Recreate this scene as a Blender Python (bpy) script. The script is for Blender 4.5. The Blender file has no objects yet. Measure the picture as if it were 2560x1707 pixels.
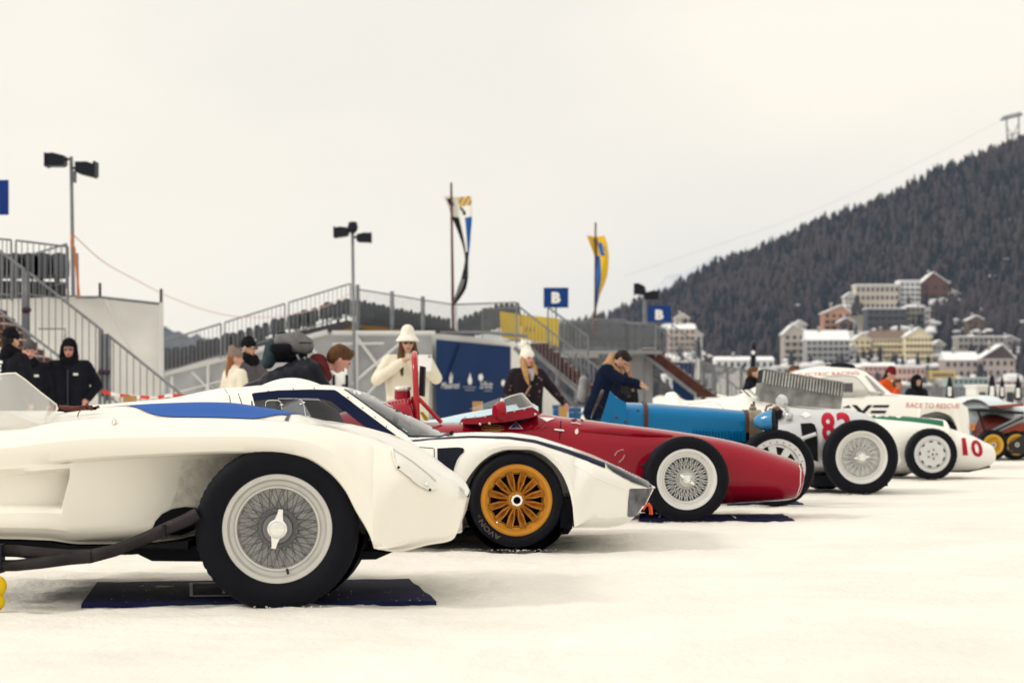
import bpy, bmesh, math, random
import numpy as np
from mathutils import Vector, Matrix
from mathutils.bvhtree import BVHTree
random.seed(7); RS = np.random.RandomState(7)
SC = bpy.context.scene; COL = SC.collection
rad = math.radians
# ---------------------------------------------------------------- camera
FP, CX, HY, CH = 4977.8, 1280.0, 1015.0, 0.82      # focal length in photo pixels, axis, horizon row, eye height
cd = bpy.data.cameras.new('camera'); cam = bpy.data.objects.new('camera', cd); COL.objects.link(cam)
cd.lens = 70; cd.sensor_width = 36; cd.sensor_fit = 'HORIZONTAL'; cd.shift_y = 161.5/2560
cam.location = (0, 0, CH); cam.rotation_euler = (rad(90), 0, 0)
cd.clip_start = .1; cd.clip_end = 20000
cd.dof.use_dof = True; cd.dof.focus_distance = 10.2; cd.dof.aperture_fstop = 3.7
SC.camera = cam
# ---------------------------------------------------------------- world: high overcast, cream white
w = bpy.data.worlds.new('World'); SC.world = w; w.use_nodes = True
nt = w.node_tree; nt.nodes.clear(); N = nt.nodes.new; L = nt.links.new
SUN_EL, SUN_AZ = rad(36), rad(-104)                  # azimuth from +Y, towards -X (left of the view)
sky = N('ShaderNodeTexSky'); sky.sky_type = 'NISHITA'; sky.sun_disc = False
sky.sun_elevation = SUN_EL; sky.sun_rotation = SUN_AZ
b1 = N('ShaderNodeBackground'); b1.inputs[1].default_value = .08; L(sky.outputs[0], b1.inputs[0])
tc = N('ShaderNodeTexCoord'); mp = N('ShaderNodeMapping'); mp.inputs['Scale'].default_value = (1, 1, 2.2)
mp.inputs['Location'].default_value = (.9, .45, .0)
L(tc.outputs['Generated'], mp.inputs[0])
nz = N('ShaderNodeTexNoise'); nz.inputs['Scale'].default_value = 2.3; nz.inputs['Detail'].default_value = 4
nz.inputs['Roughness'].default_value = .45; L(mp.outputs[0], nz.inputs[0])
rp = N('ShaderNodeValToRGB'); rp.color_ramp.elements[0].position = .33; rp.color_ramp.elements[1].position = .66
rp.color_ramp.elements[0].color = (.85, .825, .765, 1); rp.color_ramp.elements[1].color = (1.06, .985, .85, 1)
L(nz.outputs[0], rp.inputs[0])
b2 = N('ShaderNodeBackground'); L(rp.outputs[0], b2.inputs[0])
sp_ = N('ShaderNodeSeparateXYZ'); L(tc.outputs['Generated'], sp_.inputs[0])
mr = N('ShaderNodeMapRange'); mr.inputs['From Min'].default_value = 0; mr.inputs['From Max'].default_value = 1; mr.inputs['To Min'].default_value = .93; mr.inputs['To Max'].default_value = 1.30
L(sp_.outputs[2], mr.inputs[0]); L(mr.outputs[0], b2.inputs[1])
mx = N('ShaderNodeMixShader'); mx.inputs[0].default_value = .95; L(b1.outputs[0], mx.inputs[1]); L(b2.outputs[0], mx.inputs[2])
wo = N('ShaderNodeOutputWorld'); L(mx.outputs[0], wo.inputs[0])
sl = bpy.data.lights.new('sun', 'SUN'); sl.energy = 1.5; sl.angle = rad(14); sl.color = (1, .95, .86)
so = bpy.data.objects.new('sun', sl); COL.objects.link(so)
so.rotation_euler = Vector((math.sin(SUN_AZ)*math.cos(SUN_EL), math.cos(SUN_AZ)*math.cos(SUN_EL), math.sin(SUN_EL))).to_track_quat('Z', 'Y').to_euler()
SC.view_settings.view_transform = 'Standard'; SC.view_settings.look = 'None'
SC.view_settings.exposure = 0.05; SC.view_settings.gamma = 1; SC.view_settings.use_curve_mapping = False
SC.render.engine = 'CYCLES'
SC.render.resolution_x = 1024; SC.render.resolution_y = 682
SC.cycles.max_bounces = 8; SC.cycles.diffuse_bounces = 2; SC.cycles.volume_bounces = 1; SC.cycles.transparent_max_bounces = 16; SC.cycles.caustics_reflective = False; SC.cycles.caustics_refractive = False

# ---------------------------------------------------------------- helpers
def P(px, py, Y): return Vector(((px-CX)*Y/FP, Y, CH-(py-HY)*Y/FP))
def G(px, Y): return Vector(((px-CX)*Y/FP, Y, 0.))
def XW(px, Y): return (px-CX)*Y/FP
def ZW(py, Y): return CH-(py-HY)*Y/FP
def PX(p): return (CX+FP*p[0]/p[1], HY-FP*(p[2]-CH)/p[1])
def pchip(xs, ys):
    xs = np.array(xs, float); ys = np.array(ys, float); o = np.argsort(xs); xs = xs[o]; ys = ys[o]
    h = np.diff(xs); d = np.diff(ys)/h; m = np.zeros(len(xs)); m[0] = d[0]; m[-1] = d[-1]
    for i in range(1, len(xs)-1):
        if d[i-1]*d[i] > 0:
            w1 = 2*h[i]+h[i-1]; w2 = h[i]+2*h[i-1]; m[i] = (w1+w2)/(w1/d[i-1]+w2/d[i])
    def f(x):
        x = min(max(x, xs[0]), xs[-1]); i = min(max(int(np.searchsorted(xs, x))-1, 0), len(h)-1)
        t = (x-xs[i])/h[i]; t2 = t*t; t3 = t2*t
        return float((2*t3-3*t2+1)*ys[i]+(t3-2*t2+t)*h[i]*m[i]+(-2*t3+3*t2)*ys[i+1]+(t3-t2)*h[i]*m[i+1])
    return f
def crv(pts, Y): return pchip([XW(p[0], p[2] if len(p) > 2 else Y) for p in pts], [ZW(p[1], p[2] if len(p) > 2 else Y) for p in pts])
def wcrv(pts, Y): return pchip([XW(p[0], Y) for p in pts], [p[1] for p in pts])   # pixel column -> plain value
def sstep(a, b, x):
    t = min(max((x-a)/(b-a), 0.), 1.); return t*t*(3-2*t)
def lerp(a, b, t): return a+(b-a)*t
MATS = {}
def mat(name, col, rough=.5, metal=0., coat=0., vary=0., vscale=6., bump=0., bscale=60., trans=0., alpha=1., spec=.15, sheen=0., detail=4, stretch=None, ior=1.45, coatr=.05, cior=1.5):
    if name in MATS: return MATS[name]
    m = bpy.data.materials.new(name); m.use_nodes = True; t = m.node_tree; b = t.nodes['Principled BSDF']
    b.inputs['Base Color'].default_value = (*col, 1); b.inputs['Roughness'].default_value = rough; b.inputs['Metallic'].default_value = metal
    b.inputs['Coat Weight'].default_value = coat; b.inputs['Coat IOR'].default_value = cior; b.inputs['Coat Roughness'].default_value = coatr; b.inputs['Specular IOR Level'].default_value = spec
    b.inputs['Transmission Weight'].default_value = trans; b.inputs['Alpha'].default_value = alpha; b.inputs['Sheen Weight'].default_value = sheen; b.inputs['IOR'].default_value = ior
    if vary or bump:
        c = t.nodes.new('ShaderNodeTexCoord'); src = c.outputs['Object']
        if stretch:
            q = t.nodes.new('ShaderNodeMapping'); q.inputs['Scale'].default_value = stretch; t.links.new(src, q.inputs[0]); src = q.outputs[0]
    if vary:
        n = t.nodes.new('ShaderNodeTexNoise'); n.inputs['Scale'].default_value = vscale; n.inputs['Detail'].default_value = detail
        t.links.new(src, n.inputs[0]); r = t.nodes.new('ShaderNodeValToRGB')
        r.color_ramp.elements[0].position = .3; r.color_ramp.elements[1].position = .7
        r.color_ramp.elements[0].color = (*[max(0, x*(1-vary)) for x in col], 1); r.color_ramp.elements[1].color = (*[min(1, x*(1+vary*.6)) for x in col], 1)
        t.links.new(n.outputs[0], r.inputs[0]); t.links.new(r.outputs[0], b.inputs['Base Color'])
    if bump:
        n2 = t.nodes.new('ShaderNodeTexNoise'); n2.inputs['Scale'].default_value = bscale; n2.inputs['Detail'].default_value = 3
        t.links.new(src, n2.inputs[0]); u = t.nodes.new('ShaderNodeBump'); u.inputs['Strength'].default_value = bump; u.inputs['Distance'].default_value = .01
        t.links.new(n2.outputs[0], u.inputs['Height']); t.links.new(u.outputs[0], b.inputs['Normal'])
    MATS[name] = m; return m
W0 = {}                                             # world offset of each object that carries children
def link(o, parent=None):
    COL.objects.link(o)
    if parent: o.parent = parent
    return o
def tag(o, label=None, cat=None, group=None, kind=None):
    if label: o['label'] = label
    if cat: o['category'] = cat
    if group: o['group'] = group
    if kind: o['kind'] = kind
    return o
def thing(name, label, cat, loc, group=None):
    o = bpy.data.objects.new(name, None); o.location = loc; o.empty_display_size = .1; link(o); W0[o.name] = Vector(loc)
    return tag(o, label, cat, group)
def node(name, loc, parent):                        # an Empty part
    o = bpy.data.objects.new(name, None); o.empty_display_size = .05; o.location = Vector(loc)-W0[parent.name]; link(o, parent); W0[o.name] = Vector(loc); return o
def mesh_obj(name, V, F, m, parent=None, smooth=35, origin=None):
    me = bpy.data.meshes.new(name); off = W0[parent.name] if parent else Vector((0, 0, 0))
    org = Vector(origin) if origin is not None else off
    V = np.array([tuple(v) for v in V], float).reshape(-1, 3)-np.array(org)
    me.from_pydata(V.tolist(), [], [list(map(int, f)) for f in F]); me.update()
    bm = bmesh.new(); bm.from_mesh(me); bmesh.ops.recalc_face_normals(bm, faces=bm.faces); bm.to_mesh(me); bm.free()
    if smooth: me.shade_smooth(); me.set_sharp_from_angle(angle=rad(smooth))
    ms = m if isinstance(m, (list, tuple)) else [m]
    for x in ms: me.materials.append(x)
    o = bpy.data.objects.new(name, me); o.location = org-off; link(o, parent); W0[o.name] = Vector(org)
    return o
class MB:
    def __init__(s): s.V = []; s.F = []; s.n = 0
    def add(s, V, F):
        s.V += [tuple(v) for v in V]; s.F += [[i+s.n for i in f] for f in F]; s.n += len(V); return s
    def box(s, a, b):
        x0, y0, z0 = a; x1, y1, z1 = b
        return s.add([(x0,y0,z0),(x1,y0,z0),(x1,y1,z0),(x0,y1,z0),(x0,y0,z1),(x1,y0,z1),(x1,y1,z1),(x0,y1,z1)],
                     [(0,3,2,1),(4,5,6,7),(0,1,5,4),(1,2,6,5),(2,3,7,6),(3,0,4,7)])
    def obox(s, c, ax, ay, az):                     # centre and three half-axes
        if c is None: return s
        c = Vector(c); ax = Vector(ax); ay = Vector(ay); az = Vector(az)
        V = [c+i*ax+j*ay+k*az for k in (-1,1) for i, j in ((-1,-1),(1,-1),(1,1),(-1,1))]
        return s.add(V, [(0,3,2,1),(4,5,6,7),(0,1,5,4),(1,2,6,5),(2,3,7,6),(3,0,4,7)])
    def tube(s, pts, r, n=8, cap=True):
        pts = [Vector(p) for p in pts if p is not None]
        if len(pts) < 2: return s
        rr = r if isinstance(r, (list, tuple)) else [r]*len(pts); V = []; up = None
        for i, p in enumerate(pts):
            d = (pts[min(i+1, len(pts)-1)]-pts[max(i-1, 0)]).normalized()
            if up is None: up = Vector((0, 0, 1)) if abs(d.z) < .9 else Vector((1, 0, 0))
            a = d.cross(up)
            if a.length < 1e-6: a = d.orthogonal()
            a.normalize(); up = a.cross(d).normalized()
            for k in range(n):
                t = 2*math.pi*k/n; V.append(p+rr[i]*(math.cos(t)*a+math.sin(t)*up))
        F = [(i*n+k, i*n+(k+1) % n, (i+1)*n+(k+1) % n, (i+1)*n+k) for i in range(len(pts)-1) for k in range(n)]
        if cap: F += [tuple(range(n))[::-1], tuple((len(pts)-1)*n+k for k in range(n))]
        return s.add(V, F)
    def lathe(s, prof, c, axis, n=48, closed=False, mod=None):   # prof: (radius, along); axis through c
        c = Vector(c); ax = Vector(axis).normalized(); a = ax.orthogonal().normalized(); b = ax.cross(a)
        if abs(ax.y) > .9: a = Vector((1, 0, 0)); b = Vector((0, 0, 1))
        V = []
        for j, (r, h) in enumerate(prof):
            for k in range(n):
                t = 2*math.pi*k/n; q = r*(mod(j, k) if mod else 1); V.append(c+ax*h+q*(math.cos(t)*a+math.sin(t)*b))
        m_ = len(prof); F = [(i*n+k, i*n+(k+1) % n, ((i+1) % m_)*n+(k+1) % n, ((i+1) % m_)*n+k) for i in range(m_ if closed else m_-1) for k in range(n)]
        return s.add(V, F)
    def prism(s, poly, d):                          # polygon of 3-D points extruded by vector d
        poly = [Vector(p) for p in poly]; d = Vector(d); n = len(poly)
        return s.add(poly+[p+d for p in poly], [tuple(range(n))[::-1], tuple(range(n, 2*n))]+[(i, (i+1) % n, n+(i+1) % n, n+i) for i in range(n)])
    def ball(s, c, r, rx=1, ry=1, rz=1, nu=12, nv=8):
        if c is None: return s
        V = []; c = Vector(c)
        for j in range(nv+1):
            ph = math.pi*j/nv
            for i in range(nu):
                t = 2*math.pi*i/nu; V.append((c.x+r*rx*math.sin(ph)*math.cos(t), c.y+r*ry*math.sin(ph)*math.sin(t), c.z+r*rz*math.cos(ph)))
        F = [(j*nu+i, j*nu+(i+1) % nu, (j+1)*nu+(i+1) % nu, (j+1)*nu+i) for j in range(nv) for i in range(nu)]
        s.add(V, F); return s
    def build(s, name, m, parent=None, smooth=35, origin=None):
        o = mesh_obj(name, s.V, s.F, m, parent, smooth, origin)
        return o
def merge(o, d=1e-5):
    bm = bmesh.new(); bm.from_mesh(o.data); bmesh.ops.remove_doubles(bm, verts=bm.verts, dist=d); bmesh.ops.dissolve_degenerate(bm, dist=1e-7, edges=bm.edges)
    bmesh.ops.recalc_face_normals(bm, faces=bm.faces); bm.to_mesh(o.data); bm.free(); return o
def loft(name, xs, sec, m, parent, yc=None, smooth=40, cap=True, skip=None):
    """sec(x) -> [(y, z)] from the bottom centre round the near side to the top centre; mirrored about yc"""
    R = []
    for x in xs:
        p = sec(x)
        if yc is not None: p = p+[(2*yc-y, z) for y, z in p[-2:0:-1]]
        R.append([(x, y, z) for y, z in p])
    n = len(R[0]); V = [v for r in R for v in r]; F = []
    for i in range(len(R)-1):
        for k in range(n if yc is not None else n-1):
            f = (i*n+k, i*n+(k+1) % n, (i+1)*n+(k+1) % n, (i+1)*n+k)
            if skip:
                c = sum((Vector(V[q]) for q in f), Vector())/4
                if skip(c): continue
            F.append(f)
    if cap and yc is not None: F += [tuple(range(n))[::-1], tuple((len(R)-1)*n+k for k in range(n))]
    o = mesh_obj(name, V, F, m, parent, smooth)
    return merge(o)
def lin(a, b, n): return [a+(b-a)*i/(n-1) for i in range(n)]
def bvh(*objs):
    V = []; F = []; 
    for o in objs:
        off = W0[o.name]; b = len(V); V += [v.co+off for v in o.data.vertices]; F += [[b+i for i in p.vertices] for p in o.data.polygons]
    return BVHTree.FromPolygons(V, F)
EYE = Vector((0, 0, CH))
def cast(t, px, py, off=.004, Ydef=None):
    d = (P(px, py, 10.)-EYE).normalized(); h = t.ray_cast(EYE, d)
    if h[0] is None:
        return None
    nrm = h[1]
    if nrm.dot(d) > 0: nrm = -nrm
    return h[0]+nrm*off
def inpoly(x, y, poly):
    c = False; n = len(poly); j = n-1
    for i in range(n):
        xi, yi = poly[i][:2]; xj, yj = poly[j][:2]
        if (yi > y) != (yj > y) and x < (xj-xi)*(y-yi)/(yj-yi)+xi: c = not c
        j = i
    return c
def tess(poly, maxlen):
    bm = bmesh.new(); vs = [bm.verts.new((p[0], p[1], 0)) for p in poly]; bm.faces.new(vs)
    bmesh.ops.triangulate(bm, faces=bm.faces)
    for _ in range(7):
        es = [e for e in bm.edges if e.calc_length() > maxlen]
        if not es: break
        bmesh.ops.subdivide_edges(bm, edges=es, cuts=1); bmesh.ops.triangulate(bm, faces=[f for f in bm.faces if len(f.verts) > 3])
    bm.verts.index_update(); V = [(v.co.x, v.co.y) for v in bm.verts]; F = [[v.index for v in f.verts] for f in bm.faces]; bm.free()
    return V, F
def stick(name, V2, F, t, m, parent, off=.004, smooth=60):
    """lay a flat shape on a body surface, as a sticker, a pane or a stripe lies on it"""
    H = [cast(t, x, y, off) for x, y in V2]
    ok = [h for h in H if h is not None]
    if not ok: return None
    F2 = [f for f in F if all(H[i] is not None for i in f)]
    used = sorted({i for f in F2 for i in f}); mp_ = {i: k for k, i in enumerate(used)}
    return mesh_obj(name, [H[i] for i in used], [[mp_[i] for i in f] for f in F2], m, parent, smooth)
def decal(name, poly, t, m, parent, off=.004, maxlen=10, smooth=60):
    V, F = tess(poly, maxlen); return stick(name, V, F, t, m, parent, off, smooth)
def seam(name, pts, t, m, parent, r=.0025, step=8, off=.001):
    q = []
    for a, b in zip(pts[:-1], pts[1:]):
        n = max(1, int(math.hypot(b[0]-a[0], b[1]-a[1])/step)); q += [(lerp(a[0], b[0], i/n), lerp(a[1], b[1], i/n)) for i in range(n)]
    q.append(pts[-1]); q = [cast(t, x, y, off) for x, y in q]; q = [x for x in q if x is not None]
    return MB().tube(q, r, 5).build(name, m, parent)
def text_mesh(s, maxlen=.12, bold=0., shear=0., res=3):
    c = bpy.data.curves.new('t', 'FONT'); c.body = s; c.align_x = 'LEFT'; c.offset = bold; c.shear = shear; c.resolution_u = res
    o = bpy.data.objects.new('t', c); COL.objects.link(o); dg = bpy.context.evaluated_depsgraph_get(); me = bpy.data.meshes.new_from_object(o.evaluated_get(dg))
    bpy.data.objects.remove(o)
    bm = bmesh.new(); bm.from_mesh(me); bmesh.ops.remove_doubles(bm, verts=bm.verts, dist=1e-5); bmesh.ops.triangulate(bm, faces=bm.faces)
    for _ in range(4):
        es = [e for e in bm.edges if e.calc_length() > maxlen]
        if not es: break
        bmesh.ops.subdivide_edges(bm, edges=es, cuts=1); bmesh.ops.triangulate(bm, faces=[f for f in bm.faces if len(f.verts) > 3])
    bm.verts.index_update(); V = [(v.co.x, v.co.y) for v in bm.verts]; F = [[v.index for v in f.verts] for f in bm.faces]; bm.free(); bpy.data.meshes.remove(me)
    x0 = min(v[0] for v in V); x1 = max(v[0] for v in V); y0 = min(v[1] for v in V); y1 = max(v[1] for v in V)
    return [((x-x0)/(x1-x0), (y-y0)/(y1-y0)) for x, y in V], F
def text_decal(name, s, quad, t, m, parent, off=.005, bold=.0, shear=0., maxlen=.12):
    """quad: four photo points top-left, top-right, bottom-right, bottom-left"""
    V, F = text_mesh(s, maxlen, bold, shear); q = quad
    def mapv(u, v):
        a = (lerp(q[3][0], q[2][0], u), lerp(q[3][1], q[2][1], u)); b = (lerp(q[0][0], q[1][0], u), lerp(q[0][1], q[1][1], u)); return (lerp(a[0], b[0], v), lerp(a[1], b[1], v))
    return stick(name, [mapv(u, v) for u, v in V], F, t, m, parent, off)
def text_flat(name, s, o, ux, uy, m, parent, bold=0., shear=0.):
    V, F = text_mesh(s, 9, bold, shear); o = Vector(o); ux = Vector(ux); uy = Vector(uy)
    return mesh_obj(name, [o+ux*u+uy*v for u, v in V], F, m, parent, 0)
def zo(pts, ox, oy, s): return [(ox+x/s, oy+y/s) for x, y in pts]      # measured on an enlargement
def copy_tree(o, loc=None, parent=None, label=None):
    c = o.copy(); COL.objects.link(c); c.parent = parent
    if loc is not None: c.location = loc
    if label: c['label'] = label
    for ch in o.children: copy_tree(ch, None, c)
    return c
# ---------------------------------------------------------------- materials
snow_m = mat('snow', (.80, .77, .715), .75, vary=.09, vscale=1.1, spec=.3, detail=8, bump=.8, bscale=30)
white_p = mat('cream_paint', (.86, .83, .745), .38, coat=.6, coatr=.06, vary=.02, vscale=2)
white2_p = mat('white_paint', (.86, .845, .79), .36, coat=.7, coatr=.05)
blue_p = mat('blue_stripe_paint', (.005, .085, .38), .6, spec=.12)
red_p = mat('red_paint', (.29, .004, .018), .4, coat=1., coatr=.02, spec=.02, cior=1.33)
redm_p = mat('dull_red_paint', (.36, .03, .035), .5, coat=.2)
navy_p = mat('navy_paint', (.004, .008, .036), .45, spec=.2)
tyre_m = mat('tyre_rubber', (.0045, .005, .009), .6, bump=.15, bscale=90, vary=.25, vscale=9, spec=.14)
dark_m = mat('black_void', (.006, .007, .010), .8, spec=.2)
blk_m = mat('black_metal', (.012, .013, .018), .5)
chrome_m = mat('chrome', (.85, .85, .83), .08, metal=1)
alu_m = mat('wheel_aluminium', (.60, .59, .56), .38, metal=.35, vary=.06, vscale=14)
spoke_m = mat('spoke_steel', (.20, .20, .21), .35, metal=.7)
drum_m = mat('brake_drum', (.88, .87, .86), .6, vary=.2, vscale=12)
gold_m = mat('gold_wheel_paint', (.62, .27, .035), .42, metal=.25, vary=.10, vscale=14)
exh_m = mat('exhaust_steel', (.030, .026, .028), .5, metal=.2, vary=.5, vscale=9)
silver_p = mat('silver_paint', (.60, .61, .63), .3, metal=.55, coat=.5)
galv_m = mat('galvanised_steel', (.21, .22, .24), .5, metal=.4, vary=.2, vscale=4)
wood_m = mat('raw_wood', (.42, .24, .10), .7, vary=.25, vscale=9, stretch=(1, 1, .15))
glass_m = mat('clear_perspex', (.92, .95, .97), .03, alpha=.16, spec=.8)
skin_m = mat('skin', (.56, .33, .24), .5)
skinp_m = mat('skin_pink', (.58, .30, .25), .5)
text_white = mat('white_print', (.85, .85, .84), .6)
text_red = mat('red_print', (.42, .008, .03), .45)
def glass(name, tint, refl=1.0, body=None, bodyf=0., rough=.02):
    m = bpy.data.materials.new(name); m.use_nodes = True; t = m.node_tree; t.nodes.clear(); n = t.nodes.new
    tr = n('ShaderNodeBsdfTransparent'); tr.inputs[0].default_value = (*tint, 1); gl = n('ShaderNodeBsdfGlossy'); gl.inputs['Roughness'].default_value = rough
    gl.inputs[0].default_value = (refl, refl, refl, 1)
    fr = n('ShaderNodeFresnel'); fr.inputs[0].default_value = 1.5; mx = n('ShaderNodeMixShader'); o = n('ShaderNodeOutputMaterial')
    t.links.new(fr.outputs[0], mx.inputs[0]); src = tr.outputs[0]
    if body:
        d = n('ShaderNodeBsdfPrincipled'); d.inputs['Base Color'].default_value = (*body, 1); d.inputs['Roughness'].default_value = .3
        m2 = n('ShaderNodeMixShader'); m2.inputs[0].default_value = bodyf; t.links.new(tr.outputs[0], m2.inputs[1]); t.links.new(d.outputs[0], m2.inputs[2]); src = m2.outputs[0]
    t.links.new(src, mx.inputs[1]); t.links.new(gl.outputs[0], mx.inputs[2]); t.links.new(mx.outputs[0], o.inputs[0]); return m
perspex = glass('perspex', (.93, .95, .96), 1., (.8, .8, .78), .12)
perspex_milky = glass('milky_perspex', (.95, .95, .93), 1., (.85, .84, .80), .5)
side_glass = glass('tinted_side_glass', (.50, .53, .60), 1.)
screen_glass = glass('green_windscreen_glass', (.16, .22, .25), 1.)
# ---------------------------------------------------------------- ground: one snow sheet to the horizon
def vnoise(x, y, seed=0):
    xi = np.floor(x).astype(int); yi = np.floor(y).astype(int); xf = x-xi; yf = y-yi; u = xf*xf*(3-2*xf); v = yf*yf*(3-2*yf)
    def h(a, b):
        n = (a*374761393+b*668265263+seed*974634777) & 0x7fffffff; n = ((n ^ (n >> 13))*1274126177) & 0x7fffffff; return ((n ^ (n >> 16)) & 0xffff)/65535.
    return (h(xi, yi)*(1-u)+h(xi+1, yi)*u)*(1-v)+(h(xi, yi+1)*(1-u)+h(xi+1, yi+1)*u)*v
ys = np.concatenate([np.linspace(-30, 4.5, 12), np.linspace(4.6, 14, 270), 14*np.power(3900/14., np.linspace(.012, 1, 120))])
k = np.linspace(-1, 1, 341); un = np.sign(k)*np.abs(k)**1.25
GX = np.outer(np.maximum(7, ys*.62), un); GY = np.repeat(ys[:, None], len(un), 1)
nearf = np.clip(1-(GY-12)/40, 0.05, 1)
GZ = ((vnoise(GX*.55+40, GY*.55, 1)-.5)*.016+(vnoise(GX*2.1, GY*2.1+9, 2)-.5)*.012+(vnoise(GX*7, GY*7, 3)-.5)*.011+(vnoise(GX*19, GY*19, 4)-.5)*.010+(vnoise(GX*43, GY*43, 5)-.5)*.005+(vnoise(GX*1.3+7, GY*6.5+GX*.8, 6)-.5)*.014+np.clip(vnoise(GX*3.1+GY*.7, GY*9, 7)-.72, 0, 1)*-.05)*nearf-.008
GZ[GY > 60] = -.01
r_, c_ = GX.shape
ii, jj = np.meshgrid(np.arange(r_-1), np.arange(c_-1), indexing='ij'); a_ = (ii*c_+jj).ravel()
gF = np.stack([a_, a_+1, a_+1+c_, a_+c_], 1)
me = bpy.data.meshes.new('ground'); me.from_pydata(np.stack([GX.ravel(), GY.ravel(), GZ.ravel()], 1).tolist(), [], gF.tolist()); me.shade_smooth()
me.materials.append(snow_m); ground = link(bpy.data.objects.new('ground', me)); ground['kind'] = 'structure'
# ---------------------------------------------------------------- wheels (axis along Y, outer face towards -Y)
YAW = rad(5)
def tyre(R, Rr, wd, c, parent, n=180, tread=True, bulge=.012):
    hw = wd/2; s = R-Rr
    prof = [(Rr-.008, hw*.72), (Rr+.004, hw*.80), (Rr+s*.30, hw+bulge*.6), (Rr+s*.6, hw+bulge), (Rr+s*.84, hw*.98), (R-.008, hw*.86), (R-.001, hw*.70), (R, hw*.36), (R, 0)]
    prof = prof+[(r, -h) for r, h in prof[-2::-1]]; prof = [(r, h) for r, h in prof]
    m_ = len(prof)
    def mod(j, k):
        if not tread: return 1
        r = prof[j][0]
        if r > R-.010: return 1-(.009 if (k % 3 == 0) else 0.)
        return 1
    cc = Vector(c)+Vector((0, hw, 0))
    return MB().lathe(prof, cc, (0, 1, 0), n, False, mod).build('tyre', tyre_m, parent, 50)
def ring(prof, c, m, name, parent, n=64, sm=40): return MB().lathe(prof, c, (0, 1, 0), n).build(name, m, parent, sm)
def wire_wheel(car, c, R, Rr, wd, rim_m=None, sp_m=None, ears=2, ear_ang=78, hubr=.055, drum=True, nsp=24, tread=True, spr=.0022, capr=None, drm=None):
    """c: centre of the outer face of the tyre"""
    w = node('wheel', c, car); c = Vector(c); rim_m = rim_m or alu_m; sp_m = sp_m or spoke_m
    tyre(R, Rr, wd, c, w, tread=tread)
    e = wd*.10
    ring([(Rr+.012, e+.012), (Rr+.012, e), (Rr+.006, e-.004), (Rr-.012, e-.002), (Rr-.018, e+.006), (Rr-.022, e+.018), (Rr-.038, e+.022), (Rr-.042, e+.014), (Rr-.050, e+.016), (Rr-.054, e+.03), (Rr-.056, wd*.5), (Rr-.03, wd*.62), (Rr-.012, wd*.9), (Rr+.012, wd*.92)], c, rim_m, 'rim', w, 96)
    sp = MB(); ri = Rr-.054; A = lambda r, t, y: c+Vector((r*math.cos(t), y, r*math.sin(t)))
    for k in range(nsp):
        t = 2*math.pi*k/nsp
        for sg in (1, -1):
            sp.tube([A(hubr*1.05, t+sg*.0, .045), A(ri, t+sg*.50, wd*.36)], spr, 5, False)
            sp.tube([A(hubr*1.35, t+.13, wd*.54), A(ri, t+.13+sg*.24, wd*.24)], spr, 5, False)
    sp.build('spokes', sp_m, w)
    MB().lathe([(.001, .03), (hubr, .03), (hubr*1.06, .05), (hubr*.9, .07), (hubr*.95, wd*.5), (hubr*1.35, wd*.50), (hubr*1.4, wd*.56), (hubr*1.1, wd*.6)], c, (0, 1, 0), 40).build('hub', sp_m, w)
    if drum: MB().lathe([(.02, wd*.86), (Rr*.78, wd*.66), (Rr*.80, wd*.70), (Rr*.80, wd*1.5)], c, (0, 1, 0), 64).build('brake_drum', drm or drum_m, w)
    capr = capr or hubr*.84
    kb = MB(); kb.lathe([(.0005, -.012), (capr*.35, -.012), (capr*.7, -.008), (capr*.78, -.003), (capr*.84, -.006), (capr, -.002), (capr*1.04, .012), (capr*1.0, .04)], c, (0, 1, 0), 40)
    for q in range(ears):
        t = rad(ear_ang)+2*math.pi*q/ears; d = Vector((math.cos(t), 0, math.sin(t))); s = Vector((-math.sin(t), 0, math.cos(t)))
        h = Vector((0, .008, 0)); poly = [d*capr*.8+s*capr*.48, d*capr*1.5+s*capr*.28, d*capr*2.0+s*capr*.25, d*capr*2.05-s*capr*.20, d*capr*1.5-s*capr*.28, d*capr*.8-s*capr*.48]
        kb.prism([c+p-h*.6+Vector((0, .004, 0)) for p in poly], h*1.4)
    kb.build('knock_off', chrome_m, w, 30); w.rotation_euler = (0, 0, YAW)
    return w
def far_wheel(w, car, dy, dx=-.16, ang=0): 
    c = copy_tree(w, Vector(w.location)+Vector((dx, dy, 0)), car); c.rotation_euler = (0, 0, math.pi); return c
def mat_thing(corners_px, label, lines=(), h=.008):
    b = [G(x, CH*FP/(y-HY)) for x, y in corners_px]; c = sum(b, Vector())/len(b)
    t = thing('floor_mat', label, 'mat', (c.x, c.y, 0), 'navy display mats under the wheels')
    m = MB(); n = 14; A, B_, C_, D_ = b; V = []; F = []
    for i in range(n+1):
        for j in range(n+1):
            p = A.lerp(B_, i/n).lerp(D_.lerp(C_, i/n), j/n); V.append(p+Vector((0, 0, h+.003*math.sin(i*1.7)*math.sin(j*1.1+i))))
    F = [(i*(n+1)+j, (i+1)*(n+1)+j, (i+1)*(n+1)+j+1, i*(n+1)+j+1) for i in range(n) for j in range(n)]
    k0 = len(V); per = [i*(n+1) for i in range(n+1)]+[n*(n+1)+j for j in range(1, n+1)]+[i*(n+1)+n for i in range(n-1, -1, -1)]+[j for j in range(n-1, 0, -1)]
    V += [V[i]-Vector((0, 0, h+.01)) for i in per]; L_ = len(per); F += [(per[i], per[(i+1) % L_], k0+(i+1) % L_, k0+i) for i in range(L_)]
    mesh_obj('sheet', V, F, matmat, t, 30)
    for q in lines:
        q3 = [G(x, CH*FP/(y-HY))+Vector((0, 0, h+.006)) for x, y in q]; mesh_obj('printed_line', q3, [tuple(range(len(q3)))], text_white, t, 0)
    return t
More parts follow.
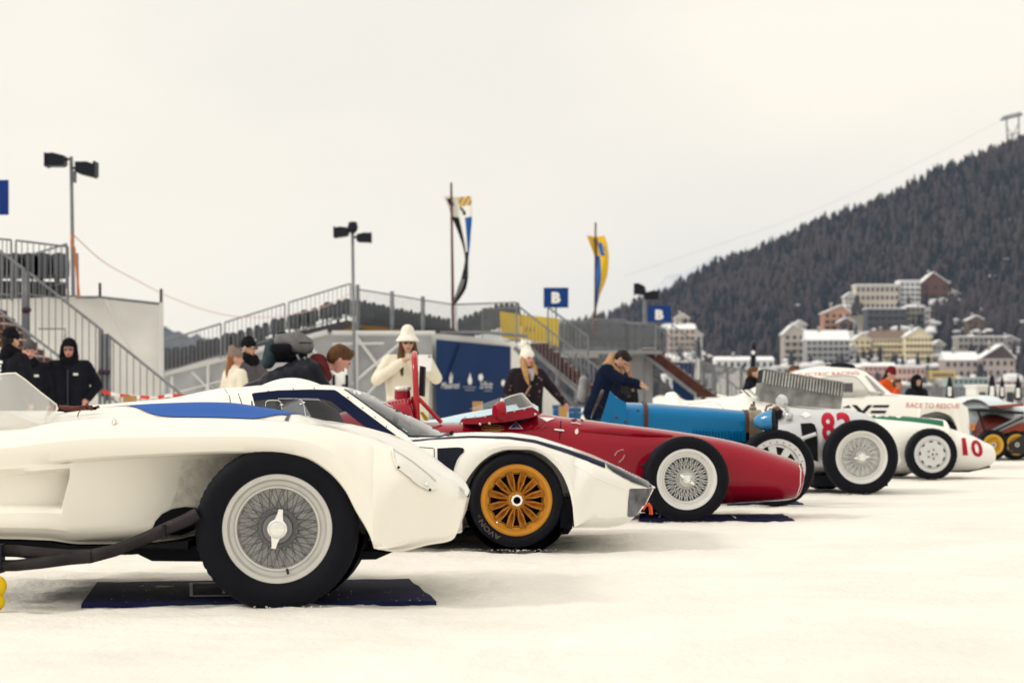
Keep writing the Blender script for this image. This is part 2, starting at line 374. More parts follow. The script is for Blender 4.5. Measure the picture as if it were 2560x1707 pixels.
matmat = mat('navy_mat_fabric', (.010, .013, .06), .75, vary=.3, vscale=12, bump=.2, bscale=150)

# crumbs of ice kicked up round the wheels and over the mats
cr_ = MB(); rc_ = random.Random(3)
def crumb(x, y, z, r): cr_.add([(x+r, y, z), (x, y+r, z), (x-r*.8, y, z), (x, y-r*.9, z), (x, y, z+r*.8), (x, y, z-r*.5)], [(0, 1, 4), (1, 2, 4), (2, 3, 4), (3, 0, 4), (1, 0, 5), (2, 1, 5), (3, 2, 5), (0, 3, 5)])
for px0, Y0 in ((693, 8.13), (1292, 11.34), (1718, 14.12), (1943, 16.26), (2155, 18.64), (2331, 22.43)):
    for q in range(50):
        a = rc_.gauss(0, .16); crumb(XW(px0, Y0)+a, Y0-.03+abs(rc_.gauss(0, .05))*rc_.choice((-1, 1)), .002, rc_.uniform(.002, .005))
for q in range(60): crumb(XW(rc_.uniform(215, 1070), 8.15), rc_.uniform(8.17, 9.2), .013, rc_.uniform(.001, .003))
tag(cr_.build('snow_crumbs', snow_m, None, 0), 'loose crumbs of ice scattered round the wheels', 'snow', None, 'stuff')
# ================================================================ cream sports racer with blue bonnet stripe (nearest)
Y = 8.13; Yc = Y+.80
car1 = thing('racing_car', 'cream sports racing car with blue bonnet stripe and wire wheel, nearest to the viewer', 'car', G(500, Yc))
crest = crv([(-120, 1090), (0, 1076), (61, 1070), (135, 1056), (261, 1045), (400, 1046), (514, 1047), (608, 1049), (735, 1056), (819, 1068), (903, 1088.6), (979, 1115), (1042, 1152), (1097, 1186, Y+.3), (1155, 1222, Y+.5), (1169.5, 1240, Y+.6)], Y+.15)
hoodc = crv([(-120, 1060), (0, 1050), (150, 1034), (261, 1020), (400, 1010), (514, 1007), (566, 1008), (650, 1019), (726, 1033), (820, 1058), (903, 1087), (979, 1118), (1042, 1155), (1097, 1188), (1150, 1221), (1161, 1241)], Yc)
edge = crv([(-120, 1172), (0, 1166), (65, 1161), (286, 1143), (449, 1135), (560, 1131), (608, 1131), (692, 1133), (760, 1144), (819, 1178), (861, 1224), (890, 1279), (915, 1321), (929, 1352), (934, 1372)], Y)
zbotf = crv([(-120, 1352), (0, 1353), (106, 1357), (184, 1368), (300, 1370), (400, 1364), (486, 1350), (930, 1378), (987, 1386), (1071, 1369), (1130, 1352, Y+.2), (1151, 1312, Y+.45), (1166, 1262, Y+.6), (1169.5, 1243, Y+.6)], Y)
insf = wcrv([(-120, 0), (65, 0), (140, .02), (200, .06), (350, .15), (480, .27), (560, .37), (604, .44), (931, .44), (934, 0), (1200, 0)], Y)
wff = wcrv([(-120, 1), (930, 1), (990, .975), (1042, .93), (1097, .85), (1130, .75), (1155, .55), (1169.5, .22)], Y)
xt = XW(1169.5, Y+.6); xa = XW(934, Y)
def in_scoop(x, z):
    px, py = PX((x, Y, z)); 
    rt = lerp(171, 152, min(max((py-1184)/82, 0), 1)); e = min((py-1176)/9, (1276-py)/11, (rt-px)/10)
    e = min(max(e, 0), 1); return e*e*(3-2*e)*.11*min(max((px+170)/330, 0), 1)
def sec1(x):
    zc, zh, zb = crest(x), hoodc(x), zbotf(x); ins = insf(x); wf = wff(x)
    if x <= xa: ze = edge(x)
    else:
        u = (x-xa)/(xt-xa); ze = lerp(zb+.03, lerp(zb, zc, .55), sstep(0, .35, u))
    ze = min(ze, zc-.02*(1-(x > xa)*.8)); zb = min(zb, ze-.004)
    if x > XW(604, Y) and x < xa: zb = min(zb, ZW(1350, Y))
    tuck = .10 if x < xa else lerp(.10, .02, sstep(xa, xt, x))
    pts = [(Yc, zb), (Y+ins+tuck+.12, zb), (Y+ins+tuck, zb+.004)]
    nn = 20
    for i in range(nn):
        t = i/(nn-1); z = lerp(zb+.012, ze-.012, t); rnd = tuck*max(0, 1-t*5)**2
        yy = Y+ins*(1-.25*max(0, (t-.6)/.4)**2)+rnd
        if x < XW(200, Y): yy += in_scoop(x, z)
        pts.append((yy, z))
    pts += [(Y+min(ins, .035), ze-.006), (Y+min(ins, .012), ze-.002), (Y, ze+.006), (Y-.014, lerp(ze, zc, .28)), (Y-.012, lerp(ze, zc, .5)), (Y+.02, lerp(ze, zc, .76)), (Y+.075, lerp(ze, zc, .94)), (Y+.15, zc), (Y+.24, lerp(zc, zh, .1)-.002), (Y+.36, lerp(zc, zh, .30)), (Y+.50, lerp(zc, zh, .72)), (Y+.62, lerp(zc, zh, .95)), (Yc, zh)]
    return [(Yc-(Yc-y)*wf, z) for y, z in pts]
xs = lin(XW(-120, Y), XW(145, Y), 30)+lin(XW(147, Y), XW(174, Y), 22)+lin(XW(178, Y), XW(600, Y), 66)+lin(XW(606, Y), XW(931, Y), 64)+[xa-.002, xa+.001]+lin(xa+.006, xt-.03, 34)+lin(xt-.024, xt, 8)
b1_ = loft('body', xs, sec1, white_p, car1, Yc, 32)
t1 = bvh(b1_)
# blue stripe down the bonnet, laid on the raised centre
V = []; F = []
sx = lin(XW(255, Yc), XW(735, Yc), 40)
for x in sx:
    u = (x-sx[0])/(sx[-1]-sx[0]); hw_ = .57*(.06+.94*sstep(0, .5, u))*(1-.55*sstep(.86, 1, u))
    s_ = sec1(x); s_ = s_+[(2*Yc-y, z) for y, z in s_[-2:-13:-1]]; yy = [p[0] for p in s_[-24:]]; zz = [p[1] for p in s_[-24:]]
    for k_ in range(13):
        y = Yc-hw_+2*hw_*k_/12; V.append((x, y, float(np.interp(y, yy, zz))+.004))
F = [(i*13+k, i*13+k+1, (i+1)*13+k+1, (i+1)*13+k) for i in range(39) for k in range(12)]
mesh_obj('bonnet_stripe', V, F, blue_p, car1, 60)
decal('stripe_front_edge', [(722, 1034), (728, 1036), (720, 1052), (710, 1052)], t1, navy_p, car1)
# wheel well, inner arch, underpan and sill shade panel
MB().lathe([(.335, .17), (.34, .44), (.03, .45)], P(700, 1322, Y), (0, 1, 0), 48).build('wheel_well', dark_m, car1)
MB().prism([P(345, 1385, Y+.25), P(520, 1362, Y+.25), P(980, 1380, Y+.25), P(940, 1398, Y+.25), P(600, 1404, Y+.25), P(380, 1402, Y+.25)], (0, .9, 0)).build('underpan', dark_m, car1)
MB().prism([P(-120, 1350, Y+.10), P(106, 1353, Y+.10), P(190, 1366, Y+.10), P(330, 1368, Y+.10), P(470, 1352, Y+.16), P(470, 1372, Y+.16), P(330, 1386, Y+.10), P(180, 1388, Y+.10), P(-120, 1384, Y+.10)], (0, 1.2, 0)).build('sill_shade_panel', dark_m, car1, 20)  # dark panel added as the shade between sill and exhaust pipes
decal('exhaust_opening', zo([(930, 1030), (950, 985), (990, 940), (1050, 910), (1130, 897), (1200, 902), (1215, 960), (1190, 1030), (1100, 1065), (1000, 1062)], 0, 900, 2.45), t1, dark_m, car1, .006)
# twin side pipes that merge
pp = lambda l, y: [P(0+a/2.45, 900+b/2.45, y) for a, b in l]
ex = MB(); ex.tube(pp([(1215, 940), (1130, 985), (1020, 1030), (900, 1085), (700, 1165), (560, 1200), (430, 1205)], Y-.02), [.028, .028, .026, .026, .026, .028, .031], 14)
ex.tube(pp([(560, 1196), (430, 1200), (250, 1185), (100, 1168), (-260, 1160)], Y-.012), [.026, .027, .026, .025, .025], 14)
ex.tube(pp([(560, 1204), (430, 1215), (250, 1240), (100, 1256), (-260, 1262)], Y-.035), [.026, .026, .025, .024, .024], 14)
ex.build('exhaust_pipe', exh_m, car1)
for a, y0, y1 in ((10, 1125, 1300), (1010, 1005, 1075)):
    cl = MB(); cl.obox(P(a/2.45, 900+(y0+y1)/2/2.45, Y-.03), (.006, 0, 0), (0, .035, 0), (0, 0, (y1-y0)/2/2.45/612)); cl.build('pipe_clamp', blk_m, car1)
# wrap-round perspex screen with mirror behind it
zs = lambda l, y: [P(a/2.45, 900+b/2.45, y) for a, b in l]
rows = []
prof_top = [(-700, 20), (-350, 70), (-60, 95), (40, 82), (95, 80), (150, 118), (250, 200), (345, 272), (352, 300)]
prof_bot = [(-700, 460), (-350, 452), (-60, 440), (60, 436), (150, 428), (220, 418), (280, 405), (325, 390), (332, 380)]
dep = [0, 0, 0, .0, .015, .05, .12, .30, .62]
V = []; nst = len(prof_top)
for i in range(nst):
    for q in range(7):
        v = q/6; a = prof_bot[i]; b = prof_top[i]; x = lerp(a[0], b[0], v); y = lerp(a[1], b[1], v)
        V.append(P(x/2.45, 900+y/2.45, Y+.10+.06*v+dep[i]*.8))
F = [(i*7+q, (i+1)*7+q, (i+1)*7+q+1, i*7+q+1) for i in range(nst-1) for q in range(6)]
ws = mesh_obj('windscreen', V, F, perspex_milky, car1, 60)
rm = MB(); rm.tube([V[i*7+6] for i in range(nst)], .004, 6); rm.tube([V[i*7]+Vector((0, -.003, 0)) for i in range(nst)], .005, 6); rm.build('screen_rim', white_p, ws)
mk = MB(); mk.prism(zs([(60, 228), (130, 225), (185, 275), (165, 272), (120, 242), (105, 250), (118, 300), (92, 300), (85, 250)], Y+.40), (0, .05, 0)); mk.ball(P(0, 985, Y+.45), .05, .5, .4, 1.2); mk.build('mirror', blk_m, car1)
cs = MB(); cs.prism(zs([(-700, 420), (-300, 330), (-60, 310), (60, 320), (150, 360), (250, 395), (-700, 470)], Y+.30), (0, 1.0, 0)); cs.build('cockpit_cowl', white_p, car1)
# bonnet strap with buckle, catch, headlamp cover
st = MB(); st.tube([P(a/2.45, 900+b/2.45, Y+.40) for a, b in [(358, 283), (400, 292), (450, 296), (500, 293), (540, 290), (590, 300)]], [.006, .011, .010, .010, .012, .004], 8)
st.tube([P(a/2.45, 900+b/2.45, Y+.38) for a, b in [(500, 300), (480, 325), (474, 355)]], .0022, 6)
for a, b in ((520, 296), (548, 288), (572, 297), (590, 290)): st.obox(P(a/2.45, 900+b/2.45, Y+.385), (.013, 0, .004), (0, .006, 0), (-.003, 0, .005))
st.build('bonnet_strap', mat('old_leather', (.13, .045, .04), .6, vary=.4, vscale=30), car1)
MB().tube([cast(t1, 285, y, .006) for y in (1046, 1052, 1058, 1063)], [.003, .004, .008, .004], 8).build('bonnet_catch', chrome_m, car1)
Z2 = lambda l: zo(l, 440, 900, 2.3757)
hl = decal('headlamp_cover', Z2([(1282, 533), (1305, 545), (1400, 610), (1500, 690), (1532, 722), (1545, 770), (1500, 775), (1440, 745), (1370, 690), (1312, 640)]), t1, mat('headlamp_perspex', (.78, .765, .71), .12, coat=1., spec=.8), car1, .008)
seam('lamp_cover_edge', Z2([(1282, 533), (1400, 612), (1500, 693), (1535, 726)]), t1, mat('perspex_edge', (.62, .62, .62), .2), hl, .0035, 6, .010)
seam('lamp_cover_edge', Z2([(1282, 533), (1290, 590), (1312, 640), (1370, 690), (1440, 742), (1500, 772)]), t1, white_p, hl, .0025, 6, .009)
for q in ((1320, 643), (1500, 770)): MB().ball(cast(t1, 440+q[0]/2.3757, 900+q[1]/2.3757, .010), .006).build('screw', blk_m, hl)
MB().ball(cast(t1, 440+1480/2.3757, 900+742/2.3757, .008), .010).build('screw', chrome_m, hl)
seam('lower_vent_lip', Z2([(1180, 1118), (1250, 1112), (1330, 1095), (1380, 1078)]), t1, white_p, car1, .006, 6, .0)
dm = bpy.data.materials.new('road_dirt'); dm.use_nodes = True; dt = dm.node_tree; db = dt.nodes['Principled BSDF']; db.inputs['Base Color'].default_value = (.20, .155, .115, 1); db.inputs['Roughness'].default_value = .9
dn_ = dt.nodes.new('ShaderNodeTexNoise'); dn_.inputs['Scale'].default_value = 22; dn_.inputs['Detail'].default_value = 9; dn_.inputs['Roughness'].default_value = .7; dcr = dt.nodes.new('ShaderNodeValToRGB'); dcr.color_ramp.elements[0].position = .40; dcr.color_ramp.elements[1].position = .80; dcr.color_ramp.elements[1].color = (.38, .38, .38, 1)
dtc = dt.nodes.new('ShaderNodeTexCoord'); dt.links.new(dtc.outputs['Object'], dn_.inputs[0]); dt.links.new(dn_.outputs[0], dcr.inputs[0]); dt.links.new(dcr.outputs[0], db.inputs['Alpha'])
decal('road_dirt', [(455, 1150), (560, 1140), (600, 1145), (600, 1200), (520, 1300), (500, 1345), (440, 1352), (400, 1350), (410, 1300), (440, 1230)], t1, dm, car1, .003, 14)
decal('road_dirt', [(905, 1330), (925, 1352), (940, 1378), (985, 1382), (960, 1372), (948, 1352), (940, 1360)], t1, dm, car1, .003, 8)
wh1 = wire_wheel(car1, P(693, 1322, Y), .336, .216, .165, ear_ang=79, hubr=.060, nsp=20, spr=.0020, capr=.040)
MB().tube([P(718, 1422, Y+.01), P(720, 1434, Y-.002)], .006, 8).build('valve', mat('valve_brown', (.06, .02, .015), .5), wh1)
far_wheel(wh1, car1, 1.28)
mat_thing([(203, 1514), (1091, 1505), (1023, 1451), (243, 1458)], 'navy floor mat with white printed frame under the cream car wheel',
  [[(474, 1464), (482, 1463.6), (482, 1498), (474, 1498)], [(482, 1463.4), (560, 1462), (560, 1464), (482, 1465)], [(482, 1496), (640, 1494), (640, 1496.4), (482, 1498.4)], [(556, 1484), (563, 1484), (563, 1491), (556, 1491)], [(790, 1496), (800, 1479), (804, 1479), (824, 1494), (816, 1494), (806, 1484)]])
ck = thing('wheel_chock', 'yellow rounded wheel chock at the left edge below the exhaust pipes', 'chock', G(-8, 8.0))
cb = MB(); cb.ball(P(-8, 1465, 8.0), .040, 1, 1.2, 1.1, 16, 10); cb.ball(P(-10, 1505, 7.98), .036, 1, 1.3, 1.0, 16, 10); cb.tube([P(-8, 1475, 8.), P(-8, 1500, 8.)], .028, 12)
cb.build('chock_block', mat('yellow_plastic', (.78, .52, .01), .35), ck)
# ================================================================ white closed racing coupe with gold wheels
Y = 11.34; Yc = Y+.90
car2 = thing('racing_coupe', 'low white closed racing coupe with gold wheels and dark blue edging', 'car', G(1000, Yc))
Z3 = lambda l: zo(l, 900, 940, 3.095)
Z6 = lambda l: zo(l, 600, 940, 4.2)
crest = crv([(180, 1020), (216, 1014), (340, 1010), (440, 1040), (600, 1090), (900, 1098), (1032, 1100), (1094, 1093.5), (1174, 1088.6), (1271, 1090), (1336, 1098), (1401, 1116), (1465, 1137), (1514, 1155), (1562, 1177.5), (1611, 1202, Y+.25), (1636.7, 1216, Y+.35)], Y+.12)
edge = crv([(180, 1200), (1100, 1240), (1150, 1228), (1157, 1218), (1174.6, 1188.8), (1207, 1151.6), (1239, 1132), (1271.6, 1124), (1320, 1124), (1352, 1134), (1384.7, 1159.7), (1407, 1188.8), (1423, 1227.6), (1431, 1260), (1434.5, 1300)], Y)
zb2 = crv([(180, 1250), (300, 1330), (1150, 1335), (1157, 1330), (1433, 1322), (1514, 1323), (1562, 1315), (1591, 1295), (1607, 1269, Y+.2), (1627, 1237, Y+.3), (1636.7, 1218, Y+.35)], Y)
ins2 = wcrv([(180, 0), (1157, 0), (1159, .36), (1433, .36), (1435, 0), (1700, 0)], Y)
wf2 = wcrv([(180, .8), (300, 1), (1435, 1), (1500, .985), (1560, .95), (1600, .88), (1625, .78), (1637, .66)], Y)
xt2 = XW(1636.7, Y+.35); xa2 = XW(1435, Y)
def sec2(x):
    zc, zb = crest(x), zb2(x); ins = ins2(x); wf = wf2(x)
    ze = edge(x) if x <= xa2 else lerp(zb+.03, lerp(zb, zc, .62), sstep(xa2, xa2+.12, x))
    ze = min(ze, zc-.01); zb = min(zb, ze-.002); zm = zc-.035*(1-sstep(XW(1300, Y), xt2, x))
    tk = lerp(.07, .01, sstep(XW(1560, Y), xt2, x))
    p = [(Yc, zb), (Y+ins+tk+.1, zb), (Y+ins+tk, zb+.002)]
    for i in range(9):
        t = i/8; p.append((Y+ins+tk*max(0, 1-t*3.2)**2, lerp(zb+.01, ze-.008, t)))
    p += [(Y+min(ins, .03), ze-.004), (Y, ze+.003), (Y-.012, lerp(ze, zc, .3)), (Y-.006, lerp(ze, zc, .6)), (Y+.022, lerp(ze, zc, .86)), (Y+.06, lerp(ze, zc, .97)), (Y+.12, zc), (Y+.22, lerp(zc, zm, .3)), (Y+.40, zm), (Y+.65, zm+.004), (Yc, zm+.01)]
    return [(Yc-(Yc-y)*wf, z) for y, z in p]
xs = lin(XW(180, Y), XW(1140, Y), 60)+lin(XW(1150, Y), XW(1432, Y), 56)+[xa2-.003, xa2+.001]+lin(xa2+.01, xt2-.02, 40)+lin(xt2-.015, xt2, 6)
b2_ = loft('body', xs, sec2, white2_p, car2, Yc, 32)
# cabin with rear deck and bubble
roof = crv([(180, 1016), (216, 1013), (300, 1008), (340, 1004), (440, 995), (524, 977), (566, 969.5), (624, 966), (660, 963), (719, 961), (778, 961), (838, 963), (886, 973), (933, 991), (981, 1016), (1028.6, 1042), (1076, 1066), (1119, 1086), (1130, 1092)], Yc)
zside = crv([(180, 1022), (216, 1019), (340, 1012), (440, 1002), (524, 990), (600, 981), (640, 977), (780, 972), (838, 973), (852, 976), (880, 993), (898, 1004), (940, 1032), (990, 1068), (1026, 1094), (1130, 1098)], Y+.30)
base2 = lambda x: crest(x)-.015
def secc(x):
    zr, zsd = roof(x), zside(x); zl = min(ZW(1102, Y+.12), zsd-.004); zr = max(zr, zsd+.002)
    k = min(1., max(0., (zsd-zl)/.25)); yl = Y+.15; yt = yl+.20*k
    p = [(Yc, zl-.03), (yl+.02, zl-.03)]+[(lerp(yl, yt, t), lerp(zl, zsd, t)) for t in lin(0, .94, 14)]
    p += [(yt+.012, zsd+.004), (yt+.05, lerp(zsd, zr, .32)), (yt+.13, lerp(zsd, zr, .62)), (yt+.24, lerp(zsd, zr, .85)), (yt+.36, lerp(zsd, zr, .96)), (Yc, zr)]
    return p
wpoly = Z6([(128, 192), (150, 185), (400, 158), (750, 148), (990, 153), (1030, 175), (1640, 628), (1300, 628), (100, 628), (100, 400)])
spoly = Z6([(1100, 143), (1150, 140), (1250, 150), (1420, 225), (1600, 320), (1800, 430), (2000, 530), (2165, 612), (2090, 636), (1790, 634), (1700, 570), (1250, 250)])
def skipc(c):
    q = Vector(c)
    if q.y > Yc: q.y = 2*Yc-q.y
    px, py = PX(q)
    if inpoly(px, py, wpoly) and q.y < Y+.45: return True
    return px > 905 and q.z > ZW(1090, q.y) and q.y > Y+.19 and (px-862)/(1024-862) > (py-974)/(1090-974)*1.0+.02
xs = lin(XW(180, Y), XW(600, Y), 30)+lin(XW(606, Y), XW(1125, Y), 110)
cb_ = loft('cabin', xs, secc, white2_p, car2, Yc, 32, True, skipc)
full = loft('tmp', xs, secc, white2_p, car2, Yc, 32)
t2 = bvh(b2_, full); tf = bvh(full)
bub = MB(); V = []; F = []
for i in range(25):
    u = i/24; px = lerp(648, 806, u); h = max(0, math.sin(math.pi*u))**.9*.048+.0
    for j in range(17):
        v = -1+2*j/16; y = Yc+.02+v*.25; x = XW(px, Yc); zz = roof(x)-.006-.03*v*v+h*(1-v*v)
        V.append((x, y, zz))
F = [(i*17+j, i*17+j+1, (i+1)*17+j+1, (i+1)*17+j) for i in range(24) for j in range(16)]
mesh_obj('roof_bubble', V, F, white2_p, car2, 60)
sg = decal('side_window', wpoly[:-2]+[(636, 1089), (636, 1010)], tf, side_glass, car2, .002, 14)
wb_in = Z6([(300, 262), (420, 240), (560, 232), (860, 238), (960, 262), (1100, 390), (1260, 520), (1400, 600), (1300, 622)])
inner = Z6([(160, 258), (280, 243), (420, 238), (700, 236), (870, 250), (960, 262), (1040, 318), (1160, 440), (1370, 600), (1200, 600), (160, 600)])
outer = wpoly[:7]+[wpoly[7], (636, 1089)]
def band(name, A, B, t, m, par, off, k=8):
    V = []; rows = []
    for a, b in zip(A, B):
        r = [cast(t, lerp(a[0], b[0], j/k), lerp(a[1], b[1], j/k), off) for j in range(k+1)]
        if all(q is not None for q in r): rows.append(r)
    V = [v for r in rows for v in r]; return mesh_obj(name, V, [(i*(k+1)+j, (i+1)*(k+1)+j, (i+1)*(k+1)+j+1, i*(k+1)+j+1) for i in range(len(rows)-1) for j in range(k)], m, par, 60)
def dens(l, n):
    d = [0.]
    for a, b in zip(l[:-1], l[1:]): d.append(d[-1]+math.hypot(b[0]-a[0], b[1]-a[1]))
    return [(float(np.interp(t, d, [p[0] for p in l])), float(np.interp(t, d, [p[1] for p in l]))) for t in lin(0, d[-1], n)]
band('tinted_border', dens(Z6([(128, 290), (128, 192), (150, 183), (400, 156), (750, 146), (990, 151), (1030, 173), (1645, 630)]), 70), dens(Z6([(150, 290), (155, 262), (280, 246), (420, 240), (700, 236), (900, 245), (960, 262), (1420, 618)]), 70), tf, mat('navy_window_band', (.003, .008, .036), .55, spec=.12), sg, .006)
seam('window_frame', Z6([(150, 316), (118, 192), (150, 180), (400, 153), (750, 143), (995, 148), (1035, 170), (1660, 634), (1290, 634)]), tf, white2_p, sg, .006, 8, .003)
for q in ((300, 170), (560, 148), (780, 140), (1130, 235), (1290, 345), (1420, 440), (1540, 540), (1330, 634), (1490, 636)):
    h = cast(tf, *Z6([q])[0], .010)
    if h: MB().ball(h, .004, 1, 1, 1, 6, 4).build('rivet', blk_m, sg)
sl_ = MB(); 
for l in ([(270, 330), (275, 275), (300, 262), (410, 262), (430, 285), (440, 355)], [(640, 250), (670, 300), (690, 420), (705, 470)], [(640, 250), (600, 242), (400, 244)]):
    q = [cast(tf, *p, .008) for p in dens(Z6(l), 14)]; sl_.tube([x for x in q if x], .0022, 5)
for q in ((440, 315), (670, 290), (640, 305), (715, 440), (690, 462), (720, 465)):
    sl_.ball(cast(tf, *Z6([q])[0], .012), .008, 1.4, 1, .8, 8, 6)
sl_.build('sliding_pane_frame', chrome_m, sg)
wsn = decal('windscreen', spoly, tf, screen_glass, car2, .003, 14)
seam('screen_seal', Z6([(1100, 143), (1250, 250), (1700, 572), (1785, 634), (2090, 638), (2165, 615)]), tf, navy_p, wsn, .005, 8, .002)
# the cabin's inside: tub, seat, dash, wheel
tub = MB(); tub.box((XW(640, Yc), Y+.35, .22), (XW(1090, Yc), Y+1.45, ZW(1100, Yc))); tub.build('cockpit_tub', blk_m, car2)
stt = MB(); stt.obox(P(830, 1065, Yc), (.06, 0, -.03), (0, .5, 0), (-.07, 0, .13)); stt.build('seats', mat('grey_seat', (.05, .05, .06), .7), car2)
MB().tube([P(985, 1068, Y+.62)+Vector((.02*math.sin(a), .15*math.cos(a), .10*math.sin(a))) for a in lin(0, 2*math.pi, 20)], .010, 6).build('steering_wheel', blk_m, car2)
bpy.data.objects.remove(full); W0.pop("tmp")
# side features
decal('side_vent', Z3([(598, 560), (700, 554), (760, 552), (795, 556), (806, 568), (803, 590), (775, 615), (750, 650), (730, 710), (718, 765), (602, 762)]), t2, mat('black_vent', (.008, .010, .02), .35), car2, .004, 8)
cp = [(405, 497, 11), (600, 479, 11), (850, 465, 12), (1150, 471, 16), (1350, 496, 22), (1550, 551, 30), (1750, 617, 38), (1895, 672, 42)]; cr = Z3([(x, y) for x, y, w_ in cp]); lo = Z3([(x, y+w_) for x, y, w_ in cp])
band('edging_stripe', dens(cr, 60), dens(lo, 60), t2, navy_p, car2, .004)
decal('headlamp', Z3([(x, y+15) for x, y in [(1893, 640), (1925, 650), (2000, 686), (2090, 734), (2180, 790), (2240, 826), (2262, 843), (2230, 850), (2120, 812), (2040, 775), (1960, 730), (1915, 695)]]), t2, mat('dark_lamp_glass', (.012, .012, .025), .08, coat=.6), car2, .006, 6)
decal('chin_duct', Z3([(2085, 872), (2100, 868), (2262, 868), (2225, 945), (2190, 1020), (2150, 1085), (2075, 1086), (2068, 1075), (2074, 960)]), t2, mat('scuffed_grey', (.15, .15, .165), .5, metal=.4, vary=.7, vscale=9), car2, .003, 8)
seam('panel_gap', Z3([(395, 490), (410, 525), (428, 548), (560, 556), (574, 562), (574, 745)]), t2, dark_m, car2, .0022)
seam('crease', Z3([(1630, 672), (1780, 755), (1900, 820), (2040, 875)]), t2, white2_p, car2, .006, 10, -.003)
seam('panel_gap', Z2([(375, 180), (370, 200), (395, 270)]), tf, dark_m, car2, .002)
seam('panel_gap', Z2([(290, 175), (318, 215), (325, 260)]), tf, dark_m, car2, .002)
for q in ((690, 435), (712, 450), (735, 438), (700, 455)): cl2 = MB(); cl2.obox(cast(t2, *Z3([q])[0], .012), (.010, 0, .004), (0, .012, 0), (-.003, 0, .010)); cl2.n and cl2.build('bonnet_clip', blk_m, car2)
wp = MB()
for o_ in ((0, 0), (35, 6)): wp.tube([P(*q, Yc-.2) for q in Z2([(165+o_[0]*2, 190), (190+o_[0]*2, 155), (215+o_[0]*2, 155), (232+o_[0]*1.5, 200)])], .0018, 5)
wp.build('hose', mat('pale_hose', (.5, .5, .5), .3), car2)
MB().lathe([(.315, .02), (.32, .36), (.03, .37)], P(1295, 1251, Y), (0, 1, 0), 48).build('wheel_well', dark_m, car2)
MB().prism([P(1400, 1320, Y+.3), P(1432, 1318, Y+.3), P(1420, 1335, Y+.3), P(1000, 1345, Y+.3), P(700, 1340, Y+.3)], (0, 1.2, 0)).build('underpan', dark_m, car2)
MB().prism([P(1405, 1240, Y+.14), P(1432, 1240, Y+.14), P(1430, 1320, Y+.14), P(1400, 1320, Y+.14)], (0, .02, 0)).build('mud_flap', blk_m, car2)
# gold pierced wheel
def gold_wheel(car, c, R, Rr, wd, let=True, gm_=None):
    gold_m = gm_ or MATS['gold_wheel_paint']
    w = node('wheel', c, car); c = Vector(c); tyre(R, Rr, wd, c, w, tread=False, bulge=.008); e = .015
    ring([(Rr+.006, e+.02), (Rr+.008, e), (Rr-.002, e-.005), (Rr-.016, e-.003), (Rr-.02, e+.006), (Rr-.024, e+.006), (Rr-.028, e+.012), (Rr-.040, e+.018), (Rr-.044, e+.03), (Rr-.05, e+.034), (Rr-.052, e+.05), (Rr-.03, wd*.5), (Rr, wd*.9)], c, gold_m, 'rim', w, 80)
    n = 12; ro, ri = Rr-.045, .046; A = lambda r, t, y: c+Vector((r*math.cos(t), y, r*math.sin(t)))
    cn = [(ri, .030), (.07, .036), (.094, .034), (ro+.006, .024)]          # dished centre: radius, depth
    for k in range(n):
        t0 = rad(90)+2*math.pi*(k+.5)/n; h = math.pi/n; sp = MB()
        V = []; wd_ = [1, 1, .80, .46]; tt = [0, 0, 0, 0]
        for (r, y), q in zip(cn, wd_):
            for u in (-1, -.5, 0, .5, 1): V.append(A(r, t0+u*h*q, y+(.010 if abs(u) == 1 else -.004 if abs(u) == .5 else .006)*(r < ro)))
        V += [v+Vector((0, .014, 0)) for v in V]; F = [(i*5+j, i*5+j+1, (i+1)*5+j+1, (i+1)*5+j) for i in range(3) for j in range(4)]
        F += [(20+i*5+j, 20+i*5+j+1, 20+(i+1)*5+j+1, 20+(i+1)*5+j) for i in range(3) for j in range(4)]
        F += [(i*5+j, (i+1)*5+j, 20+(i+1)*5+j, 20+i*5+j) for i in range(3) for j in (0, 4)]
        sp.add(V, F)
        for sg_ in (1, -1):
            sp.tube([A(ri, t0+sg_*h*.30, .024), A(.075, t0+sg_*h*.32, .026), A(.10, t0+sg_*h*.54, .022), A(ro+.003, t0+sg_*h*.40, .016)], .0042, 6)
        sp.build('spoke', gm_ or mat('gold_spoke_paint', (.46, .175, .025), .4, metal=.35, vary=.35, vscale=30), w, 25)
    MB().lathe([(.06, .05), (ri+.006, .030), (ri-.004, .018), (.03, .016)], c, (0, 1, 0), 40).build('hub', gold_m, w)
    MB().lathe([(.001, .08), (ro+.01, .08)], c, (0, 1, 0), 40).build('backing', dark_m, w)
    MB().lathe([(.022, .03), (.022, -.012), (.034, -.012), (.040, -.004), (.042, .02)], c, (0, 1, 0), 8).build('centre_nut', chrome_m, w, 20)
    MB().lathe([(.001, .028), (.022, .028)], c, (0, 1, 0), 24).build('axle_bore', dark_m, w)
    MB().ball(A(Rr-.03, rad(228), .0), .008).build('valve', chrome_m, w)
    # lettering pressed into the side wall
    for s, a0, a1, r0, r1, bo in () if not let else (('AVON', 246, 208, R-.050, R-.022, .02), ('SR', 205, 200, R-.046, R-.032, 0.)):
        V, F = text_mesh(s, .3, bo); yb = wd/2-(wd/2+.0085)
        mesh_obj('tyre_lettering', [A(lerp(r0, r1, v), rad(lerp(a0, a1, u)), -.0095+.003*abs(v-.4)) for u, v in V], F, mat('tyre_letter_print', (.10, .085, .075), .6), w, 0)
    w.rotation_euler = (0, 0, YAW); return w
wh2 = gold_wheel(car2, P(1292, 1250, Y), .272, .198, .20)
far_wheel(wh2, car2, 1.55); r2 = copy_tree(wh2, Vector(wh2.location)+Vector((-2.41, 0, 0)), car2); far_wheel(r2, car2, 1.55)
hk = thing('tow_hook', 'small orange hook hanging below the nose of the white coupe', 'hook', P(1622, 1284, 12.9))
